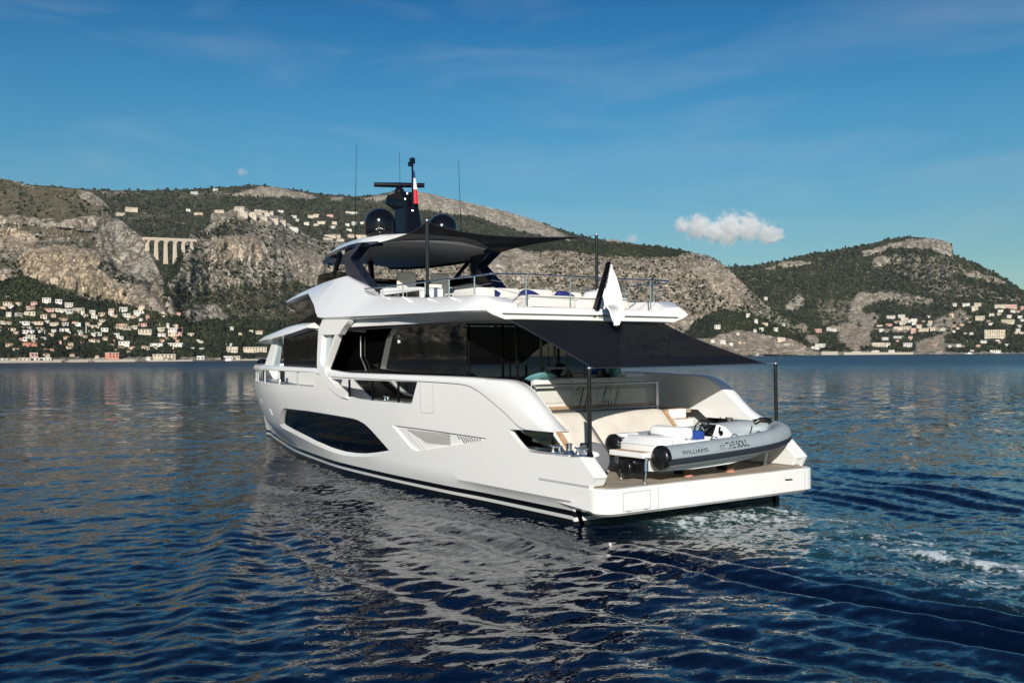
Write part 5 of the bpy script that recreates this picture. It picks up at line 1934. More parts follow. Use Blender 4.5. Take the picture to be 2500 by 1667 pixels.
mb.prism([(.30, -1.1), (1.38, -1.1), (1.28, -1.9), (1.0, -2.3), (.7, -2.3), (.42, -1.9)], 'z', 1.42, 1.47)
tb(mb, 'bow_deck', 'cream2', smooth=0)
mb = MB()
mb.box(.27, .34, -.75, .45, 1.55, 1.60)
tb(mb, 'side_cushion', 'white', smooth=60, bevel=.02)
mb = MB()
mb.box(.20, .27, -1.05, -.42, 1.56, 1.60)
tb(mb, 'blue_trim', 'blue', smooth=60, bevel=.015)
for (y, x) in ((.0, .16), (-.62, .17), (-1.45, .24)):
    mb = MB()
    arc = [(x + .0, y + .09 * math.cos(a), 1.60 + (.02 * -y) + .055 * math.sin(a)) for a in np.linspace(0, math.pi, 9)]
    mb.tube(arc, .012, 6)
    tb(mb, 'grab_handle', 'pvcdark', tube, smooth=40)
mb = MB()
mb.tube([(1.10, -2.30, 1.78), (1.02, -2.42, 1.86), (.86, -2.50, 1.85), (.80, -2.50, 1.80)], .055, 8)
mb.tube([(1.12, -2.16, 1.50), (1.12, -2.24, 1.72)], .014, 6)
tb(mb, 'bow_gripper', 'rubber', smooth=50)
mb = MB()
mb.lathe([(0, 0), (.06, 0), (.06, .012), (.045, .016), (0, .016)], (1.40, -1.55, 1.60), 14, (-1, 0, .15))
tb(mb, 'valve', 'pvc', tube, smooth=30)
mb = MB()
mb.box(.52, 1.20, 1.42, 1.70, .97, 1.27)
mb.lathe([(.16, 0), (.16, .16), (.12, .18), (0, .18)], (.86, 1.66, 1.08), 18, (0, 1, 0))
mb.box(.6, 1.1, 1.68, 1.78, 1.12, 1.2)
jet = tb(mb, 'jet_drive', 'rubber', smooth=30, bevel=.02)
for q in ((.66, 1.74, 1.20), (1.08, 1.72, 1.18), (1.0, 1.80, 1.03)):
    mb = MB()
    mb.lathe([(0, 0), (.03, 0), (.03, .02), (0, .03)], q, 10, (-.3, 1, 0))
    tb(mb, 'jet_bolt', 'steel', jet, smooth=30)
for (x, y) in ((1.40, 1.50), (1.32, 1.53)):
    mb = MB()
    mb.lathe([(0, 0), (.035, 0), (.035, .03), (0, .035)], (x, y, 1.50), 10, (0, 1, 0))
    tb(mb, 'filler_cap', 'steel', smooth=30)
# black lettering along the tube
def tube_text(body, size, y0, deg, width, name, m='ink', shear=0.0, off=0.0):
    ys = np.array([p[1] for p in TP[:40]])
    def fn(c):
        y = y0 - c.x
        i = int(np.argmin(np.abs(ys - y)))
        cx = np.interp(-y, -ys, [p[0] for p in TP[:40]])
        cz = np.interp(-y, -ys, [p[2] for p in TP[:40]])
        a = R(deg) + c.y / RT
        rr = RT + .004 + c.z
        return (cx - rr * math.cos(a) - TO.x, y - TO.y, cz + rr * math.sin(a) - TO.z)
    return text_mesh(name, body, size, None, M[m], tube, .001, fn=fn, width=width, shear=shear, offset=off)
tube_text('WILLIAMS', .115, 1.26, 11, 1.42, 'maker_lettering', off=.0)
tube_text('T/T', .145, .21, 9, .72, 'prefix_lettering', off=-.001)
tube_text('THE SOUL', .205, .02, 9, .72, 'boat_name_lettering', off=.002)

# chocks, cradle and tie-downs that hold it
for k, (x, y) in enumerate(((.62, .42), (.62, -.84))):
    ck = empty('tender_chock', (x, y, .83), 'brown roller chock under the tender ' + ('nearer its tail cones' if k == 0 else 'nearer its bow'), 'chock', 'chocks under the tender')
    mb = MB()
    mb.box(-.13, .13, -.10, .10, .04, .17)
    b = mb.build('chock_block', M['brown'], ck, smooth=0, bevel=.02)
    mb = MB()
    mb.box(-.135, .135, .11, .16, .05, .18)
    mb.build('chock_strap', M['black'], ck, smooth=0, bevel=.01)
    mb = MB()
    mb.lathe([(0, 0), (.10, 0), (.11, .03), (.06, .05), (0, .05)], (-.10, -.02, 0), 14)
    mb.build('chock_pad', M['orange'], ck, smooth=40)
for k, (x, y) in enumerate(((1.12, 1.70), (.28, 1.82))):
    s = empty('tie_down', (x, y, .83), ('farther' if k == 0 else 'nearer') + ' chrome tie-down strap from the tender stern to the deck', 'strap', 'tie-down straps at the tender stern')
    mb = MB()
    mb.tube([(0, -.0, .02), (-.02, -.01, .15), (.0, -.03, .24)], [.012, .018, .012], 8)
    mb.tube([(0, -.03, .23), (.02, -.05, .36), (.02, -.08, .50)], [.035, .028, .03], 8)
    mb.build('hook', M['steel'], s, smooth=40)
    mb = MB()
    mb.lathe([(0, 0), (.06, 0), (.05, .02), (0, .02)], (0, 0, 0), 12)
    mb.build('deck_eye', M['satin'], s, smooth=30)
cr = empty('bow_cradle', (1.02, -2.62, .83), 'bronze toned steel cradle propping the bow of the tender', 'cradle')
mb = MB()
mb.tube([(.10, -.20, 0), (.02, -.10, .55)], .035, 8)
mb.build('prop_post', M['brown'], cr, smooth=40)
mb = MB()
mb.tube([(-.10, .22, 0), (-.12, .05, .50)], .022, 8)
mb.tube([(.10, -.20, .02), (-.10, .22, .02)], .022, 8)
mb.build('prop_brace', M['satin'], cr, smooth=40)

# round grey fender standing behind the port coaming
fe = empty('round_fender', (1.52, 2.14, .83), 'large round grey fender with a dark band standing beside the port corner', 'fender')
ax = Vector((-.80, .45, .12)).normalized()
mb = MB()
mb.lathe([(.0, -.17), (.26, -.17), (.345, -.12), (.37, -.04), (.37, .06), (.345, .13), (.26, .165), (.0, .17)], (0, 0, .37), 36, ax)
mb.build('fender_body', M['ringgrey'], fe, smooth=40)
mb = MB()
a_ = ax.cross(Vector((0, 0, 1))).normalized(); b_ = a_.cross(ax).normalized()
for s_ in (1,):
    rings = []
    for u_ in np.linspace(-.37, .37, 15):
        w_ = math.sqrt(max(.373 ** 2 - u_ ** 2, 0))
    pathp = [Vector((0, 0, .37)) + ax * h + b_ * r + a_ * .16 for r, h in ((.0, .178), (.20, .178), (.30, .15), (.345, .07), (.345, -.08), (.28, -.16), (.15, -.178))]
    rings = []
    for p in pathp:
        rings.append([tuple(p - a_ * .05), tuple(p + a_ * .05), tuple(p + a_ * .05 + (p - Vector((0, 0, .37))).normalized() * .012), tuple(p - a_ * .05 + (p - Vector((0, 0, .37))).normalized() * .012)])
    mb.loft(rings)
mb.build('fender_band', M['pvcdark'], fe, smooth=30)

# white low bag lying on the port coaming
bg = MB()
bg.lathe([(0, -.02), (.16, 0), (.19, .05), (.15, .11), (.06, .135), (0, .14)], (.92, 2.66, 1.33), 18)
tag(bg.build('white_bag', M['whitecloth'], None, smooth=60), 'small white rounded bag on the port stern corner beside the capstan', 'bag')
# ================================================================== AWNINGS, POLES, FLAGS, CUSHIONS
def pole(loc, h, label, group):
    p = empty('awning_pole', loc, label, 'pole', group)
    mb = MB()
    mb.lathe([(.045, 0), (.045, h * .5), (.042, h - .03), (.0, h - .03)], (0, 0, 0), 14)
    mb.build('pole_tube', M['carbon'], p, smooth=40)
    mb = MB()
    mb.lathe([(.046, h - .03), (.046, h - .005), (.02, h), (0, h)], (0, 0, 0), 14)
    mb.build('pole_cap', M['satin'], p, smooth=40)
    mb = MB()
    mb.lathe([(.075, 0), (.075, .03), (.055, .06), (.055, .1), (.045, .1)], (0, 0, 0), 14)
    mb.build('pole_socket', M['black'], p, smooth=30)
    return p
pole((.72, 2.84, 1.385), 1.735, 'black pole holding up the lower awning, on the near stern corner', 'awning poles')
pole((.90, -2.80, 1.385), 1.765, 'black pole holding up the lower awning, behind the tender bow', 'awning poles')
pole((7.2, 2.75, 4.80), 1.98, 'thin black pole beside the hardtop rising from the near sun deck rail', 'awning poles')
pole((7.2, -2.75, 4.80), 1.98, 'thin black pole behind the white flag rising from the far sun deck rail', 'awning poles')

def sail(name, A, B, C, D, bow_top, bow_near, bow_aft, bow_far, sag, label, crown=0.0, n=28):
    """four-cornered stretched sail: A-B fixed edge (near to far), C near pole, D far pole; hollow edges"""
    A, B, C, D = (np.array(q, float) for q in (A, B, C, D))
    mid = (A + B + C + D) / 4
    def P(s, t):
        top = A + (B - A) * s
        bot = C + (D - C) * s
        k4 = 4 * s * (1 - s)
        top = top + np.array([bow_top, 0, crown]) * k4
        bot = bot + np.array([bow_aft, 0, -.02]) * k4
        p = top * (1 - t) + bot * t
        q4 = 4 * t * (1 - t)
        yb = (bow_near * (1 - s) + -bow_far * s) * q4
        p = p + np.array([0, -yb, 0])
        p = p + np.array([0, 0, -sag * k4 * q4])
        return tuple(p)
    mb = MB()
    mb.grid(P, np.linspace(0, 1, n), np.linspace(0, 1, n))
    em = empty(name, tuple((A + B) / 2), label, 'awning')
    off = (A + B) / 2
    mb.v = [tuple(np.array(q) - off) for q in mb.v]
    cl = mb.build('awning_cloth', M['shade'], em, smooth=60)
    hem = MB()
    for s in (0, 1):
        hem.tube([tuple(np.array(P(s, t)) - off) for t in np.linspace(0, 1, n)], .012, 6)
    hem.tube([tuple(np.array(P(s, 1)) - off) for s in np.linspace(0, 1, n)], .012, 6)
    hem.build('awning_hem', M['pvcdark'], em, smooth=50)
    return em, P, off
lower, P_, off_ = sail('stern_awning', (3.75, 2.62, 4.13), (4.12, -2.35, 4.15), (.74, 2.74, 3.10), (1.02, -2.62, 3.13), 0, .05, .60, .26, .06, 'dark mesh awning sloping down over the cockpit from the upper deck to the stern poles')
mb = MB()
for c, q in (((.74, 2.74, 3.10), (.72, 2.84, 3.112)), ((1.02, -2.62, 3.13), (.90, -2.80, 3.14))):
    mb.tube([tuple(np.array(c) - off_), tuple(np.array(q) - off_)], .007, 6)
mb.build('lashing_cord', M['satin'], lower, smooth=40)
upper, P_, off_ = sail('hardtop_awning', (12.15, 2.46, 6.56), (12.0, -2.46, 6.60), (7.28, 2.72, 6.765), (7.4, -2.58, 6.72), -.55, .45, 1.25, .45, .12, 'dark mesh awning stretched aft from the white hardtop to the sun deck poles', crown=.34)
mb = MB()
for c, q in (((7.28, 2.72, 6.765), (7.2, 2.75, 6.77)), ((7.4, -2.58, 6.72), (7.2, -2.75, 6.77))):
    mb.tube([tuple(np.array(c) - off_), tuple(np.array(q) - off_)], .007, 6)
mb.build('lashing_cord', M['satin'], upper, smooth=40)

# flag staff on the stern of the upper deck, with a limp white flag
mb = MB()
mb.loft([[(4.02, .05, 4.42), (3.86, .05, 4.42), (3.86, -.05, 4.42), (4.02, -.05, 4.42)], [(3.50, .035, 5.53), (3.39, .035, 5.55), (3.39, -.035, 5.55), (3.50, -.035, 5.53)]])
mb.build('flag_staff', M['black'], yacht, smooth=0, bevel=.01)
fl = MB()
_fr = [(0, -.02, .02), (.17, .06, -.08), (.31, .11, -.12), (.54, .24, -.17), (.67, .215, -.19), (.75, .08, -.21), (.85, .04, -.225), (.93, .02, -.13), (1.0, .005, -.01)]
def flagp(a, b):      # a down 0..1, b across the gathered cloth
    l_, r_ = np.interp(a, [q[0] for q in _fr], [q[1] for q in _fr]), np.interp(a, [q[0] for q in _fr], [q[2] for q in _fr])
    fold = (.02 + .085 * min(a * 2, 1)) * math.sin(b * 10.5 + 1.2 * a) * (1 - .6 * max(0, a - .85) / .15)
    back = -.10 * math.exp(-((b - .42) / .10) ** 2) * min(a * 2, 1)
    return (3.36 - .12 * a + fold + back, l_ + (r_ - l_) * b + .018 * math.sin(b * 15 + a * 5) * a, 5.47 - 1.43 * a)
fl.grid(flagp, np.linspace(0, 1, 40), np.linspace(0, 1, 40))
fo_ = fl.build('white_flag', M['whitecloth'], None, smooth=60, solid=.004)
tag(fo_, 'limp white flag hanging in folds from the slanted stern staff', 'flag')
# small blue-white-red courtesy flag wrapped round the mast halyard
cf = empty('courtesy_flag', (12.9, -.02, 8.95), 'small blue, white and red flag hanging limp beside the mast pole', 'flag')
def tri(z0, z1, wa, wb, m, nm):
    mb = MB()
    mb.grid(lambda a, b: (-.10 + .03 * math.sin(b * 9), .03 - .22 * (1 - a) * 0 - (wa + (wb - wa) * a) * (b - .35) + .12 * ((8.95 + z0 + (z1 - z0) * a) - 8.95) * .35, z0 + (z1 - z0) * a), np.linspace(0, 1, 8), np.linspace(0, 1, 9))
    mb.build(nm, M[m], cf, smooth=60, solid=.004)
tri(.25, .02, .03, .07, 'bluecloth', 'blue_stripe')
tri(.02, -.33, .07, .14, 'whitecloth', 'white_stripe')
tri(-.33, -.78, .14, .17, 'red', 'red_stripe')

def pillow(name, c, s, rot, m, label, cat='cushion', group=None):
    mb = MB()
    n = 12
    def P(side):
        def f(a, b):
            e = (1 - abs(2 * a - 1) ** 2.6) * (1 - abs(2 * b - 1) ** 2.6)
            pin = 1 - .10 * (abs(2 * a - 1) * abs(2 * b - 1))
            return ((a - .5) * s[0] * pin, (b - .5) * s[1] * pin, side * s[2] * .5 * e ** .6)
        return f
    mb.grid(P(1), np.linspace(0, 1, n), np.linspace(0, 1, n))
    mb.grid(P(-1), np.linspace(0, 1, n), np.linspace(0, 1, n))
    o = mb.build(name, M[m], None, smooth=60)
    o.location = c
    o.rotation_euler = rot
    tag(o, label, cat, group)
    return o
pillow('teal_cushion', (4.20, 1.46, 2.84), (.62, .62, .17), (R(8), R(14), R(20)), 'teal', 'teal cushion on top of the cream cockpit sofa, above the glass rail')
pillow('blue_cushion', (5.0, -.92, 3.0), (.52, .30, .12), (R(20), R(35), R(60)), 'cobalt', 'bright blue cushion showing under the lower edge of the stern awning')
BG = 'navy cushions on the sun deck sofa'
for (x, y, z, r, lab) in ((6.55, 1.30, 4.93, .3, 'navy cushion on the sun deck sofa, nearest the hardtop'), (6.62, .04, 4.93, .2, 'navy cushion in the middle of the three on the sun deck sofa'), (6.60, -1.10, 4.93, .1, 'navy cushion on the sun deck sofa, nearest the white flag')):
    pillow('navy_cushion', (x, y, z), (.30, .62, .26), (R(10), R(25), r), 'blue', lab, group=BG)
pillow('dark_cushion', (5.6, -2.0, 2.92), (.3, .3, .12), (R(70), 0, R(30)), 'teal', 'dark teal cushion by the far cockpit locker')
# folding chair on the sun deck
fc = empty('folding_chair', (9.6, .95, 4.47), 'white folding deck chair on the sun deck behind the thin black pole', 'chair')
mb = MB()
mb.box(-.24, .24, -.26, .26, .42, .46)
mb.build('seat', M['cream2'], fc, smooth=0, bevel=.015)
mb = MB()
mb.box(.20, .24, -.26, .26, .58, .92)
mb.build('backrest', M['cream2'], fc, smooth=0, bevel=.012)
for s in (1, -1):
    mb = MB()
    mb.tube([(-.24, s * .27, 0), (.24, s * .27, .62), (.26, s * .27, .92)], .016, 6)
    mb.build('leg', M['white'], fc, smooth=40)
    mb = MB()
    mb.tube([(.24, s * .27, 0), (-.24, s * .27, .62)], .016, 6)
    mb.build('leg', M['white'], fc, smooth=40)
    mb = MB()
    mb.box(-.26, .22, s * .27 - .025, s * .27 + .025, .62, .65)
    mb.build('armrest', M['white'], fc, smooth=0)
# white rounded locker by the far rail of the sun deck
mb = MB()
mb.box(5.2, 6.2, -2.0, -1.35, 4.45, 5.05)
lk2 = mb.build('sun_deck_locker', M['white'], yacht, smooth=60, bevel=.16, seg=5)
mb = MB()
mb.lathe([(.16, 0), (.15, .05), (.08, .09), (0, .1)], (5.7, -1.68, 5.03), 18)
mb.build('locker_knob', M['white'], lk2, smooth=60)
# writing on the stern edge of the upper deck
stern_text('INFYNITO 90', .075, -.055, 4.268, 1.05, 'model_lettering', 'ink')
for (ya, yb) in ((.10, .0), (-.66, -.58)):
    mb = MB()
    mb.add([(4.02 - .01, ya, 4.29), (4.02 - .01, (ya + yb) / 2, 4.315), (4.02 - .01, yb, 4.30), (4.02 - .01, (ya + yb) / 2, 4.272)], [(0, 1, 2, 3)])
    mb.v = [(3.925 - .005 + .24 * (z - 4.26) - .02, y, z) for x, y, z in mb.v]
    mb.build('model_emblem', M['ink'], ud, smooth=0, solid=.004)
text_mesh('lift_lettering', 'LIFT', .075, None, M['gel_grey'], ud, .002, fn=lambda c: (3.915 + .25 * (c.y) - c.z, -.30 - c.x, 4.385 + c.y), width=1.0)
# ================================================================== HOUSES, WALLS, VIADUCT, TREES ON THE COAST
def hmat(nm, c):
    return mat(nm, c, 0.85, noise=0.06, nscale=.3)
HW = {'W': hmat('white_render', (.60, .57, .51)), 'C': hmat('cream_render', (.52, .45, .34)), 'T': hmat('tan_render', (.50, .38, .27)),
      'P': hmat('pink_render', (.55, .33, .28)), 'S': hmat('salmon_render', (.52, .22, .16)), 'G': hmat('grey_render', (.40, .40, .38)), 'L': hmat('old_stone', (.46, .40, .32))}
HR_ = {'t': hmat('terracotta_tiles', (.36, .16, .09)), 'f': hmat('pale_flat_roof', (.55, .52, .47)), 'o': hmat('orange_tiles', (.44, .20, .10)), 'd': hmat('dark_flat_roof', (.22, .21, .20))}
M['hwin'] = mat('dark_house_window', (.03, .033, .04), 0.2)
HNAME = {'W': 'white', 'C': 'cream', 'T': 'tan', 'P': 'pink', 'S': 'salmon', 'G': 'grey', 'L': 'old stone'}

# houses in image pixels: column and row of foot, width, height; then colour, roof
H = []
def hs(ox, oy, sc, rows):
    for r in rows:
        x, y, w, h, c = r[:5]
        H.append((ox + x / sc, oy + y / sc, w / sc, h / sc, c, r[5] if len(r) > 5 else ('f' if c in 'WGL' else 't')))
hs(0, 690, 7.127, [(810, 345, 140, 80, 'W'), (1020, 352, 110, 55, 'W'), (590, 375, 100, 45, 'P'), (540, 455, 130, 55, 'T'), (320, 378, 90, 38, 'C'), (130, 285, 40, 45, 'W'), (130, 378, 140, 45, 'C'), (60, 445, 100, 30, 'T'), (1200, 420, 130, 68, 'W'), (980, 490, 120, 40, 'C', 'f'), (1080, 505, 70, 45, 'W'), (1210, 525, 120, 62, 'W'), (1380, 492, 170, 45, 'C', 'f'), (1440, 545, 60, 48, 'W'), (840, 490, 150, 45, 'P'), (520, 555, 180, 45, 'C', 'f'), (340, 575, 100, 45, 'G'), (150, 575, 80, 55, 'W'), (760, 612, 110, 62, 'C', 'o'), (930, 595, 80, 55, 'T'), (1610, 545, 90, 62, 'W'), (1640, 602, 100, 32, 'W'), (1770, 565, 110, 48, 'T'), (1930, 565, 90, 60, 'W'), (2015, 582, 70, 30, 'C'), (2150, 485, 130, 55, 'W'), (2200, 590, 130, 50, 'W'), (2230, 642, 60, 36, 'W'), (140, 715, 110, 40, 'C'), (430, 722, 160, 45, 'W'), (650, 715, 190, 42, 'C', 'o'), (940, 735, 140, 50, 'C'), (1110, 645, 130, 36, 'T'), (1140, 742, 100, 45, 'W'), (1310, 705, 110, 28, 'T'), (210, 825, 120, 34, 'C', 'o'), (480, 800, 190, 34, 'W'), (480, 872, 210, 40, 'W'), (710, 805, 120, 28, 'C'), (1120, 845, 150, 46, 'W'), (530, 955, 150, 40, 'C', 'f'), (1300, 945, 80, 44, 'C'), (1200, 895, 50, 40, 'W'), (1420, 915, 50, 48, 'W'), (1465, 955, 100, 44, 'T'), (1610, 875, 80, 44, 'W'), (1720, 905, 100, 42, 'W'), (1640, 772, 170, 28, 'C', 'f'), (1820, 835, 120, 46, 'W'), (2120, 742, 180, 32, 'T', 'o'), (2210, 805, 150, 55, 'C', 'o'), (520, 1085, 220, 45, 'S', 'o'), (160, 1095, 110, 40, 'T'), (1050, 1045, 40, 40, 'P'), (1600, 1015, 110, 36, 'C'), (1720, 1025, 80, 36, 'C'), (1830, 985, 80, 45, 'C'), (2090, 975, 110, 38, 'W'), (2160, 1075, 190, 52, 'W'), (2110, 1135, 100, 30, 'T', 'o'), (2290, 1145, 120, 36, 'T', 'o'), (600, 1290, 110, 70, 'P', 'f'), (820, 1280, 90, 50, 'C', 'o'), (610, 1358, 140, 50, 'W'), (800, 1362, 180, 48, 'W'), (430, 1355, 180, 38, 'C', 'f'), (1950, 1310, 225, 95, 'S', 'f'), (260, 1350, 120, 34, 'C'), (40, 1360, 150, 38, 'W'), (1255, 1270, 80, 36, 'T'), (1690, 1290, 60, 28, 'C'), (1430, 1050, 50, 26, 'P'), (1230, 1070, 90, 26, 'T'), (780, 1085, 70, 26, 'C')])
hs(310, 690, 7.127, [(230, 525, 200, 38, 'W'), (120, 605, 90, 38, 'T'), (240, 655, 60, 28, 'W'), (270, 745, 150, 45, 'P'), (130, 795, 100, 45, 'C', 'f'), (310, 885, 240, 76, 'C', 'f'), (610, 835, 140, 56, 'C', 'f'), (600, 925, 140, 45, 'W'), (850, 765, 80, 48, 'C'), (710, 755, 50, 45, 'W'), (790, 838, 150, 50, 'W'), (940, 825, 130, 46, 'P'), (910, 905, 130, 46, 'P', 'f'), (780, 915, 130, 55, 'C', 'f'), (820, 975, 90, 38, 'P'), (1110, 915, 110, 36, 'C', 'f'), (510, 1095, 220, 38, 'W'), (840, 1098, 280, 48, 'W'), (350, 1170, 90, 66, 'C', 'f'), (500, 1145, 60, 28, 'W'), (1240, 1038, 60, 46, 'W'), (1300, 1070, 50, 56, 'W'), (1300, 1178, 80, 44, 'C', 'f'), (1160, 1155, 60, 28, 'W'), (1830, 1198, 200, 86, 'C', 'f'), (1790, 1085, 90, 28, 'W'), (2230, 1200, 420, 84, 'C', 'f'), (650, 1325, 380, 84, 'C', 'f'), (1280, 1345, 140, 74, 'W'), (1760, 1340, 160, 66, 'W'), (1910, 1325, 120, 56, 'C', 'f'), (370, 1330, 80, 40, 'W'), (1820, 810, 70, 44, 'W'), (1970, 900, 60, 36, 'C'), (2160, 870, 70, 44, 'C', 'f'), (2300, 885, 130, 60, 'C')])
hs(1700, 720, 5.88, [(305, 475, 90, 48, 'W'), (745, 300, 60, 36, 'W'), (860, 380, 50, 32, 'W'), (985, 418, 90, 24, 'C'), (935, 505, 60, 36, 'W'), (1150, 505, 80, 34, 'W'), (1245, 430, 40, 24, 'W'), (240, 672, 60, 32, 'W'), (380, 690, 90, 42, 'W'), (1770, 745, 130, 50, 'W'), (1700, 770, 130, 34, 'W'), (1740, 535, 90, 52, 'P', 'f'), (1900, 510, 60, 46, 'W'), (1960, 518, 110, 36, 'W'), (1220, 648, 110, 36, 'C', 'f'), (995, 62, 50, 34, 'W')])
hs(2080, 720, 5.6, [(530, 318, 110, 36, 'W'), (670, 308, 100, 40, 'W'), (720, 348, 100, 36, 'C', 'f'), (765, 370, 90, 34, 'W'), (850, 358, 80, 36, 'W'), (620, 378, 80, 26, 'C'), (850, 402, 60, 36, 'W'), (690, 400, 90, 36, 'C', 'f'), (500, 418, 80, 30, 'P'), (380, 428, 80, 22, 'C'), (620, 468, 100, 34, 'C', 'f'), (730, 468, 120, 44, 'C', 'f'), (920, 452, 80, 54, 'C'), (840, 515, 70, 62, 'P', 'f'), (1000, 490, 180, 36, 'C', 'f'), (1100, 480, 100, 40, 'C', 'f'), (450, 612, 80, 36, 'W'), (640, 588, 150, 28, 'G'), (800, 608, 60, 44, 'P', 'f'), (360, 705, 180, 56, 'C', 'f'), (490, 705, 60, 54, 'W'), (760, 705, 110, 54, 'W'), (540, 780, 80, 28, 'W'), (320, 800, 100, 44, 'W'), (60, 800, 110, 28, 'W'), (1390, 148, 80, 36, 'W'), (1560, 138, 90, 24, 'W'), (1720, 150, 90, 40, 'C', 'f'), (1680, 205, 90, 52, 'C', 'f'), (2030, 168, 150, 36, 'C', 'f'), (2180, 175, 150, 42, 'P', 'f'), (2330, 200, 40, 44, 'P', 'f'), (2030, 228, 70, 24, 'W'), (2200, 230, 60, 22, 'W'), (2270, 230, 80, 22, 'C'), (1910, 276, 60, 22, 'W'), (2010, 268, 50, 26, 'C'), (1750, 340, 110, 54, 'C', 'f'), (2130, 380, 160, 42, 'C', 'f'), (1955, 585, 270, 110, 'C', 'f'), (2270, 498, 50, 36, 'W'), (2280, 526, 120, 22, 'C', 'f'), (1990, 626, 50, 14, 'W'), (1800, 652, 80, 32, 'W'), (1730, 708, 50, 26, 'P', 'f'), (1960, 790, 130, 36, 'W'), (1900, 408, 60, 26, 'W'), (2300, 308, 60, 22, 'W'), (2330, 352, 50, 22, 'W'), (1640, 768, 40, 18, 'W')])
hs(440, 430, 4.704, [(680, 398, 120, 42, 'L'), (720, 448, 110, 36, 'L'), (832, 478, 88, 62, 'C', 'f'), (900, 438, 90, 52, 'L'), (975, 428, 70, 24, 'L'), (1050, 426, 40, 18, 'L'), (450, 412, 110, 18, 'L'), (1155, 416, 70, 22, 'W'), (1310, 474, 60, 22, 'W'), (1350, 516, 40, 22, 'W'), (1450, 556, 60, 26, 'W'), (1500, 470, 70, 26, 'C'), (1560, 466, 70, 34, 'C'), (1720, 460, 80, 22, 'P'), (1620, 540, 100, 26, 'C'), (1560, 566, 60, 22, 'C'), (1770, 550, 60, 34, 'C'), (1760, 596, 50, 26, 'W'), (1970, 430, 140, 20, 'W'), (1920, 566, 50, 22, 'W'), (2000, 556, 50, 34, 'W'), (2090, 546, 50, 20, 'W'), (1940, 626, 60, 18, 'W'), (1720, 696, 150, 30, 'C'), (1810, 702, 70, 36, 'C'), (1840, 746, 90, 32, 'C'), (1980, 706, 120, 44, 'C'), (2090, 708, 120, 40, 'C'), (1700, 726, 120, 22, 'C'), (1290, 612, 130, 22, 'W'), (92, 400, 50, 16, 'W'), (210, 440, 100, 20, 'T', 'f'), (160, 200, 90, 18, 'G'), (405, 165, 60, 18, 'G'), (960, 490, 90, 26, 'L'), (1080, 520, 100, 28, 'L'), (1180, 545, 70, 36, 'L'), (1000, 455, 60, 30, 'L')])
hs(0, 400, 3.016, [(968, 350, 88, 28, 'C', 'f'), (890, 378, 60, 16, 'C', 'f'), (1385, 344, 26, 10, 'W')])

# smaller houses scattered at random between those listed in image pixels
_hr = random.Random(21)
def infill(x0, x1, y0, y1, n, wlo, whi, tilt=0.0):
    k = t = 0
    while k < n and t < 4000:
        t += 1
        x, y = _hr.uniform(x0, x1), _hr.uniform(y0, y1)
        y += tilt * (x - x0)
        w = _hr.uniform(wlo, whi)
        if any(abs(x - q[0]) < (w + q[2]) * .55 and abs(y - q[1]) < 5.5 for q in H): continue
        c = _hr.choice('WCCTTPCW')
        H.append((x, y, w, w * _hr.uniform(.38, .55), c, 'f' if c == 'W' else _hr.choice('ttfo')))
        k += 1
infill(-5, 440, 748, 862, 46, 8, 14)
infill(2140, 2490, 768, 846, 26, 6, 11)
infill(1745, 1930, 800, 846, 6, 6, 10)
ORD = ['leftmost', 'second from left', 'third from left', 'fourth from left', 'fifth from left', 'sixth from left', 'seventh from left', 'eighth from left', 'ninth from left', 'tenth from left', 'eleventh from left', 'twelfth from left', 'thirteenth from left', 'fourteenth from left', 'fifteenth from left', 'sixteenth from left', 'seventeenth from left', 'eighteenth from left', 'nineteenth from left', 'twentieth from left', 'twenty-first from left', 'twenty-second from left', 'twenty-third from left', 'twenty-fourth from left', 'twenty-fifth from left']
def zone_of(px, py):
    if px < 700 and py > 690: return 'left shore'
    if px < 700: return 'rock village'
    if px < 1100: return 'slope behind the radar domes'
    if py < 765 and px > 2290: return 'upper right hillside'
    if px < 2000: return 'headland below the awning'
    return 'right shore'
ZROWS = {'left shore': [(726, 'highest row'), (747, 'fifth row up'), (769, 'fourth row up'), (790, 'third row up'), (812, 'second row up'), (848, 'lower row'), (900, 'waterfront row')],
         'rock village': [(508, 'skyline group'), (600, 'village on the crag')], 'slope behind the radar domes': [(534, 'upper row'), (558, 'middle row'), (700, 'lower row')],
         'upper right hillside': [(750, 'top row'), (766, 'second row')], 'headland below the awning': [(790, 'upper row'), (810, 'middle row'), (870, 'lower row')],
         'right shore': [(788, 'upper row'), (806, 'middle row'), (832, 'lower row'), (880, 'waterfront row')]}
WHERE = {'left shore': 'left shore', 'rock village': 'left crag', 'slope behind the radar domes': 'behind the domes', 'upper right hillside': 'far right hillside', 'headland below the awning': 'headland by awning', 'right shore': 'right shore'}
def row_of(zn, py):
    for lim, nm in ZROWS[zn]:
        if py <= lim: return nm
    return ZROWS[zn][-1][1]
keyed = {}
for k, h in enumerate(H):
    zn = zone_of(h[0], h[1])
    keyed.setdefault((zn, row_of(zn, h[1])), []).append(k)
LAB = {}
for (zn, rw), ks in keyed.items():
    bykind = {}
    for k in sorted(ks, key=lambda q: H[q][0]):
        h = H[k]
        kind = HNAME[h[4]] + ' ' + {'t': 'tiled', 'o': 'orange-roofed', 'f': 'flat-roofed', 'd': 'flat-roofed'}[h[5]] + ' ' + ('villa' if h[2] * 1.0 < 26 else 'long building')
        bykind.setdefault(kind, []).append(k)
    for kind, kk in bykind.items():
        for i, k in enumerate(kk):
            place = rw + ', ' + WHERE[zn]
            LAB[k] = (kind + ', ' + ORD[min(i, 24)] + ' of its kind, ' + place) if len(kk) > 1 else ('the only ' + kind + ' in the ' + place)
WIN_ME = None
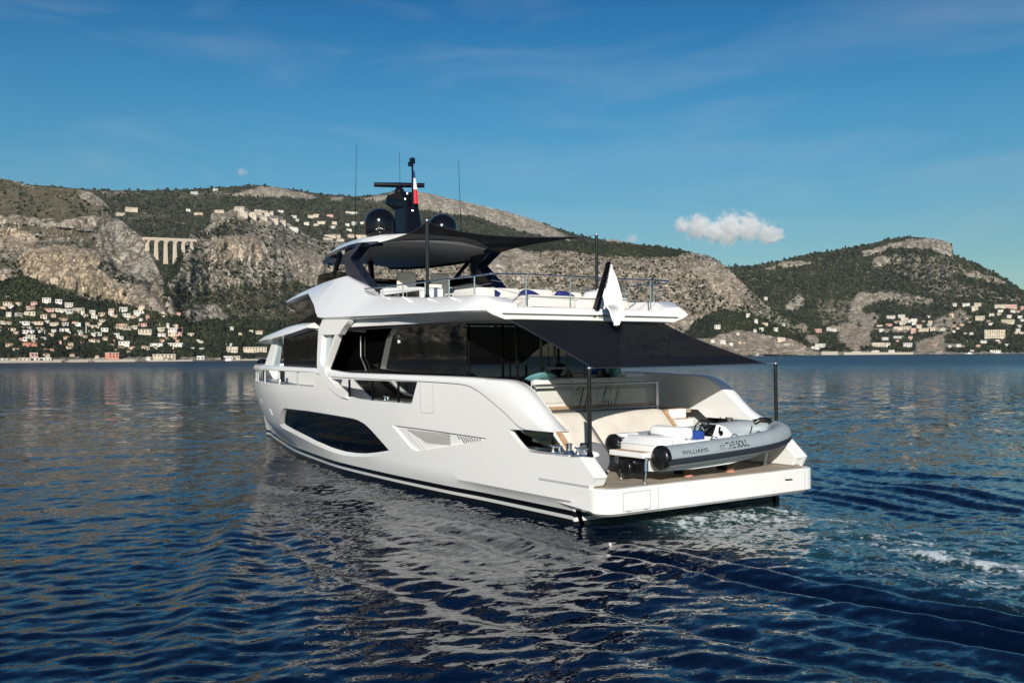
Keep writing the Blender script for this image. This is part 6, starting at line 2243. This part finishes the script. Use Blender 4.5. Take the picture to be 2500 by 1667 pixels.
def win_mesh():
    global WIN_ME
    if WIN_ME is None:
        mb = MB()
        mb.box(-.5, .5, -.06, .06, -.5, .5)
        o = mb.build('window', M['hwin'], None, smooth=0)
        WIN_ME = o.data
        bpy.data.objects.remove(o)
    return WIN_ME
hrng = random.Random(4)
HOUSE_SPOTS = []
for k, (px, py, w, h, c, rf) in enumerate(H):
    g = ground_at(px, min(py, 880))
    if g is None: continue
    p, D, L = g
    u = D / FS
    ww, hh = w * u * .9, h * u * .9
    dd = min(max(ww * .6, 5), 14)
    toward = -(p[:2] - EYE[:2]); toward /= np.linalg.norm(toward)
    yaw = math.atan2(toward[1], toward[0]) + hrng.uniform(-.45, .45)
    base = p.copy()
    base[:2] += toward * 7.0
    HOUSE_SPOTS.append((px, py, w, h))
    o = empty('house', tuple(base), LAB[k], 'house', 'houses on the ' + WHERE[zone_of(px, py)])
    o.rotation_euler = (0, 0, yaw)
    # local x faces the sea
    wl = hh * (.80 if rf in 'to' else .96)
    mb = MB()
    mb.box(-dd, 0, -ww / 2, ww / 2, -8, wl)
    if ww > 12 and hrng.random() < .6:      # a lower wing or terrace in front
        s = hrng.choice((-1, 1))
        mb.box(-dd * .3, 2.6, s * ww * .5 - (ww * .45 if s > 0 else 0), s * ww * .5 + (ww * .45 if s < 0 else 0), -8, wl * .52)
    wall = mb.build('wall', HW[c], o, smooth=0)
    mb = MB()
    e = .5
    if rf in 'to':
        zr = wl + max(hh * .22, .8)
        mb.add([(-dd - e, -ww / 2 - e, wl), (e, -ww / 2 - e, wl), (e, ww / 2 + e, wl), (-dd - e, ww / 2 + e, wl), (-dd / 2, -ww / 2 + dd * .35, zr), (-dd / 2, ww / 2 - dd * .35, zr)],
               [(0, 3, 2, 1), (1, 2, 5, 4), (3, 0, 4, 5), (0, 1, 4), (2, 3, 5)])
    else:
        mb.box(-dd - .2, .25, -ww / 2 - .2, ww / 2 + .2, wl, wl + .35)
    mb.build('roof', HR_[rf if rf != 'f' else ('d' if hrng.random() < .2 else 'f')], o, smooth=0)
    nf = max(1, min(6, int(round(wl / 3.3))))
    nw = max(2, min(9, int(round(ww / 4.0))))
    for a in range(nf):
        for b in range(nw):
            if hrng.random() < .15: continue
            q = bpy.data.objects.new('window', win_mesh())
            link(q, o)
            q.rotation_euler = (0, 0, math.pi / 2)
            q.scale = (ww / nw * hrng.uniform(.34, .55), 1, min(1.9, wl / nf * .56))
            q.location = (.02, -ww / 2 + ww * (b + .5) / nw, wl * (a + .5) / nf)

# sea walls along the water's edge, each run a thing of its own
WALLM = hmat('pale_sea_wall', (.40, .355, .29))
def sea_wall(pts, label, group='sea walls'):
    ps = []
    for px, pyb, pyt in pts:
        L = hill_west if px < 540 else (hill_mid if px < 1960 else hill_east)
        D = np.interp(px, L.px, np.interp(L.px, L.px, L.D[1])) - 9
        s = sight([px], [868])[0]
        z1_ = EYE[2] + sight([px], [pyt])[0][2] * D
        ps.append((EYE[0] + s[0] * D, EYE[1] + s[1] * D, z1_, s))
    mb = MB()
    rings = []
    for x, y, z, s in ps:
        rings.append([(x, y, -3), (x, y, z), (x + s[0] * 6, y + s[1] * 6, z), (x + s[0] * 6, y + s[1] * 6, -3)])
    mb.loft(rings)
    o = mb.build('sea_wall', WALLM, None, smooth=0)
    return tag(o, label, 'wall', group)
sea_wall([(-200, 885, 878), (0, 885, 878), (60, 885, 880), (128, 885, 879)], 'low pale sea wall below the white beach houses, leftmost on the left shore')
sea_wall([(129, 884, 877.5), (150, 884, 877.5)], 'short pale sea wall beside the dark trees, just right of the beach houses')
sea_wall([(166, 884, 878), (190, 884, 877), (215, 884, 877)], 'pale buttressed sea wall midway between the beach houses and the salmon house')
sea_wall([(232, 884, 879), (270, 884, 877), (300, 884, 876.5), (330, 884, 877)], 'long pale sea wall under the big salmon house')
sea_wall([(360, 884, 879), (400, 884, 878.5), (470, 884, 878), (560, 884, 877.5), (640, 884, 877)], 'low pale sea wall running behind the yacht bow')
sea_wall([(2006, 866, 858.5), (2046, 866, 857.5)], 'pale harbour wall with a white post on the right shore')
sea_wall([(2060, 866, 860), (2120, 866, 859.5), (2190, 866, 860), (2230, 866, 860)], 'long low pale wall along the water on the right shore')

# the road viaduct across the gorge
def viaduct():
    D0 = 1640.0
    pts = [(350, 584), (478, 589)]
    P0, P1 = (EYE + sight([a], [b])[0] * D for (a, b), D in zip(pts, (1650.0, 1690.0)))
    dirv = P1 - P0
    Lh = np.hypot(dirv[0], dirv[1])
    ang = math.atan2(dirv[1], dirv[0])
    o = empty('viaduct', tuple(P0), 'pale stone road viaduct with tall arches across the gorge on the left', 'viaduct')
    o.rotation_euler = (0, 0, ang)
    dz = dirv[2] / Lh
    st_ = hmat('viaduct_stone', (.56, .48, .37))
    u = D0 / FS
    mb = MB()
    mb.add([(0, -3.5, -1.2), (Lh, -3.5, -1.2 + dz * Lh), (Lh, 3.5, -1.2 + dz * Lh), (0, 3.5, -1.2), (0, -3.5, 3.2), (Lh, -3.5, 3.2 + dz * Lh), (Lh, 3.5, 3.2 + dz * Lh), (0, 3.5, 3.2)], [(0, 3, 2, 1), (4, 5, 6, 7), (0, 1, 5, 4), (2, 3, 7, 6), (1, 2, 6, 5), (0, 4, 7, 3)])
    mb.build('road_deck', st_, o, smooth=0)
    xs = [(359 - 350), (380 - 350), (403 - 350), (425.4 - 350), (446 - 350), (468 - 350)]
    bot = [604, 612, 620, 623, 606, 600]
    xs = [x / 128 * Lh for x in xs]
    pw = 2.0
    for x, b in zip(xs, bot):
        zb = (586 - b) * u - 14
        mb = MB()
        mb.loft([[(x - pw * 1.25, -3.4, zb), (x + pw * 1.25, -3.4, zb), (x + pw * 1.25, 3.4, zb), (x - pw * 1.25, 3.4, zb)], [(x - pw * .8, -3.0, -6), (x + pw * .8, -3.0, -6), (x + pw * .8, 3.0, -6), (x - pw * .8, 3.0, -6)]])
        mb.build('pier', st_, o, smooth=0)
    for a, b in zip(xs[:-1], xs[1:]):
        x0, x1 = a + pw * .75, b - pw * .75
        r = (x1 - x0) / 2
        zc = -1.3 - r * .95 + dz * (a + b) / 2
        arc = [(x0 + r - r * math.cos(t), zc + r * .95 * math.sin(t)) for t in np.linspace(0, math.pi, 17)]
        poly = [(a, zc - 2), (x0, zc - 2)] + arc + [(x1, zc - 2), (b, zc - 2), (b, -1.1 + dz * b), (a, -1.1 + dz * a)]
        mb = MB()
        mb.prism(poly, 'y', -3.2, 3.2)
        mb.build('arch', st_, o, smooth=0)
viaduct()

# tall grey mast among the houses, and two small white boats at the foot of the shore
g, D, L = ground_at(210.5, 817)
mk = empty('tall_mast', tuple(g), 'tall thin grey mast among the villas on the left shore', 'mast')
mb = MB()
mb.tube([(0, 0, -3), (0, 0, 26 * D / FS)], [.9, .7], 8)
mb.build('mast_tube', HW['G'], mk, smooth=40)
mb = MB()
mb.lathe([(1.2, 0), (1.2, .8), (0, 1.1)], (0, 0, 26 * D / FS), 8)
mb.build('mast_head', HW['G'], mk, smooth=0)
def small_boat(px, D, ln, label):
    s = sight([px], [868])[0]
    p = (EYE[0] + s[0] * D, EYE[1] + s[1] * D, 0)
    o = empty('small_boat', p, label, 'boat', 'small white boats near the shore')
    o.rotation_euler = (0, 0, math.atan2(s[0], -s[1]) + .15)
    mb = MB()
    mb.loft([[(-ln / 2, -ln * .14, .9), (-ln / 2, -ln * .1, -.2), (-ln / 2, ln * .1, -.2), (-ln / 2, ln * .14, .9)], [(ln * .1, -ln * .15, 1.1), (ln * .1, -ln * .1, -.2), (ln * .1, ln * .1, -.2), (ln * .1, ln * .15, 1.1)], [(ln / 2, -.1, 1.5), (ln / 2 * .95, -.08, .1), (ln / 2 * .95, .08, .1), (ln / 2, .1, 1.5)]])
    mb.build('boat_hull', M['white'], o, smooth=30)
    mb = MB()
    mb.loft([[(-ln * .25, -ln * .09, .9), (ln * .2, -ln * .08, .9), (ln * .2, ln * .08, .9), (-ln * .25, ln * .09, .9)], [(-ln * .2, -ln * .07, 2.6), (ln * .05, -ln * .06, 2.6), (ln * .05, ln * .06, 2.6), (-ln * .2, ln * .07, 2.6)]])
    mb.build('cabin', M['white'], o, smooth=0)
    return o
small_boat(2366, 2150, 16, 'small white motor boat close under the right shore')
small_boat(557, 1130, 7, 'tiny white boat moored off the left shore near the yacht bow')

# ---- woods: crowns past counting, one mass
def crown(seed, n=1):
    bm = bmesh.new()
    bmesh.ops.create_icosphere(bm, subdivisions=2 if seed < 2 else 1, radius=1.0)
    rg = np.random.default_rng(seed)
    off = rg.uniform(0, 50, 3)
    V = np.array([v.co[:] for v in bm.verts])
    d = 1 + .30 * vnoise(V[:, 0] * 1.9 + off[0], V[:, 1] * 1.9 + V[:, 2] * 1.3 + off[1], seed) + .16 * vnoise(V[:, 0] * 4 + V[:, 2] * 3 + off[1], V[:, 1] * 4 + off[2], seed + 5)
    V = V * d[:, None]
    F = np.array([[v.index for v in f.verts] for f in bm.faces])
    bm.free()
    return V, F
def wood_mat():
    m, n, l, p = new_mat('tree_crowns')
    p.inputs['Roughness'].default_value = .9
    p.inputs['Specular IOR Level'].default_value = .1
    a = n.new('ShaderNodeAttribute')
    a.attribute_name = 'tint'
    cr = n.new('ShaderNodeValToRGB')
    e = cr.color_ramp.elements
    e[0].color = (.010, .014, .009, 1)
    e[1].color = (.075, .075, .036, 1)
    q = e.new(.45); q.color = (.020, .027, .015, 1)
    q = e.new(.8); q.color = (.040, .048, .023, 1)
    l.new(a.outputs['Fac'], cr.inputs[0])
    l.new(cr.outputs[0], p.inputs['Base Color'])
    return m
M['wood'] = wood_mat()
TEMPL = [crown(s) for s in range(6)]
def woods(name, L, n, dens, size, seed, cond=None):
    rg = np.random.default_rng(seed)
    rows, cols = L.nrow, L.ncol
    w = dens(L)
    w = np.clip(w, 0, 1) * (L.D / L.D.mean())
    # keep trees off the houses' fronts
    for px, py, hw_, hh_ in HOUSE_SPOTS:
        if L.px0 <= px <= L.px1:
            k = (np.abs(L.PX - px) < hw_ * .55) & (L.PY - py > -hh_ * .6) & (L.PY - py < hh_ * .35 + 5.0)
            w[k] = 0
    prob = (w / w.sum()).ravel()
    idx = rg.choice(rows * cols, n, p=prob)
    Vs, Fs, Ts, b = [], [], [], 0
    P = L.V.reshape(-1, 3)[idx]
    jit = rg.normal(0, 1.6, (n, 3)) * np.array([1, 1, .15])
    P = P + jit
    sz = size(rg, n)
    tint = np.clip(rg.normal(.42, .20, n) + .25 * vnoise(P[:, 0] / 40, P[:, 1] / 40 + P[:, 2] / 40, seed), 0, 1)
    for t, (TV, TF) in enumerate(TEMPL):
        k = np.where(np.arange(n) % len(TEMPL) == t)[0]
        ang = rg.uniform(0, 6.28, len(k))
        ca, sa = np.cos(ang), np.sin(ang)
        s = sz[k]
        tall = rg.uniform(.75, 1.25, len(k)) + (rg.random(len(k)) < .04) * 1.2
        wid = np.where(tall > 1.7, .45, 1.0)
        X = (TV[None, :, 0] * ca[:, None] - TV[None, :, 1] * sa[:, None]) * (s * wid)[:, None]
        Y = (TV[None, :, 0] * sa[:, None] + TV[None, :, 1] * ca[:, None]) * (s * wid)[:, None]
        Z = TV[None, :, 2] * (s * tall)[:, None] + (s * tall * .55)[:, None]
        V = np.stack([X + P[k, 0][:, None], Y + P[k, 1][:, None], Z + P[k, 2][:, None]], -1).reshape(-1, 3)
        F = (TF[None] + (np.arange(len(k)) * len(TV))[:, None, None]).reshape(-1, 3) + b
        b += len(V)
        Vs.append(V); Fs.append(F); Ts.append(np.repeat(tint[k], len(TV)) + np.tile(TV[:, 2] * .0, len(k)))
    me = bpy.data.meshes.new(name)
    grid_mesh(me, np.concatenate(Vs).astype(np.float32), np.concatenate(Fs).astype(np.int32))
    at = me.attributes.new('tint', 'FLOAT', 'POINT')
    at.data.foreach_set('value', np.concatenate(Ts).astype(np.float32))
    me.materials.append(M['wood'])
    o = bpy.data.objects.new(name, me)
    link(o)
    tag(o, kind='stuff')
    return o
fz = lambda L: np.clip(1 - L.rock * 1.55, 0, 1) * np.clip(1.15 - L.olive, .1, 1)
small = lambda a, b: (lambda rg, n: a + (b - a) * rg.random(n) ** 2)
woods('woodland', hill_west, 15000, lambda L: fz(L) * (.22 + (L.PY > 640) * 1.0), small(1.0, 2.7), 1)
woods('woodland', hill_mid, 18000, lambda L: fz(L) + .09 * (L.rock < .9), small(1.1, 3.1), 2)
woods('woodland', hill_back, 14000, fz, small(2.6, 5.6), 3)
woods('woodland', hill_east, 20000, lambda L: fz(L) + .07 * (L.rock < .9), small(2.0, 5.0), 4)
# ================================================================== CLOUDS AND AIR
def cloud(name, px, py, D, wpx, hpx, label, dens, blobs, seed):
    u = D / FS
    c = EYE + sight([px], [py])[0] * D
    s = sight([px], [868])[0]
    sx, sy, sz = wpx * u / 2, wpx * u / 5, hpx * u / 2
    bm = bmesh.new()
    bmesh.ops.create_icosphere(bm, subdivisions=3, radius=1.0)
    for v in bm.verts:
        v.co = Vector((v.co.x * sx * 1.15, v.co.y * sy * 1.2, v.co.z * sz * 1.25))
    me = bpy.data.meshes.new(name)
    bm.to_mesh(me)
    bm.free()
    o = bpy.data.objects.new(name, me)
    link(o)
    o.location = c
    o.rotation_euler = (0, 0, math.atan2(s[0], -s[1]))
    tag(o, label, 'cloud', 'small white clouds')
    m = bpy.data.materials.new('cloud_vapour')
    m.use_nodes = True
    n, l = m.node_tree.nodes, m.node_tree.links
    n.remove(n['Principled BSDF'])
    vol = n.new('ShaderNodeVolumePrincipled')
    vol.inputs['Color'].default_value = (1, 1, 1, 1)
    vol.inputs['Anisotropy'].default_value = .0
    tc = n.new('ShaderNodeTexCoord')
    def mth(op, a, b=None):
        q = n.new('ShaderNodeMath')
        q.operation = op
        for i, v in ((0, a), (1, b)):
            if v is None: continue
            if isinstance(v, (int, float)): q.inputs[i].default_value = v
            else: l.new(v, q.inputs[i])
        return q.outputs[0]
    field = None
    for (bx, bz, r) in blobs:
        d = n.new('ShaderNodeVectorMath')
        d.operation = 'SUBTRACT'
        l.new(tc.outputs['Object'], d.inputs[0])
        d.inputs[1].default_value = (bx * sx, 0, bz * sz)
        sc = n.new('ShaderNodeVectorMath')
        sc.operation = 'MULTIPLY'
        l.new(d.outputs[0], sc.inputs[0])
        sc.inputs[1].default_value = (1 / (r * sz), .8 / (r * sz), 1 / (r * sz))
        ln = n.new('ShaderNodeVectorMath')
        ln.operation = 'LENGTH'
        l.new(sc.outputs[0], ln.inputs[0])
        f = mth('SUBTRACT', 1.0, ln.outputs['Value'])
        field = f if field is None else mth('MAXIMUM', field, f)
    ns = n.new('ShaderNodeTexNoise')
    ns.inputs['Scale'].default_value = 3.2 / sz
    ns.inputs['Detail'].default_value = 6
    ns.inputs['Roughness'].default_value = .6
    mp = n.new('ShaderNodeMapping')
    mp.inputs['Location'].default_value = (seed * 1000, 0, 0)
    l.new(tc.outputs['Object'], mp.inputs[0])
    l.new(mp.outputs[0], ns.inputs['Vector'])
    f2 = mth('ADD', field, mth('MULTIPLY', mth('SUBTRACT', ns.outputs['Fac'], .5), 3.0))
    mr = n.new('ShaderNodeMapRange')
    mr.inputs['From Min'].default_value = .0
    mr.inputs['From Max'].default_value = .55
    mr.inputs['To Max'].default_value = dens / (sz * .5)
    l.new(f2, mr.inputs['Value'])
    l.new(mr.outputs[0], vol.inputs['Density'])
    l.new(vol.outputs[0], n['Material Output'].inputs['Volume'])
    me.materials.append(m)
    return o
cloud('cumulus_cloud', 1775, 560, 12000, 262, 84, 'puffy white cloud standing in the sky to the right of the yacht', 1.5, [(-.72, -.35, .62), (-.38, .05, .78), (-.05, .12, .80), (.22, -.1, .66), (.52, .18, .72), (.80, .30, .48), (0, -.35, .6), (-.9, -.5, .4)], 1)
cloud('wisp_cloud', 590, 420, 14000, 40, 22, 'tiny faint wisp of cloud above the left ridge', .25, [(0, 0, .9), (-.5, -.2, .5)], 2)
cloud('low_cloud', 1545, 583, 14000, 46, 26, 'tiny faint cloud low over the distant blue peak', .3, [(0, 0, .9), (.4, -.2, .6)], 3)
SC.cycles.volume_max_steps = 128

def haze_box():
    mb = MB()
    mb.box(-9300, 9300, -9300, 9300, -33, 1100)
    o = mb.build('haze', None, None, smooth=0) if False else None
    me = bpy.data.meshes.new('haze')
    me.from_pydata(mb.v, [], mb.f)
    o = bpy.data.objects.new('haze', me)
    link(o)
    m = bpy.data.materials.new('sea_air')
    m.use_nodes = True
    n, l = m.node_tree.nodes, m.node_tree.links
    n.remove(n['Principled BSDF'])
    v = n.new('ShaderNodeVolumePrincipled')
    v.inputs['Color'].default_value = (.80, .90, 1.0, 1)
    v.inputs['Density'].default_value = 0.000014
    l.new(v.outputs[0], n['Material Output'].inputs['Volume'])
    me.materials.append(m)
    tag(o, kind='stuff')
haze_box()
